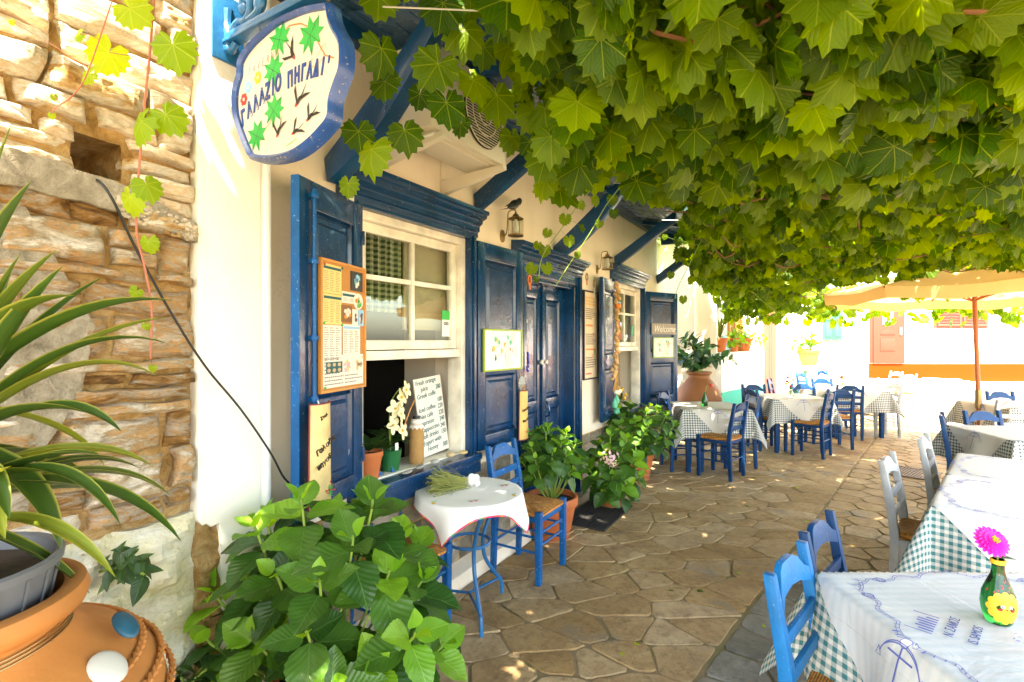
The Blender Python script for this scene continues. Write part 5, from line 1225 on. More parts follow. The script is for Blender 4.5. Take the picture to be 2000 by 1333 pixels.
while len(L_) < 10000:
    y = rg.uniform(-1.8, 9.0) if rg.random() < .85 else rg.uniform(5, 9.2); x = rg.uniform(-1.5, 1.14*max(y, 1)+1.1)
    w_ = (Vector((x, y, 0))-P0).dot(NV)
    if w_ < .70+.10*mnoise.noise(Vector((y*2.1, 4, 1))): continue
    if y < .9 and x > 3.2: continue
    if x < -.02+.05*mnoise.noise(Vector((y*3, 1, 1))) and y < 2.9: continue
    if y > 2.3 and y < 5.5 and w_ < 1.13+.1*mnoise.noise(Vector((y*3, 7, 1))): continue
    if x > 4.6 and y > 6.6 and rg.random() < .55: continue
    zb = canopy_z(x, y, w_); h = rg.random()**1.4*.42
    if y < 1.2: h += .12; 
    # fringe hanging lower at the outer edges
    if w_ < 1.0 and rg.random() < .35: h -= .15*rg.random()
    if y > 7.9 and rg.random() < .65: h -= .32*rg.random()
    d3 = math.hypot(x, y); z = zb+h
    if d3 < 1.15 and y > -.6: continue
    if (Vector((x, y, z))-Vector((5.85, 6.5, 2.3))).length < 1.9 and z < 2.55 and rg.random() < .9: continue
    mk(x, y, z, rg.uniform(.055, .115) if rg.random() < .75 else rg.uniform(.11, .15), .7)
# mostly unseen upper layer of leaves, added over wires and awning to cast shade
n0 = len(L_)
while len(L_) < n0+6500:
    y = rg.uniform(-2.2, 9.0); x = rg.uniform(-1.9, 1.14*max(y, 1)+1.0); w_ = (Vector((x, y, 0))-P0).dot(NV)
    if (w_ < .42 and not (y > 7.2 and x > 1.6 and w_ > -.7)) or (x > 4.4 and y > 6.4): continue
    L_.append((leafM(Vector((x, y, rg.uniform(3.22, 3.5) if w_ < 1.0 else rg.uniform(2.95, 3.3) if x < .3 else rg.uniform(2.85, 3.15))), (rg.gauss(0, 1), rg.gauss(0, 1), -.3), (rg.gauss(0, .3), rg.gauss(0, .3), 1), rg.uniform(.12, .16)), rg.random(), .13, rg.randrange(3)))
# a fringe of leaves closer to the camera under the front of the canopy
for k in range(260):
    y = rg.uniform(1.35, 2.6); x = rg.uniform(.12, 1.08*y); z = canopy_z(x, y, 2)-rg.uniform(-.06, .10); mk(x, y, z, rg.uniform(.09, .135), .85, (rg.gauss(0, .5), -1, rg.uniform(.2, .8)))
# leaves spilling over the awning by the air conditioner
for px, py, s_, Y in ((740, 25, 75, 1.75), (865, 45, 85, 1.8), (800, -10, 80, 1.7), (920, 20, 75, 1.9), (745, 130, 78, 1.7), (855, 165, 88, 1.75), (872, 235, 74, 1.8), (925, 190, 74, 1.9), (725, 328, 78, 1.75), (680, 378, 42, 1.75), (752, 188, 62, 1.8), (700, 285, 62, 1.8), (790, 285, 66, 1.85), (970, 225, 84, 2.0), (1020, 150, 74, 2.0), (1042, 245, 62, 2.2), (945, 120, 60, 2.1), (905, 95, 80, 1.9), (985, 60, 85, 1.8), (1035, 300, 50, 2.6), (1000, 290, 50, 2.4), (820, 205, 45, 1.9), (1090, 260, 60, 2.3), (1130, 330, 45, 3.0), (1060, 90, 90, 1.8), (1095, 160, 80, 1.9), (900, 260, 40, 2.1)):
    s2 = s_*Y/1000*.72; p = at(px, py-s_*.45, Y); L_.append((leafM(p, (rg.gauss(0, .25), rg.gauss(0, .2), -1), (rg.gauss(0, .35), -1, rg.uniform(.1, .7)), s2), rg.random(), s2, rg.randrange(3)))
def vis(t_):
    p = t_[0].translation
    if p.y < .6 or abs(p.x/p.y) > 1.02 or (p.z-1.55)/p.y > .68: return 1e9
    return p.length/(t_[2]/.1)
L_.sort(key=vis)
for m_, vr, s_, ty in L_[:300]:
    mw = m_.copy(); mw.translation = mw.translation-VR; inst('leaf', GM['grape'][ty], vine, mw)
big_v, big_f, big_u, big_a = [], [], [], []; off = 0
for m_, vr, s_, ty in L_[300:]:
    V, U, F = GV[ty]; A = np.array(m_); v = V @ A[:3, :3].T + A[:3, 3]-np.array(VR); big_v.append(v); big_f.append(F+off); big_u.append(U); big_a.append(np.full(len(V), vr)); off += len(V)
V = np.concatenate(big_v).astype(np.float32); F = np.concatenate(big_f).astype(np.int32); U = np.concatenate(big_u).astype(np.float32); A = np.concatenate(big_a).astype(np.float32)
me = bpy.data.meshes.new('leaf_mass'); me.vertices.add(len(V)); me.vertices.foreach_set('co', V.ravel()); me.loops.add(F.size); me.loops.foreach_set('vertex_index', F.ravel())
me.polygons.add(len(F)); me.polygons.foreach_set('loop_start', np.arange(0, F.size, 3, dtype=np.int32)); me.update(calc_edges=True); me.validate()
me.polygons.foreach_set('use_smooth', np.ones(len(F), dtype=bool)); ul = me.uv_layers.new(name='UVMap'); ul.data.foreach_set('uv', U[F.ravel()].ravel())
aa = me.attributes.new('var', 'FLOAT', 'POINT'); aa.data.foreach_set('value', A); me.materials.append(MAT['grape'])
o = bpy.data.objects.new('leaf_mass', me); C.objects.link(o); o.parent = vine; o['kind'] = 'stuff'
# canes and wires
rg = random.Random(6)
for k in range(60):
    y = rg.uniform(.9, 8.5); x = -1.2+.6*y+rg.uniform(0, .4); x = max(x, .25) if y < 3 else x; P = [Vector((x, y, canopy_z(x, y, 2)+rg.uniform(.12, .3)))]; a = R(rg.uniform(-35, 25))
    for q in range(9): a += rg.gauss(0, .18); st_ = rg.uniform(.2, .4); n2 = P[-1]+Vector((math.cos(a)*st_, math.sin(a)*st_, 0)); n2.z = canopy_z(n2.x, n2.y, 2)+rg.uniform(-.02, .2); P.append(n2)
    P = smooth_path([p-VR for p in P], 3); MB().tube(P, [.0035+.0035*rg.random()]*len(P), 6, cap=False).obj('cane', 'cane', vine, smooth=True)
for k, y in enumerate((1.7, 2.6, 3.6, 4.7, 5.9, 7.2, 8.4)):
    x0 = -1.45+.6*y; MB().tube([Vector((x0, y, 2.66))-VR, Vector((x0+3.5+.3*y, y+.2, 2.62))-VR], .003, 5).obj('wire', 'wire', vine)
# hanging shoots
def shoot(label, stem, leaves, mat='grape_young', smat='green_stem', r_=.003):
    P = [at(*p) for p in stem]; root = E('vine_shoot', label, 'vine', P[0]); o0 = P[0]
    SP = smooth_path([p-o0 for p in P], 5); MB().tube(SP, r_, 6, cap=False).obj('stem', smat, root, smooth=True)
    for px, py, sz, ang, Y, tilt in leaves:
        s_ = sz*Y/1000*.6; c = at(px, py, Y)-o0; d = Vector((math.sin(R(ang)), .1, -math.cos(R(ang)))); b = c-d*s_*.35
        nn = Vector((tilt, -1, .35)); inst('leaf', GM[mat][(px+py) % 3], root, leafM(b, d, nn, s_))
        q = min(SP, key=lambda v: (v-b).length); MB().tube([q, (q+b)/2+Vector((0, 0, .004)), b], .0011, 4, cap=False).obj('petiole', smat, root)
    return root
shoot('long red grape shoot with bright leaves hanging in front of the stone wall', [(302, -15, 1.42), (293, 100, 1.43), (283, 200, 1.45), (274, 300, 1.47), (266, 440, 1.5), (282, 520, 1.5), (296, 600, 1.5), (294, 700, 1.5)],
      [(342, 108, 92, 10, 1.36, .1), (268, 28, 82, 55, 1.4, -.5), (205, 118, 80, -35, 1.4, .9), (168, 150, 45, -60, 1.42, .2), (335, 238, 78, 40, 1.4, .2), (265, 252, 84, -40, 1.38, -.2), (292, 372, 60, 25, 1.42, .8), (252, 400, 66, -10, 1.42, -.1), (290, 482, 42, 0, 1.45, .1), (262, 575, 30, -40, 1.46, .6), (285, 640, 18, 0, 1.47, .3), (298, 722, 18, 0, 1.47, .3)], smat='red_stem')
shoot('thin red grape tendril at the upper left of the stone wall', [(225, -15, 1.35), (200, 60, 1.36), (168, 150, 1.38), (140, 190, 1.39), (118, 205, 1.4)], [(150, 70, 30, -60, 1.38, .2), (105, 192, 16, 0, 1.4, .2), (100, 228, 16, 0, 1.4, .2), (22, 45, 14, 0, 1.36, .2)], smat='red_stem', r_=.0016)
shoot('slender vine sprays drooping round the middle awning brace over the door', [(1195, 335, 3.3), (1165, 360, 3.3), (1130, 400, 3.3), (1095, 450, 3.35), (1060, 500, 3.4), (1052, 545, 3.4)],
      [(1118, 370, 24, 0, 3.3, .1), (1143, 372, 26, 10, 3.3, .2), (1166, 395, 26, 15, 3.3, .6), (1198, 393, 27, 10, 3.3, .1), (1138, 402, 24, 30, 3.3, .4), (1103, 432, 28, -10, 3.3, -.1), (1068, 458, 22, -20, 3.35, .1), (1112, 474, 27, 10, 3.35, .1), (1049, 482, 20, -20, 3.4, .1), (1065, 493, 28, 0, 3.4, .1), (1037, 528, 28, -30, 3.4, .1), (1070, 528, 28, 25, 3.4, .2), (1048, 548, 16, 0, 3.4, .1), (1138, 448, 22, 20, 3.3, .9)], 'grape')
shoot('second vine spray hanging just below the door brace', [(1225, 350, 3.2), (1185, 400, 3.25), (1150, 460, 3.3), (1110, 520, 3.35), (1085, 560, 3.35)], [(1200, 420, 24, 10, 3.2, .1), (1170, 440, 20, -20, 3.25, .3), (1130, 500, 18, 20, 3.3, .3)], 'grape')
shoot('vine spray dangling off the far end of the awning', [(1385, 440, 4.6), (1365, 480, 4.7), (1345, 520, 4.8), (1325, 560, 4.8), (1318, 585, 4.8)],
      [(1343, 440, 22, 20, 4.7, .1), (1325, 475, 22, 0, 4.7, .1), (1352, 480, 20, 20, 4.7, .2), (1380, 465, 26, 10, 4.6, .1), (1400, 520, 28, 0, 4.6, .1), (1335, 588, 20, 0, 4.8, .2), (1310, 540, 18, -10, 4.8, .2), (1298, 465, 14, -10, 4.8, .2), (1362, 535, 18, 20, 4.7, .4), (1415, 575, 22, 10, 4.8, .2), (1395, 485, 20, -10, 4.7, .6)], 'grape')
rg2 = random.Random(9)
shoot('leafy vine curtain hanging beyond the awning above the yellow shutters', [(1440, 470, 7), (1450, 540, 7.1), (1490, 590, 7.3), (1545, 625, 7.5)],
      [(rg2.uniform(1400, 1640), rg2.uniform(540, 625), rg2.uniform(16, 26), rg2.uniform(-30, 30), rg2.uniform(7, 8.2), rg2.uniform(-.4, .6)) for _ in range(0)]+[(int(1395+k*3.6), int((500 if k < 24 else 520)+(50 if k < 24 else 70)*math.sin(k*.9)**2+(k*.45 if k < 60 else 27)), 18+(k % 5)*2, (k*37) % 70-35, 7+(k % 7)*.2, ((k*13) % 10)/10-.3) for k in range(66)], 'grape')
# ---------------------------------------------------------------- hanging sign on its ornamental arm
SG = E('hanging_sign', 'white shield-shaped taverna sign with blue frame hanging above the first shutter', 'sign', W(2.335, 0, 0), R(-30.96))
# local x = out from the wall, local y = along the wall away from the camera, z = up
OUT = [(0.237, 2.571), (0.295, 2.61), (0.392, 2.637), (0.484, 2.65), (0.616, 2.643), (0.697, 2.627), (0.73, 2.616), (0.74, 2.575), (0.762, 2.532), (0.788, 2.492), (0.798, 2.454), (0.794, 2.392), (0.768, 2.347), (0.745, 2.301), (0.739, 2.25), (0.703, 2.222), (0.629, 2.188), (0.538, 2.167), (0.421, 2.171), (0.318, 2.194), (0.287, 2.222), (0.248, 2.285), (0.209, 2.364), (0.199, 2.417), (0.205, 2.477), (0.231, 2.522)]
INN = [(x+(.5-x)*.085, z+(2.41-z)*.085) for x, z in OUT]
def loop_smooth(P, n=3):
    P = [Vector(p) for p in P]; N = len(P); out = []
    for i in range(N):
        p0, p1, p2, p3 = P[i-1], P[i], P[(i+1) % N], P[(i+2) % N]
        for k in range(n): t_ = k/n; out.append(tuple(.5*((2*p1)+(p2-p0)*t_+(2*p0-5*p1+4*p2-p3)*t_*t_+(3*p1-p0-3*p2+p3)*t_**3)))
    return out
OS, IS = loop_smooth(OUT), loop_smooth(INN); NN = len(OS)
mb = MB(); mb.prism(IS, -.012, .012, lambda x, y, h: (x, h, y)); mb.obj('face', 'sign_face', SG)
mb = MB(); vs = []
for (a, b), (c_, d_) in zip(OS, IS):
    m1 = ((a+c_)/2, (b+d_)/2)
    for (x, z), y in (((a, b), .022), ((a, b), -.016), (m1, -.032), ((c_, d_), -.022), ((c_, d_), .022)): vs.append((x, y, z))
fs = [(i*5+k, ((i+1) % NN)*5+k, ((i+1) % NN)*5+(k+1) % 5, i*5+(k+1) % 5) for i in range(NN) for k in range(5)]
mb.add(vs, fs); mb.obj('frame', 'sign_blue', SG, smooth=True, ang=40)
fy = lambda y: (lambda a, b: (a, y, b))
F1, F2, F3 = fy(-.0135), fy(-.0145), fy(-.0155)
IVY = [(0, -.5), (.10, -.18), (.34, -.30), (.28, -.08), (.50, .02), (.30, .10), (.34, .36), (.12, .26), (0, .50), (-.10, .24), (-.36, .34), (-.26, .08), (-.46, -.04), (-.26, -.12), (-.30, -.34), (-.10, -.20)]
for (cx, cz), s_, a in (((.467, 2.58), .125, 20), ((.629, 2.545), .135, 5), ((.431, 2.485), .12, 10), ((.435, 2.345), .12, -5), ((.337, 2.278), .12, 15)):
    ca, sa = math.cos(R(a)), math.sin(R(a)); P = [(cx+s_*(x*ca-y*sa), cz+s_*(x*sa+y*ca)) for x, y in IVY]; mb = MB(); C0 = (cx, -.0145, cz)
    mb.add([F1(*p) for p in P]+[C0], [(i, (i+1) % 16, 16) for i in range(16)]); mb.obj('painted_leaf', 'ink_green', SG)
    mb = MB(); [mb.stroke([(cx, cz), P[i]], .0014, F2) for i in (2, 6, 10, 14, 0)]; mb.obj('painted_vein', 'ink_black', SG)
mb = MB(); mb.stroke([(.46, 2.585), (.52, 2.612), (.58, 2.60), (.62, 2.575), (.66, 2.52), (.70, 2.46), (.742, 2.44)], .0045, F1)
mb.stroke(loop_smooth([(.66, 2.47), (.70, 2.50), (.69, 2.455), (.64, 2.44), (.62, 2.46)]), .0016, F1); mb.stroke([(.43, 2.48), (.45, 2.42), (.43, 2.36), (.42, 2.31), (.38, 2.29), (.35, 2.29)], .0022, F1); mb.obj('painted_vine', 'ink_orange', SG)
for (cx, cz), mt in (((.344, 2.483), 'ink_yellow'), ((.287, 2.463), 'ink_sky'), ((.26, 2.426), 'ink_red')):
    mb = MB()
    for k in range(6): a = k*math.pi/3; mb.flat([(cx+.013*math.cos(a)+.009*math.cos(b), cz+.015*math.sin(a)+.009*math.sin(b)) for b in np.linspace(0, 6.283, 9)[:-1]], F1)
    mb.obj('painted_flower', mt, SG); mb = MB(); mb.flat([(cx+.006*math.cos(b), cz+.006*math.sin(b)) for b in np.linspace(0, 6.283, 9)[:-1]], F2); mb.obj('painted_flower_heart', 'sign_face', SG)
for (cx, cz), a, s_ in (((.535, 2.515), 115, .068), ((.571, 2.350), 40, .07), ((.629, 2.283), 30, .06), ((.555, 2.250), 15, .058), ((.463, 2.270), 60, .06)):
    ca, sa = math.cos(R(a)), math.sin(R(a)); tf = lambda P: [(cx+s_*(x*ca-y*sa), cz+s_*(x*sa+y*ca)) for x, y in P]; mb = MB()
    mb.flat(tf([(-.42, 0), (-.2, -.12), (.15, -.10), (.3, 0), (.1, .1), (-.2, .1)]), F2); mb.flat(tf([(-.1, .05), (.3, .75), (.05, .62), (-.2, .1)]), F2); mb.flat(tf([(-.05, -.05), (.75, -.45), (.5, -.15), (.1, .02)]), F2)
    mb.flat(tf([(.25, .03), (.95, .18), (.3, -.04)]), F2); mb.obj('painted_swallow', 'ink_black', SG); mb = MB(); mb.flat(tf([(-.40, -.06), (-.28, -.12), (-.2, -.02), (-.34, .05)]), F3); mb.obj('painted_throat', 'ink_red', SG)
def letters(word, pts_, size, mat, sx, rot=0, ext=.0008, name='lettering', off=.003, y=-.0142):
    for ch, (x, z) in zip(word, pts_):
        o = text(ch, size, SG, mat, (x, y, z), (R(90), 0, 0), ext, name, shear=.12, align='CENTER', sx=sx, off=off); o.rotation_euler = (R(90), R(-rot), 0); rot -= 2.5
letters('ΓΑΛΑΖΙΟ', [(.262, 2.335), (.298, 2.355), (.335, 2.369), (.370, 2.384), (.402, 2.395), (.430, 2.402), (.458, 2.408)], .074, 'ink_navy', .60, 14, off=.0035)
letters("ΠΗΓΑΔΙ'", [(.525, 2.405), (.560, 2.410), (.592, 2.410), (.622, 2.408), (.654, 2.406), (.684, 2.404), (.708, 2.402)], .070, 'ink_navy', .56, 4, off=.0035)
letters('TAVERNA', [(.298+.026*k, 2.502+.0042*k) for k in range(7)], .042, 'ink_pink', .60, 10, .0003, 'small_lettering', -.0012)
mb = MB(); [mb.stroke([(.50+.012*k, 2.206+.003*k), (.506+.012*k, 2.214+.003*k), (.51+.012*k, 2.207+.003*k)], .002, F1) for k in range(5)]; mb.obj('painted_signature', 'ink_green', SG)
arm = E('sign_arm', 'ornamental light blue scrolled bracket arm holding the shield sign', 'bracket', W(2.335, 0, 0), R(-30.96))
mb = MB(); mb.box((.13, -.018, 2.678), (.86, .018, 2.70)); mb.box((.12, -.024, 2.664), (.86, .024, 2.677)); mb.obj('bar', 'iron_blue', arm, bevel=.003)
mb = MB(); mb.tube(smooth_path([(.135, 0, 2.80), (.13, 0, 2.74), (.15, 0, 2.69), (.135, 0, 2.655), (.165, 0, 2.645), (.19, 0, 2.66)], 5), [.02]*20+[.013]*6, 10); mb.tube(smooth_path([(.16, 0, 2.705), (.20, 0, 2.73), (.25, 0, 2.72), (.28, 0, 2.75), (.27, 0, 2.79), (.235, 0, 2.80), (.225, 0, 2.77)], 5), .014, 10)
mb.tube(smooth_path([(.27, 0, 2.715), (.32, 0, 2.725), (.35, 0, 2.76), (.33, 0, 2.80), (.30, 0, 2.79)], 5), .015, 10); mb.sphere((.335, 0, 2.755), .03, 12, 8, (1, .6, 1)); mb.sphere((.235, 0, 2.77), .024, 12, 8, (1, .6, 1)); mb.obj('scroll', 'iron_blue', arm, smooth=True)
mb = MB(); mb.box((.126, -.06, 2.60), (.14, .06, 2.85)); mb.obj('wall_plate', 'iron_blue', arm, bevel=.004)
for x in (.335, .70): mb = MB(); mb.tube(smooth_path([(x, 0, 2.664), (x, 0, 2.655), (x-.008, 0, 2.648), (x, 0, 2.64), (x+.008, 0, 2.646)], 4), .0022, 6); mb.obj('hook', 'brass', arm, smooth=True)

# ---------------------------------------------------------------- air conditioner
AC = wroot('air_conditioner', 'aged white air conditioner unit on wall brackets under the blue awning', 'air conditioner', 3.16)
mb = MB(); mb.box((0, -.43, 2.60), (.70, -.15, 3.03)); mb.obj('casing', 'ac', AC, bevel=.012)
mb = MB(); mb.box((.05, -.40, 2.592), (.65, -.18, 2.599)); mb.box((.10, -.37, 2.586), (.60, -.21, 2.592)); mb.obj('base_pan', 'ac', AC, bevel=.003)
mb = MB(); mb.lathe([(.001, .002), (.185, .002), (.188, .006), (.175, .010)], 32, m=Matrix.Translation((.45, -.431, 2.82)) @ Matrix.Rotation(R(90), 4, 'X')); mb.obj('fan_opening', 'black', AC)
mb = MB()
for k in range(24):
    z = -.17+.34*k/23; hw = math.sqrt(max(0, .18**2-z*z)); mb.bar((.45-hw, -.446, 2.82+z), (.45+hw, -.446, 2.82+z), .0035, .0035)
for r_ in (.06, .12, .182): mb.tube([(.45+r_*math.cos(a), -.448, 2.82+r_*math.sin(a)) for a in np.linspace(0, 6.283, 33)[:-1]], .003, 4, closed=True)
mb.obj('grille', 'ac', AC)
for k in range(5): MB().box((-.004, -.36, 2.86+.022*k), (.0, -.22, 2.872+.022*k)).obj('vent_slot', 'black', AC)
MB().box((-.012, -.33, 2.94), (-.001, -.25, 2.965)).obj('side_handle', 'ac', AC, bevel=.003)
for x in (.06, .62):
    b_ = E('x', '', ''); bpy.data.objects.remove(b_)
    mb = MB(); mb.box((x-.018, -.012, 2.44), (x+.018, -.001, 2.72)); mb.prism([(.012, 2.47), (.012, 2.56), (.47, 2.582), (.47, 2.556)], x-.02, x+.02, lambda p, q, h: (h, -p, q)); mb.obj('wall_bracket', 'ac', AC, bevel=.002)
mb = MB(); mb.tube(smooth_path([(-.0, -.25, 2.70), (-.06, -.22, 2.68), (-.12, -.12, 2.60), (-.14, -.05, 2.50), (-.15, -.04, 2.25), (-.15, -.04, 2.0)], 5), .017, 10); mb.obj('insulated_pipe', 'white', AC, smooth=True)
mb = MB(); mb.tube(smooth_path([(.05, -.42, 2.58), (-.05, -.3, 2.52), (-.16, -.15, 2.42), (-.2, -.1, 2.38)], 4), .008, 8); mb.obj('drain_hose', 'white', AC, smooth=True)
# ---------------------------------------------------------------- wall lanterns, bird
def lantern(s_, z, label):
    r = wroot('wall_lantern', label, 'lamp', s_, 0, z, 'brass wall lanterns')
    mb = MB(); mb.lathe([(.001, .012), (.02, .012), (.038, .008), (.04, 0)], 18, m=Matrix.Translation((0, 0, -.02)) @ Matrix.Rotation(R(90), 4, 'X') @ Matrix.Diagonal((.8, 1.25, 1, 1))); mb.obj('back_plate', 'brass', r, smooth=True)
    mb = MB(); mb.tube(smooth_path([(0, -.012, -.02), (0, -.04, .0), (0, -.05, .10), (0, -.055, .15), (0, -.08, .165), (0, -.115, .16), (0, -.12, .145)], 4), .0045, 8); mb.obj('arm', 'brass', r, smooth=True)
    c = (0, -.12, 0)
    mb = MB(); mb.lathe([(.001, .15), (.008, .148), (.008, .135), (.022, .128), (.026, .112), (.055, .10), (.060, .094), (.055, .092)], 20, c=c); mb.obj('cap', 'brass', r, smooth=True)
    mb = MB(); mb.lathe([(.052, -.03), (.058, -.032), (.058, -.022), (.052, -.022)], 20, c=c); mb.lathe([(.05, -.03), (.001, -.034)], 20, c=c)
    for k in range(6): a = k*math.pi/3; mb.tube([(.053*math.cos(a), -.12+.053*math.sin(a), -.026), (.053*math.cos(a), -.12+.053*math.sin(a), .096)], .0025, 5)
    mb.obj('cage', 'brass', r, smooth=True)
    MB().lathe([(.047, -.024), (.048, .094)], 20, c=c).obj('glass', 'pane', r, smooth=True)
    mb = MB(); mb.lathe([(.001, -.01), (.018, .0), (.024, .025), (.014, .06), (.012, .09)], 14, c=c); mb.obj('bulb', 'white', r, smooth=True)
    return r
l1 = lantern(4.50, 2.36, 'aged brass lantern with a black bird on it above the second shutter')
l2 = lantern(6.42, 2.34, 'aged brass lantern right of the door under the awning brace')
bd = wroot('swallow_figure', 'small black swallow perched on the lantern near the first window', 'bird', 4.50, .115, 2.525); bd.scale = (1.5, 1.6, 1.9); bd.rotation_euler = (0, R(-10), WA)
mb = MB(); mb.tube(smooth_path([(-.075, 0, .004), (-.045, 0, .010), (-.01, 0, .018), (.025, 0, .026), (.048, 0, .034), (.060, 0, .033), (.068, 0, .031)], 4), [.002, .003, .005, .008, .011, .014, .016, .0175, .018, .018, .0175, .016, .0145, .013, .0135, .0135, .0135, .013, .012, .010, .0075, .005, .003, .0015, .0005][:25], 12)
mb.add([(-.05, -.010, .02), (.035, -.019, .036), (.03, -.020, .022), (-.09, -.006, .008)], [(0, 1, 2, 3)]); mb.add([(-.05, .010, .02), (.035, .019, .036), (.03, .020, .022), (-.09, .006, .008)], [(3, 2, 1, 0)])
mb.add([(-.06, -.004, .006), (-.125, -.016, -.004), (-.07, .0, .0)], [(0, 1, 2)]); mb.add([(-.06, .004, .006), (-.125, .016, -.004), (-.07, .0, .0)], [(0, 2, 1)]); mb.obj('body', 'black', bd, smooth=True)
mb = MB(); mb.sphere((.048, 0, .025), .0085, 8, 6, (1.2, 1, .8)); mb.obj('throat', 'ink_red', bd, smooth=True)

# ---------------------------------------------------------------- boards, pictures and hangings (all flat on shutters)
def on_shutter(sh, name, label, cat, x, z, group=None, dy=-.004):
    m = sh.matrix_basis.copy(); base_ = Matrix.Translation(P0) @ Matrix.Rotation(WA, 4, 'Z') @ (Matrix.Translation(sh.location) @ Matrix.Rotation(sh.rotation_euler.z, 4, 'Z'))
    p = base_ @ Vector((x, dy, z)); r = E(name, label, cat, p, WA+sh.rotation_euler.z, group); return r
def lines(mb, x0, x1, z0, z1, n, rg, y, lh=.4, cols=1):
    for c_ in range(cols):
        a, b = x0+(x1-x0)*c_/cols+.003, x0+(x1-x0)*(c_+1)/cols-.004
        for k in range(n):
            z = z1-(z1-z0)*(k+.5)/n; h = (z1-z0)/n*lh; e = a+(b-a)*rg.uniform(.55, 1); x = a
            while x < e-.002: w_ = min(rg.uniform(.006, .018), e-x); mb.add([(x, y, z-h/2), (x+w_, y, z-h/2), (x+w_, y, z+h/2), (x, y, z+h/2)], [(0, 1, 2, 3)]); x += w_+.003
rg = random.Random(17)
cb = on_shutter(sh1, 'menu_board', 'cork notice board with pinned menus hanging on the first shutter', 'notice board', .13, 1.33)
BW, BH = .36, .575
MB().box((0, -.012, 0), (BW, 0, BH)).obj('cork', 'cork', cb)
mb = MB(); mb.box((-.012, -.02, -.012), (0, 0, BH+.012)); mb.box((BW, -.02, -.012), (BW+.012, 0, BH+.012)); mb.box((0, -.02, -.012), (BW, 0, 0)); mb.box((0, -.02, BH), (BW, 0, BH+.012)); mb.obj('frame', 'wood_orange', cb, bevel=.002)
def sheet(x0, x1, z0, z1, mat, nlines, cols=2, head=None, y=-.0135, rows=None):
    p = MB().box((x0, y, z0), (x1, y+.001, z1)).obj('menu_sheet', mat, cb); mb = MB(); lines(mb, x0+.006, x1-.006, z0+.008, z1-(.028 if head else .008), nlines, rg, y-.0006, .30, cols); mb.obj('print', 'ink', p)
    if head: mb = MB(); mb.add([(x0+.004, y-.0006, z1-.022), (x1-.004, y-.0006, z1-.022), (x1-.004, y-.0006, z1-.010), (x0+.004, y-.0006, z1-.010)], [(0, 1, 2, 3)]); mb.obj('heading', head, p)
sheet(.008, .155, .435, .565, 'paper_yellow', 12, 3, 'ink_teal'); sheet(.008, .155, .295, .432, 'paper_yellow', 13, 3, 'ink_teal', -.0145)
sheet(.008, .155, .10, .292, 'paper', 17, 3, None, -.0136); sheet(.160, .285, .40, .455, 'paper', 5, 2, 'ink_teal'); sheet(.165, .32, .155, .30, 'paper', 13, 3, 'ink_sky', -.015); sheet(.01, .352, .008, .155, 'paper', 8, 2, None, -.0134)
def photo(root, x0, x1, z0, z1, y, seed, cols, round_=False, name='photo'):
    r2 = random.Random(seed); p = MB()
    if round_: p.prism([((x0+x1)/2+(x1-x0)/2*math.cos(a), (z0+z1)/2+(z1-z0)/2*math.sin(a)) for a in np.linspace(0, 6.283, 21)[:-1]], y, y+.001, lambda a, b, h: (a, h, b))
    else: p.box((x0, y, z0), (x1, y+.001, z1))
    p = p.obj(name, cols[0], root); cx, cz = (x0+x1)/2, (z0+z1)/2
    for k, cc in enumerate(cols[1:]):
        mb = MB()
        for q in range(5):
            a_ = r2.random()*6.28; rr = r2.random()*.30; ux, uz = cx+rr*(x1-x0)*math.cos(a_), cz+rr*(z1-z0)*math.sin(a_); s_ = r2.uniform(.08, .19)
            mb.add([(ux+s_*(x1-x0)*math.cos(b)*r2.uniform(.6, 1.1), y-.0006-.0002*k, uz+s_*(z1-z0)*math.sin(b)*r2.uniform(.6, 1.1)) for b in np.linspace(0, 6.283, 9)[:-1]], [tuple(range(8))])
        mb.obj('picture_print', cc, p, kind='stuff')
photo(cb, .232, .345, .465, .56, -.0145, 1, ['black', 'green_shutter', 'paper', 'ink_sky']); photo(cb, .255, .345, .375, .455, -.017, 2, ['paper', 'ink_orange', 'garlic', 'ink_green'], True)
photo(cb, .150, .245, .31, .39, -.0155, 3, ['cane', 'ink_yellow', 'ink_orange', 'paper']); photo(cb, .248, .30, .30, .375, -.0145, 4, ['paper', 'ink_navy', 'cane']); photo(cb, .302, .356, .295, .375, -.0155, 5, ['ink_sky', 'paper', 'cane'])
photo(cb, .155, .25, .06, .145, -.0145, 6, ['paper', 'tile_pale', 'petal_pink']); photo(cb, .255, .35, .06, .15, -.0150, 7, ['paper', 'tile_pale', 'pebble_tan'])
p = MB().box((.03, -.0155, .075), (.16, -.0145, .125)).obj('photo', 'ink_teal', cb)
for i in range(3):
    for j in range(2): MB().flat([(.05+.042*i+.014*math.cos(a), .087+.025*j+.009*math.sin(a)) for a in np.linspace(0, 6.283, 11)[:-1]], lambda a, b: (a, -.0162, b)).obj('picture_print', 'pebble_tan', p)
for x, z, mt in ((.015, .56, 'ink_red'), (.155, .56, 'ink_teal'), (.012, .30, 'ink_green'), (.155, .295, 'ink_green'), (.02, .012, 'ink_green'), (.345, .14, 'ink_yellow')): MB().sphere((x, -.018, z), .006, 8, 6, (1.4, .6, 1)).obj('pin', mt, cb)
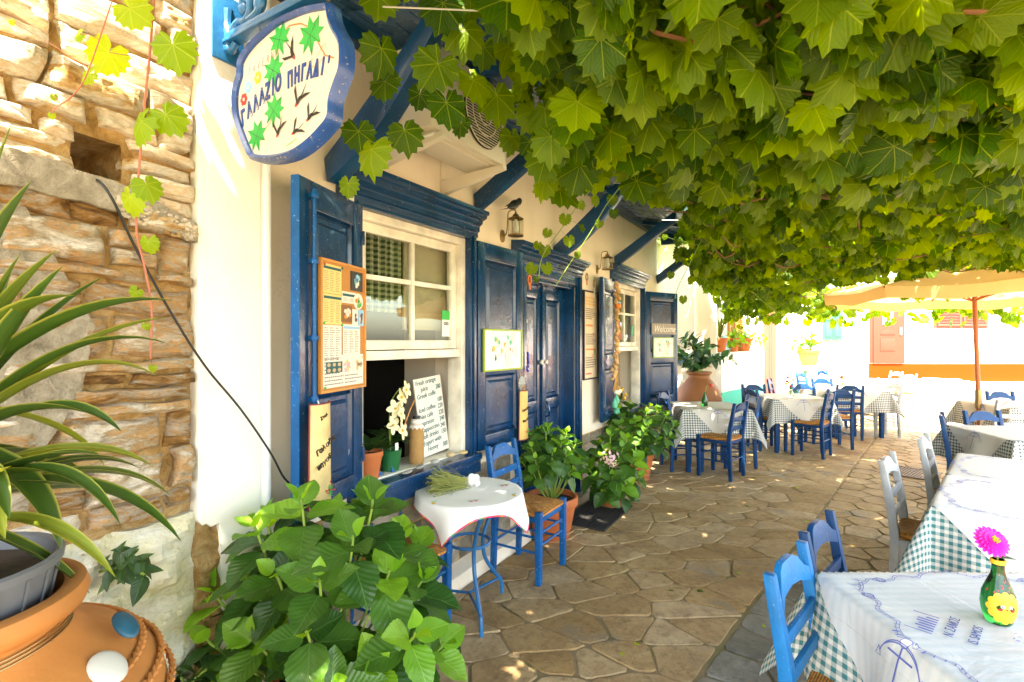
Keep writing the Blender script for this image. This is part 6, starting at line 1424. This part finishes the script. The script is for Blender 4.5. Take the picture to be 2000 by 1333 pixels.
def picture(sh, x, z, w_, h_, label, seed):
    r = on_shutter(sh, 'framed_picture', label, 'picture', x, z)
    mb = MB(); t_ = .011; mb.box((0, -.016, 0), (t_, 0, h_)); mb.box((w_-t_, -.016, 0), (w_, 0, h_)); mb.box((t_, -.016, 0), (w_-t_, 0, t_)); mb.box((t_, -.016, h_-t_), (w_-t_, 0, h_)); mb.obj('frame', simple('lime_frame', (.32, .42, .03), .5), r, bevel=.002)
    MB().box((t_, -.008, t_), (w_-t_, -.001, h_-t_)).obj('picture', simple('pale_aqua_paper', (.50, .66, .64), .2, .15, 9, 0), r)
    r2 = random.Random(seed)
    for mt, n, s_ in (('paper', 8, .13), ('petal_pink', 3, .08), ('ink_yellow', 5, .055), ('ink_orange', 3, .04), ('green_shutter', 5, .06), ('ink_teal', 2, .05), ('white', 5, .09)):
        mb = MB()
        for q in range(n):
            ux, uz = r2.uniform(.17, .83)*w_, r2.uniform(.17, .83)*h_
            mb.add([(ux+s_*h_*math.cos(b)*r2.uniform(.7, 1), -.0085-.0003*q-.0001*n, uz+s_*h_*math.sin(b)*r2.uniform(.7, 1.4)) for b in np.linspace(0, 6.283, 10)[:-1]], [tuple(range(9))])
        mb.obj('picture_print', mt, r, kind='stuff')
    return r
picture(sh2, .045, 1.335, .50, .30, 'green-framed picture of drinks on the shutter right of the first window', 3)
picture(sh4, .12, 1.32, .42, .28, 'small green-framed picture on the far shutter below the welcome sign', 8)
wc = on_shutter(sh4, 'welcome_sign', 'greyish wooden welcome sign on the far shutter', 'sign', .09, 1.64); MB().box((0, -.016, 0), (.48, 0, .15)).obj('board', simple('greyed_wood', (.32, .28, .25), .7, .2, 20), wc, bevel=.003)
text('Welcome', .13, wc, 'white', (.03, -.0175, .035), sx=.85, shear=.35)
ps = wroot('wall_poster', 'tall narrow printed poster between the door and the second window', 'poster', 6.02, .004, 1.17)
MB().box((0, -.02, 0), (.34, 0, .88)).obj('panel', simple('aged_poster', (.72, .56, .38), .6, .15, 6, 0), ps); mb = MB(); mb.box((-.015, -.028, -.015), (0, 0, .895)); mb.box((.34, -.028, -.015), (.355, 0, .895)); mb.box((0, -.028, -.015), (.34, 0, 0)); mb.box((0, -.028, .88), (.34, 0, .895)); mb.obj('frame', 'black', ps)
for z0, z1, n, mt in ((.74, .84, 3, 'tile'), (.60, .72, 6, 'ink'), (.52, .56, 1, 'ink_orange'), (.34, .46, 6, 'ink'), (.28, .31, 1, 'ink_orange'), (.10, .22, 5, 'ink'), (.03, .06, 1, 'ink_red')): mb = MB(); lines(mb, .03, .31, z0, z1, n, rg, -.0215, .5); mb.obj('print', mt, ps)
for (x, z), mt in (((.24, .42), 'ink_red'), ((.27, .24), 'ink_green'), ((.22, .20), 'ink_orange')): 
    mb = MB(); [mb.flat([(x, z), (x+.05*math.cos(a)-.008*math.sin(a), z+.05*math.sin(a)), (x+.05*math.cos(a)+.008*math.sin(a), z+.05*math.sin(a))], lambda p, q: (p, -.022, q)) for a in (0.5, 1.2, 2, 2.8, 4)]; mb.obj('print', mt, ps)
# painted roof tiles
def roof_tile(root_loc, rz, label, h_, w_, mat, words):
    r = E('painted_roof_tile', label, 'tile', root_loc, rz, 'painted roof tiles'); mb = MB(); n, m = 12, 14; vs = []
    for y_off in (0, .012):
        for j in range(m+1):
            for i in range(n+1):
                a = R(200+140*i/n); t_ = j/m; rr = w_/2*(1-.10*t_)/math.cos(R(20)); vs.append((rr*math.cos(a), (rr-y_off)*math.sin(a)*.62+rr*.3, h_*t_))
    q = n+1; S_ = q*(m+1); fs = [(j*q+i, j*q+i+1, (j+1)*q+i+1, (j+1)*q+i) for j in range(m) for i in range(n)]; fs += [(S_+j*q+i, S_+(j+1)*q+i, S_+(j+1)*q+i+1, S_+j*q+i+1) for j in range(m) for i in range(n)]
    for j in range(m): fs += [(j*q, (j+1)*q, S_+(j+1)*q, S_+j*q), (j*q+n, S_+j*q+n, S_+(j+1)*q+n, (j+1)*q+n)]
    for i in range(n): fs += [(i, S_+i, S_+i+1, i+1), (m*q+i, m*q+i+1, S_+m*q+i+1, S_+m*q+i)]
    mb.add(vs, fs); mb.obj('tile', mat, r, smooth=True, ang=50)
    def rim(i0): return [vs[j*q+i0] for j in range(m+1)]
    for P in (rim(0), rim(n), vs[0:n+1], vs[m*q:m*q+n+1]): MB().tube([(a, b-.001, c) for a, b, c in P], .0035, 5).obj('painted_rim', 'tile_edge', r)
    for body, x, z, sz, rot in words:
        o = text(body, sz, r, 'ink_black', (x, -w_*.16, z), (R(90), R(-rot), 0), .003, sx=1, off=-.0004)
    mb = MB(); rr_2 = random.Random(3)
    for k in range(26):
        a = rr_2.uniform(-.4, 3.3); L2_ = rr_2.uniform(.015, .05); x, z = w_*.20, h_*.10; mb.bar((x, -w_*.155, z), (x+L2_*math.cos(a)*.7, -w_*.16, z+L2_*math.sin(a)), .0025, .001)
    mb.obj('painted_thistle', 'ink_green', r); mb = MB()
    for k in range(16): a = rr_2.uniform(0, 3.1); L2_ = rr_2.uniform(.02, .055); mb.sphere((w_*.20+L2_*math.cos(a)*.7, -w_*.165, h_*.10+L2_*math.sin(a)), .004, 5, 4)
    mb.obj('painted_buds', 'ink_red', r); return r
tb = Matrix.Translation(P0) @ Matrix.Rotation(WA, 4, 'Z') @ (Matrix.Translation(sh1.location) @ Matrix.Rotation(sh1.rotation_euler.z, 4, 'Z'))
t1_ = roof_tile(tb @ Vector((.075, -.05, .845)), WA+sh1.rotation_euler.z, 'long pale painted roof tile with thistle hanging on the first shutter', .44, .155, 'tile_pale', [('Γαλαζιο', -.062, .225, .036, 22), ('πηγαδι', -.055, .165, .034, 22), ('Στυλ', -.035, .37, .022, 22)])
MB().tube([(-.0, .0, .42), (.0, .02, .455), (.0, .03, .48)], .0035, 5).obj('string', 'white', t1_)
t2_ = roof_tile(W(4.64, .11, .80), WA, 'smaller ochre painted roof tile hanging left of the door', .37, .13, 'tile', [('Γαλάζιο', -.055, .21, .028, 12), ('Πηγάδι', -.05, .13, .027, 12)])
shl = wroot('seashell_ornament', 'grey seashell tied with cord hanging above the ochre roof tile', 'shell', 4.62, .09, 1.17)
mb = MB(); vs = [(0, 0, 0)]
for k in range(17): a = R(-15+210*k/16); rr = .052*(1+.03*(k % 2)); vs.append((rr*math.cos(a), -.012-.006*(k % 2), .055+rr*math.sin(a)*1.1))
vs += [(.0, -.028, .055)]; mb.add(vs, [(k, k+1, 18) for k in range(1, 17)]+[(0, 1, 18), (17, 0, 18)]); mb.obj('shell', 'shell', shl, smooth=True)
MB().tube([(0, -.01, .1), (0, .02, .17)], .002, 4).obj('cord', 'straw', shl); mb = MB(); [mb.tube([(-.02+.01*k, -.03, .04), (-.02+.01*k, -.02, .0), (0, -.01, -.01)], .0015, 4) for k in range(5)]; mb.tube([(0, 0, 0), (.01, .0, -.06), (.0, 0, -.09)], .0025, 4); mb.obj('raffia', 'straw', shl)
ev = wroot('evil_eye_charm', 'blue bead charm hanging on the left edge of the door', 'charm', 4.80, .055, 1.33)
mb = MB(); mb.sphere((0, 0, 0), .026, 14, 10, (1, .4, 1.15)); [mb.sphere((.004*math.sin(k*2), 0, .04+.017*k), .010, 8, 6) for k in range(6)]; mb.obj('bead', simple('cobalt_glass_bead', (.01, .015, .30), .15), ev, smooth=True)
MB().sphere((0, -.011, -.002), .011, 10, 6, (1, .3, 1)).obj('eye', 'white', ev); MB().sphere((0, -.015, -.002), .005, 8, 6, (1, .3, 1)).obj('pupil', 'ink_black', ev); MB().tube([(0, 0, .03), (0, 0, .22)], .0015, 4).obj('cord', 'straw', ev)
for s_, z, lab in ((4.82, 2.02, 'small orange tassel charm at the top left of the door'), (6.00, 2.17, 'little beaded hook charm above the tall poster'), (6.20, 2.12, 'round metal wreath charm above the tall poster')):
    r = wroot('hanging_charm', lab, 'charm', s_, .06, z); mb = MB(); mb.tube([(.025*math.cos(a), 0, .02+.035*math.sin(a)) for a in np.linspace(0, 6.28, 17)[:-1]], .006, 6, closed=True); mb.obj('ring', 'ink_orange' if 'orange' in lab else 'brass', r)
    mb = MB(); [mb.sphere((.004*math.sin(k), 0, -.02-.016*k), .009, 7, 5) for k in range(7 if 'wreath' in lab else 3)]; mb.obj('beads', 'ink_orange' if 'wreath' not in lab else 'shell', r, smooth=True)
# garlic braid and green gourds on the second window's left shutter
gr = wroot('garlic_braid', 'long dried garlic braid with ribbon hanging beside the second window', 'garlic braid', 6.55, .17, 0)
rg = random.Random(12)
for k in range(44):
    z = 2.18-.024*k; x = .018*math.sin(k*1.9)+(0 if k < 34 else -.012*(k-34)); s_ = rg.uniform(.020, .030)
    MB().lathe([(.001, -.9), (.7, -.75), (1.0, -.1), (.75, .5), (.25, .9), (.12, 1.5)], 10, m=Matrix.Translation((x+rg.uniform(-.02, .02), rg.uniform(-.02, .02), z)) @ Matrix.Rotation(rg.uniform(-1.2, 1.2), 4, 'Y') @ Matrix.Diagonal((s_, s_, s_*.9, 1))).obj('garlic_bulb', 'garlic', gr, smooth=True)
mb = MB()
for k in range(60):
    z = rg.uniform(1.05, 2.2); mb.tube([(rg.gauss(0, .015), rg.gauss(-.01, .012), z), (rg.gauss(0, .03), rg.gauss(-.02, .02), z-rg.uniform(.04, .14))], .0025, 4)
for k in range(7): mb.tube([(0, 0, 1.18), (-.02-.012*k, -.01, 1.08), (-.03-.018*k, -.01, 1.02)], .003, 4)
mb.tube(smooth_path([(.01, 0, 1.22), (.02, 0, 1.10), (.06, 0, 1.02), (.11, 0, .98)], 4), .012, 8); mb.obj('dry_stems', 'straw', gr)
for x, z in ((-.01, 1.0), (.06, .99), (.11, 1.0)): MB().sphere((x, 0, z), .026, 10, 8).obj('garlic_bulb', 'lace', gr, smooth=True)
mb = MB(); mb.sphere((.0, -.02, 1.93), .045, 12, 8, (1.1, .7, .8)); mb.obj('ribbon', 'ink_orange', gr, smooth=True); mb = MB(); mb.sphere((-.02, -.045, 1.96), .022, 10, 6, (1.5, .5, .6)); mb.obj('ribbon', 'ink_sky', gr, smooth=True)
for x, z, lab in ((-.02, .86, 'left green gourd ornament below the garlic braid'), (.045, .90, 'middle green gourd ornament, highest of the three'), (.04, .79, 'lowest green gourd ornament under the garlic braid')):
    r = wroot('gourd_ornament', lab, 'ornament', 6.57+x, .15, z, 'green gourds'); MB().lathe([(.001, -.04), (.026, -.03), (.034, 0), (.024, .028), (.012, .045), (.010, .06), (.003, .075)], 16).obj('gourd', 'green_shutter', r, smooth=True); MB().tube([(0, 0, .07), (0, 0, .13)], .0015, 4).obj('cord', 'straw', r)
# ---------------------------------------------------------------- things on the sill of the first window
SZ = .808
cm = wroot('price_board', 'handwritten cream coffee price board leaning on the sill of the first window', 'menu board', 3.72, -.10, SZ)
m_ = Matrix.Rotation(R(-6), 4, 'X') @ Matrix.Rotation(R(-4), 4, 'Y')
bo = MB().box((0, 0, 0), (.27, .010, .50)).obj('board', 'paper', cm, bevel=.002); bo.matrix_local = m_
for k, (l_, r_, cols_) in enumerate((('Fresh orange', '', 0), ('    juice', '280', 0), ('Greek coffe', '', 0), ('', '100', 0), ('Iced coffee', '220', 0), ('Nes cafe', '220', 0), ('Espresso', '240', 0), ('Cappuccino', '240', 0), ('Soft drinks', '150', 0), ('Yogurt with', '', 0), ('    Honey', '300', 0))):
    z = .455-.043*k
    for body, x in ((l_, .012), (r_, .205)):
        if body.strip():
            o = text(body, .042, cm, 'ink_teal', (0, 0, 0), sx=.92 if x < .1 else .85, shear=.15, off=.0003); o.matrix_local = m_ @ Matrix.Translation((x, -.0008, z)) @ Matrix.Rotation(R(-3), 4, 'Y') @ Matrix.Rotation(R(90), 4, 'X') @ Matrix.Diagonal((.92 if x < .1 else .8, 1, 1, 1))
bj = wroot('burlap_bottle', 'tall bottle wrapped in burlap with white lace cap on the window sill', 'bottle', 3.60, -.05, SZ)
MB().lathe([(.001, 0), (.040, 0), (.046, .02), (.044, .12), (.047, .17), (.040, .21), (.022, .23), (.030, .25)], 20).obj('burlap_wrap', 'burlap', bj, smooth=True)
mb = MB(); vs = []; 
for j, (r_, z) in enumerate(((.024, .232), (.036, .235), (.048, .222))):
    for k in range(24): a = 2*math.pi*k/24; vs.append((r_*(1+.12*(k % 2)*(j == 2))*math.cos(a), r_*(1+.12*(k % 2)*(j == 2))*math.sin(a), z-.012*(k % 2)*(j == 2)))
mb.add(vs, [(j*24+k, j*24+(k+1) % 24, (j+1)*24+(k+1) % 24, (j+1)*24+k) for j in range(2) for k in range(24)]); mb.lathe([(.028, .236), (.036, .25), (.034, .268), (.001, .272)], 20); mb.obj('lace_cap', 'lace', bj, smooth=True)
MB().lathe([(.001, .29), (.020, .288), (.024, .272)], 16).obj('lid', 'black', bj)
MB().tube([(.028*math.cos(a), .028*math.sin(a), .228) for a in np.linspace(0, 6.28, 17)[:-1]], .003, 5, closed=True).obj('twine', 'straw', bj)
og = wroot('potted_orchid', 'cream orchid in a shiny green pot on the window sill', 'plant', 3.40, -.07, SZ)
MB().lathe([(.001, 0), (.048, 0), (.064, .115), (.066, .12), (.060, .12), (.058, .10)], 24).obj('pot', 'pot_green', og, smooth=True); MB().lathe([(.001, .10), (.058, .10)], 14).obj('soil', 'soil', og)
mb = MB(); mb.tube(smooth_path([(0, 0, .1), (-.02, -.01, .25), (-.03, -.03, .38), (.0, -.05, .45), (.05, -.06, .48)], 5), .003, 6); mb.tube(smooth_path([(0, 0, .1), (-.03, -.03, .2), (-.05, -.05, .27), (-.03, -.06, .33)], 5), .003, 6); mb.obj('stems', 'green_stem', og, smooth=True)
rg = random.Random(5)
for k in range(15): a = rg.random()*6.28; el = rg.uniform(-.35, .8); d = (math.cos(a), math.sin(a), math.tan(el)); inst('leaf', rg.choice(LM['house']), og, leafM((0, 0, rg.uniform(.13, .25)), d, (0, 0, 1), rg.uniform(.11, .17)))
for x, y, z in ((-.055, -.07, .27), (.015, -.075, .23), (-.03, -.065, .36), (.01, -.07, .42), (.05, -.07, .46), (-.005, -.08, .33)):
    pm = mm(('orc',), lambda: petal_mesh('petal_white', .42)); m0 = T(x, y, z) @ Matrix.Rotation(R(80), 4, 'X') @ Matrix.Rotation(rg.uniform(-.5, .5), 4, 'Y')
    for q in range(5): inst('petal', pm, og, m0 @ Matrix.Rotation(q*1.257+.3, 4, 'Z') @ Matrix.Rotation(R(12), 4, 'X') @ Matrix.Scale(.056, 4))
    MB().sphere((0, 0, 0), .008, 8, 6).obj('lip', 'ink_yellow', og).matrix_local = m0 @ T(0, 0, .006)
mb = MB(); mb.box((-.012, -.05, .10), (.012, -.047, .16)); mb.obj('plant_label', 'white', og)
mb = MB(); mb.tube([(.03, -.08, .26), (.07, -.09, .35), (.12, -.08, .40)], .0035, 5); mb.obj('cane_stick', 'wood_orange', og)
op = wroot('sill_terracotta_pot', 'orange terracotta pot half hidden behind the shutter on the window sill', 'plant', 3.20, -.03, SZ); pot(op, .072, .15, saucer=False)
for k in range(9): a = rg.random()*6.28; inst('leaf', rg.choice(LM['house']), op, leafM((0, 0, .15), (math.cos(a), math.sin(a), rg.uniform(.2, 1.4)), (0, 0, 1), rg.uniform(.12, .18)))
for s_, w_, lab, sc, mt in ((3.66, .045, 'pale striped pebble lying on the window sill below the price board', (.034, .024, .012), 'pebble_white'), (3.83, .03, 'amber glass bowl-like stone on the window sill', (.036, .028, .018), 'pebble_tan'), (3.95, .045, 'flat green-topped pebble at the right end of the window sill', (.038, .028, .012), 'tile_pale'), (3.52, .05, 'flat blue-grey pebble on the sill before the burlap bottle', (.05, .018, .009), 'shell'), (3.40, .06, 'long thin tan stone on the sill before the green pot', (.05, .022, .006), 'pebble_white')):
    r = MB().sphere((0, 0, 0), 1, 16, 10, sc).obj('pebble', mt, smooth=True); r.location = W(s_, w_, SZ-.001+sc[2]); r.rotation_euler = (0, 0, WA+.3); tag(r, lab, 'pebble')
# curtain in the left panes, shelf with bottles inside
cu = MB(); cu.uv = []; n = 60
for z in np.linspace(1.72, 2.2, 10):
    for i in range(n+1):
        x = 3.12+.42*i/n; cu.v.append((x, .13+.018*math.sin(i*.9)+.006*math.sin(i*2.3), z)); cu.uv.append((x*1.25, z))
cu.f = [(j*(n+1)+i, j*(n+1)+i+1, (j+1)*(n+1)+i+1, (j+1)*(n+1)+i) for j in range(9) for i in range(n)]; cu.obj('curtain', 'curtain', tav, smooth=True)
bs = wroot('bar_shelf', 'dark bar shelf inside the first window', 'shelf', 3.0, -1.2, 0)
for z in (.95, 1.28, 1.6): MB().box((-.4, 0, z), (1.05, .25, z+.02)).obj('board', 'cane', bs)
rg = random.Random(31); bm_ = {}
for k in range(17):
    s_ = 2.75+.075*k; mt = rg.choice(('glass_green', 'cane', 'glass_clear', 'brass', 'ink_red', 'wire')); z = rg.choice((.972, 1.302)); h_ = rg.uniform(.8, 1.1)
    o = MB().lathe([(a, b*h_) for a, b in ((.001, 0), (.030, 0), (.032, .01), (.032, .15), (.012, .20), (.012, .25), (.001, .25))], 12).obj('bottle', mt, smooth=True); o.location = W(s_, -1.3, z); tag(o, 'small bottle on the dark bar shelf inside the first window', 'bottle', 'bottles on the bar shelf')
for s_, z, w2, h2, lab in ((7.35, 1.15, .30, .24, 'small framed sea picture seen through the second window'), (7.30, .80, .20, .30, 'dark framed portrait standing inside the second window')):
    r = wroot('framed_picture', lab, 'picture', s_, -.45, z); MB().box((0, -.015, 0), (w2, 0, h2)).obj('frame', 'pole_wood' if 'portrait' in lab else 'blue_dark', r); MB().box((.02, -.018, .02), (w2-.02, -.0155, h2-.02)).obj('picture', 'shell' if 'portrait' in lab else 'ink_sky', r)
r = wroot('sill_flowers', 'small red and yellow flowers on the sill of the second window', 'plant', 7.25, -.04, .727); shrub(r, .12, .08, .22, 8, 5, .06, 8, LM['house'])
for k in range(6): MB().sphere((rg.uniform(-.1, .1), rg.uniform(-.08, .04), rg.uniform(.12, .24)), .022, 8, 6).obj('flower', rg.choice(('ink_red', 'ink_yellow')), r, smooth=True)
# stickers on the panes
st_ = wroot('pane_sticker', 'green and white sticker on the lower right window pane', 'sticker', 3.86, -.062, 1.58); MB().box((0, 0, .11), (.085, .001, .17)).obj('band', 'ink_green', st_); MB().box((0, 0, 0), (.085, .001, .11)).obj('sheet', 'white', st_)
for dx in (-.012, .012): MB().tube([(.042+dx+.009*math.cos(a), -.001, .085+.009*math.sin(a)) for a in np.linspace(0, 6.283, 15)[:-1]], .0025, 5, closed=True).obj('owl_eye_mark', 'ink_black', st_)
st2_ = wroot('pane_sticker', 'small green sticker on the far window pane', 'sticker', 7.80, -.062, 1.62); MB().box((0, 0, 0), (.07, .001, .13)).obj('sheet', 'green_shutter', st2_)
# door mat
dm = wroot('door_mat', 'black rubber ringed doormat on the paving at the door', 'door mat', 5.52, .36, FZ)
mb = MB(); a0, b0, a1, b1 = -.36, -.20, .36, .20
for k in range(25): x = a0+.03*k; mb.box((x-.004, b0, 0), (x+.004, b1, .014))
for k in range(14): y = b0+.0305*k; mb.box((a0, y-.004, 0), (a1, y+.004, .012))
mb.obj('grid', 'rubber', dm); MB().box((a0, b0, 0), (a1, b1, .003)).obj('backing', 'rubber', dm)
# ---------------------------------------------------------------- umbrella
U = Vector((6.0, 6.55, 0)); um = E('patio_umbrella', 'large cream canvas umbrella on a leaning brown wooden pole', 'umbrella', U)
top = Vector((-.22, -.12, 2.80)); MB().tube([(0, 0, 0), top*.98], [.027, .025], 14).obj('pole', 'pole_wood', um, smooth=True)
MB().lathe([(.001, 0), (.26, 0), (.26, .06), (.05, .08), (.04, .25), (.001, .25)], 24).obj('base', 'iron_dark', um, smooth=True)
mb = MB(); q = top*.30; mb.lathe([(.034, -.14), (.036, -.10), (.036, .06), (.034, .09)], 14, c=q); mb.tube([q+Vector((0, -.03, -.02)), q+Vector((-.05, -.06, -.02)), q+Vector((-.06, -.06, -.10)), q+Vector((-.10, -.06, -.10))], .006, 6); mb.obj('crank', 'brass', um, smooth=True)
ctr = Vector((-.20, -.11, 0)); RR = 1.62; A0 = R(200)
rim_z, ap_z, val = 2.19, 2.66, .145
pts8 = [Vector((RR*math.cos(A0+k*math.pi/4), RR*math.sin(A0+k*math.pi/4), rim_z))+ctr for k in range(8)]
apx = Vector((0, 0, ap_z))+ctr
for k in range(8):
    p, q = pts8[k], pts8[(k+1) % 8]; n, m = 8, 6; vs = []
    for j in range(m+1):
        t_ = j/m
        for i in range(n+1): u = i/n; e = p.lerp(q, u); pt = apx.lerp(e, t_); pt.z -= .05*math.sin(math.pi*u)*t_+.03*math.sin(math.pi*t_); vs.append(pt)
    mb = MB().add(vs, [(j*(n+1)+i, j*(n+1)+i+1, (j+1)*(n+1)+i+1, (j+1)*(n+1)+i) for j in range(m) for i in range(n)]); mb.obj('canopy_panel', 'canvas', um, smooth=True, ang=80)
    vs = []
    for j in range(4):
        for i in range(n+1):
            u = i/n; e = p.lerp(q, u); e.z -= .05*math.sin(math.pi*u)+val*j/3*(1-.12*abs(math.sin(math.pi*u*2))); o_ = (e-ctr); o_.z = 0; e = e+o_.normalized()*(.008*math.sin(u*11+k)*j/3-.01*j); vs.append(e)
    MB().add(vs, [(j*(n+1)+i, j*(n+1)+i+1, (j+1)*(n+1)+i+1, (j+1)*(n+1)+i) for j in range(3) for i in range(n)]).obj('valance', 'canvas', um, smooth=True, ang=80)
    MB().bar(apx+Vector((0, 0, -.06)), p+Vector((0, 0, -.02)), .016, .022).obj('rib', 'pole_wood', um); MB().bar(ctr+Vector((0, 0, 2.05)), apx.lerp(p, .5)+Vector((0, 0, -.05)), .014, .018).obj('strut', 'pole_wood', um)
# ---------------------------------------------------------------- flowers and bottles on the other tables
FZT = FZ+.748
g1 = bottle('green_bottle_vase', 'small green bottle with one red flower on the table by the big jar', 'vase', (2.34, 6.22, FZT), [(.001, 0), (.032, 0), (.037, .01), (.037, .07), (.016, .13), (.013, .16), (.015, .17), (.011, .17)], 'glass_green')
MB().tube(smooth_path([(0, 0, .05), (.01, 0, .18), (.03, 0, .24), (.07, 0, .255)], 4), .003, 5).obj('stem', 'green_stem', g1); MB().sphere((.075, 0, .25), .025, 10, 7, (1, 1, .8)).obj('flower', 'ink_red', g1, smooth=True)
for i, (x, y, lab, cols) in enumerate(((3.92, 7.20, 'clear glass vase with yellow and dark red flowers on the middle table', ('ink_yellow', 'ink_red')), (5.42, 8.4, 'glass vase with yellow flowers and leaves on the sunlit table', ('ink_yellow', 'ink_red')), (4.42, 4.22, 'small vase with a red flower on the right edge table', ('ink_red', 'ink_red')))):
    g = bottle('flower_vase', lab, 'vase', (x, y, FZT), [(.001, 0), (.035, 0), (.04, .01), (.038, .07), (.018, .10), (.022, .13)], 'glass_clear')
    rr3 = random.Random(i+3); mb = MB()
    for k in range(6):
        p = (rr3.uniform(-.05, .05), rr3.uniform(-.05, .05), rr3.uniform(.15, .30)); mb.tube([(0, 0, .03), (p[0]*.3, p[1]*.3, .13), p], .002, 4); MB().sphere(p, .022, 8, 6, (1, 1, .7)).obj('flower', cols[k % 2], g, smooth=True); inst('leaf', LM['bay'][0], g, leafM((p[0]*.5, p[1]*.5, p[2]*.7), (p[0], p[1], .02), (0, 0, 1), .07))
    mb.obj('stems', 'green_stem', g)
bottle('blue_glass_vase', 'small blue glass bottle on the farthest white table', 'vase', (7.55, 11.0, FZT), [(.001, 0), (.05, 0), (.055, .02), (.018, .09), (.014, .14)], 'glass_blue')
# the magenta zinnia in the front bottle
daisy(FB, (-.030, -.012, .232), .043, 'magenta', 20, 4, Matrix.Rotation(R(52), 3, 'X') @ Matrix.Rotation(R(-8), 3, 'Y'), w_=.26)
for d, s_ in (((.9, -.2, .1), .05), ((-.5, -.4, .3), .035), ((.6, .5, -.3), .045)): inst('leaf', LM['bay'][1], FB, leafM((0, 0, .182), d, (0, 0, 1), s_))
# ---------------------------------------------------------------- pots on the parapet and beyond
for k, (f, lab, r_, lm) in enumerate(((.10, 'terracotta pot with upright blue-green stems, leftmost on the white parapet', .12, 'house'), (.36, 'terracotta pot with feathery green plant, middle of the parapet', .12, 'hyd'), (.60, 'wide terracotta pot with bushy trailing plant, rightmost on the parapet', .17, 'hyd'))):
    p = Vector((3.42, 8.36, 0)).lerp(Vector((5.0, 10.15, 0)), f)-N45*.11; r = E('parapet_pot', lab, 'plant', (p.x, p.y, 1.362), 0, 'pots on the patio parapet'); pot(r, r_, .24, saucer=False)
    if lm == 'house': 
        for q in range(16): a = rg.random()*6.28; o = blade(rg.uniform(.28, .45), .04, (math.cos(a)*.35, math.sin(a)*.35, 1), .1, q, 0).obj('leaf', 'ink_teal' if q == 3 else 'blade', r, smooth=True, ang=180); o.location = (0, 0, .2)
    else:
        e = r; n0 = len(e.children); shrub(r, .34+.14*(k == 2), .3, .34+.1*(k == 2), 22, 10, .075, 20+k, LM['young'] if True else None, low=-.02); 
pl = MB().box((-.09, -.008, 0), (.09, .008, .28)).obj('painted_plank', 'ink_sky', bevel=.003); p = Vector((3.42, 8.36, 0)).lerp(Vector((5.0, 10.15, 0)), .22)-N45*.10; pl.location = (p.x, p.y, 1.362); pl.rotation_euler = (R(-10), R(8), R(40)); tag(pl, 'blue and white painted board leaning between the parapet pots', 'board')
r = E('far_pot', 'pinkish pot with bushy plant on the low white wall past the gate', 'plant', (6.95, 12.0, .98)); pot(r, .24, .36, saucer=False); shrub(r, .5, .4, .8, 16, 9, .13, 31, LM['young'])
r = E('trailing_bush', 'grey-green bush spilling over the low white wall past the gate', 'plant', (6.75, 11.75, .5)); shrub(r, .35, .3, .5, 20, 9, .09, 33, LM['house'], low=-.5)
mb = MB(); 
bl_ = E('hanging_lamp', 'white compact fluorescent bulb hanging among the vine leaves', 'lamp', at(1469, 258, 2.6))
MB().lathe([(.001, .05), (.014, .05), (.016, .0), (.016, -.02), (.001, -.022)], 14).obj('socket', 'white', bl_, smooth=True)
for x in (-.009, .003, .013): MB().tube([(x, 0, -.02), (x, 0, -.085), (x+.006, .004, -.088), (x+.007, .004, -.02)], .0042, 8).obj('tube', 'white', bl_, smooth=True)
MB().tube([(0, 0, .05), (0, .01, .4)], .0025, 5).obj('cord', 'black', bl_)
# fallen leaves and crumbs
rg = random.Random(40)
for k in range(26):
    y = rg.uniform(2.3, 7.5); x = rg.uniform(-1.2+.6*y, .7*y) if k > 3 else 2.72+.05*k; y = y if k > 3 else 5.75
    o = bpy.data.objects.new('fallen_leaf', GM['grape_young' if k % 3 else 'grape'][k % 3]); C.objects.link(o); o.location = (x, y, FZ+.006); o.rotation_euler = (rg.uniform(-.2, .2), rg.uniform(-.2, .2), rg.random()*6.28); s_ = rg.uniform(.010, .026); o.scale = (s_,)*3
    tag(o, 'small dry fallen vine leaf lying on the brown paving', 'leaf', 'fallen leaves on the paving')
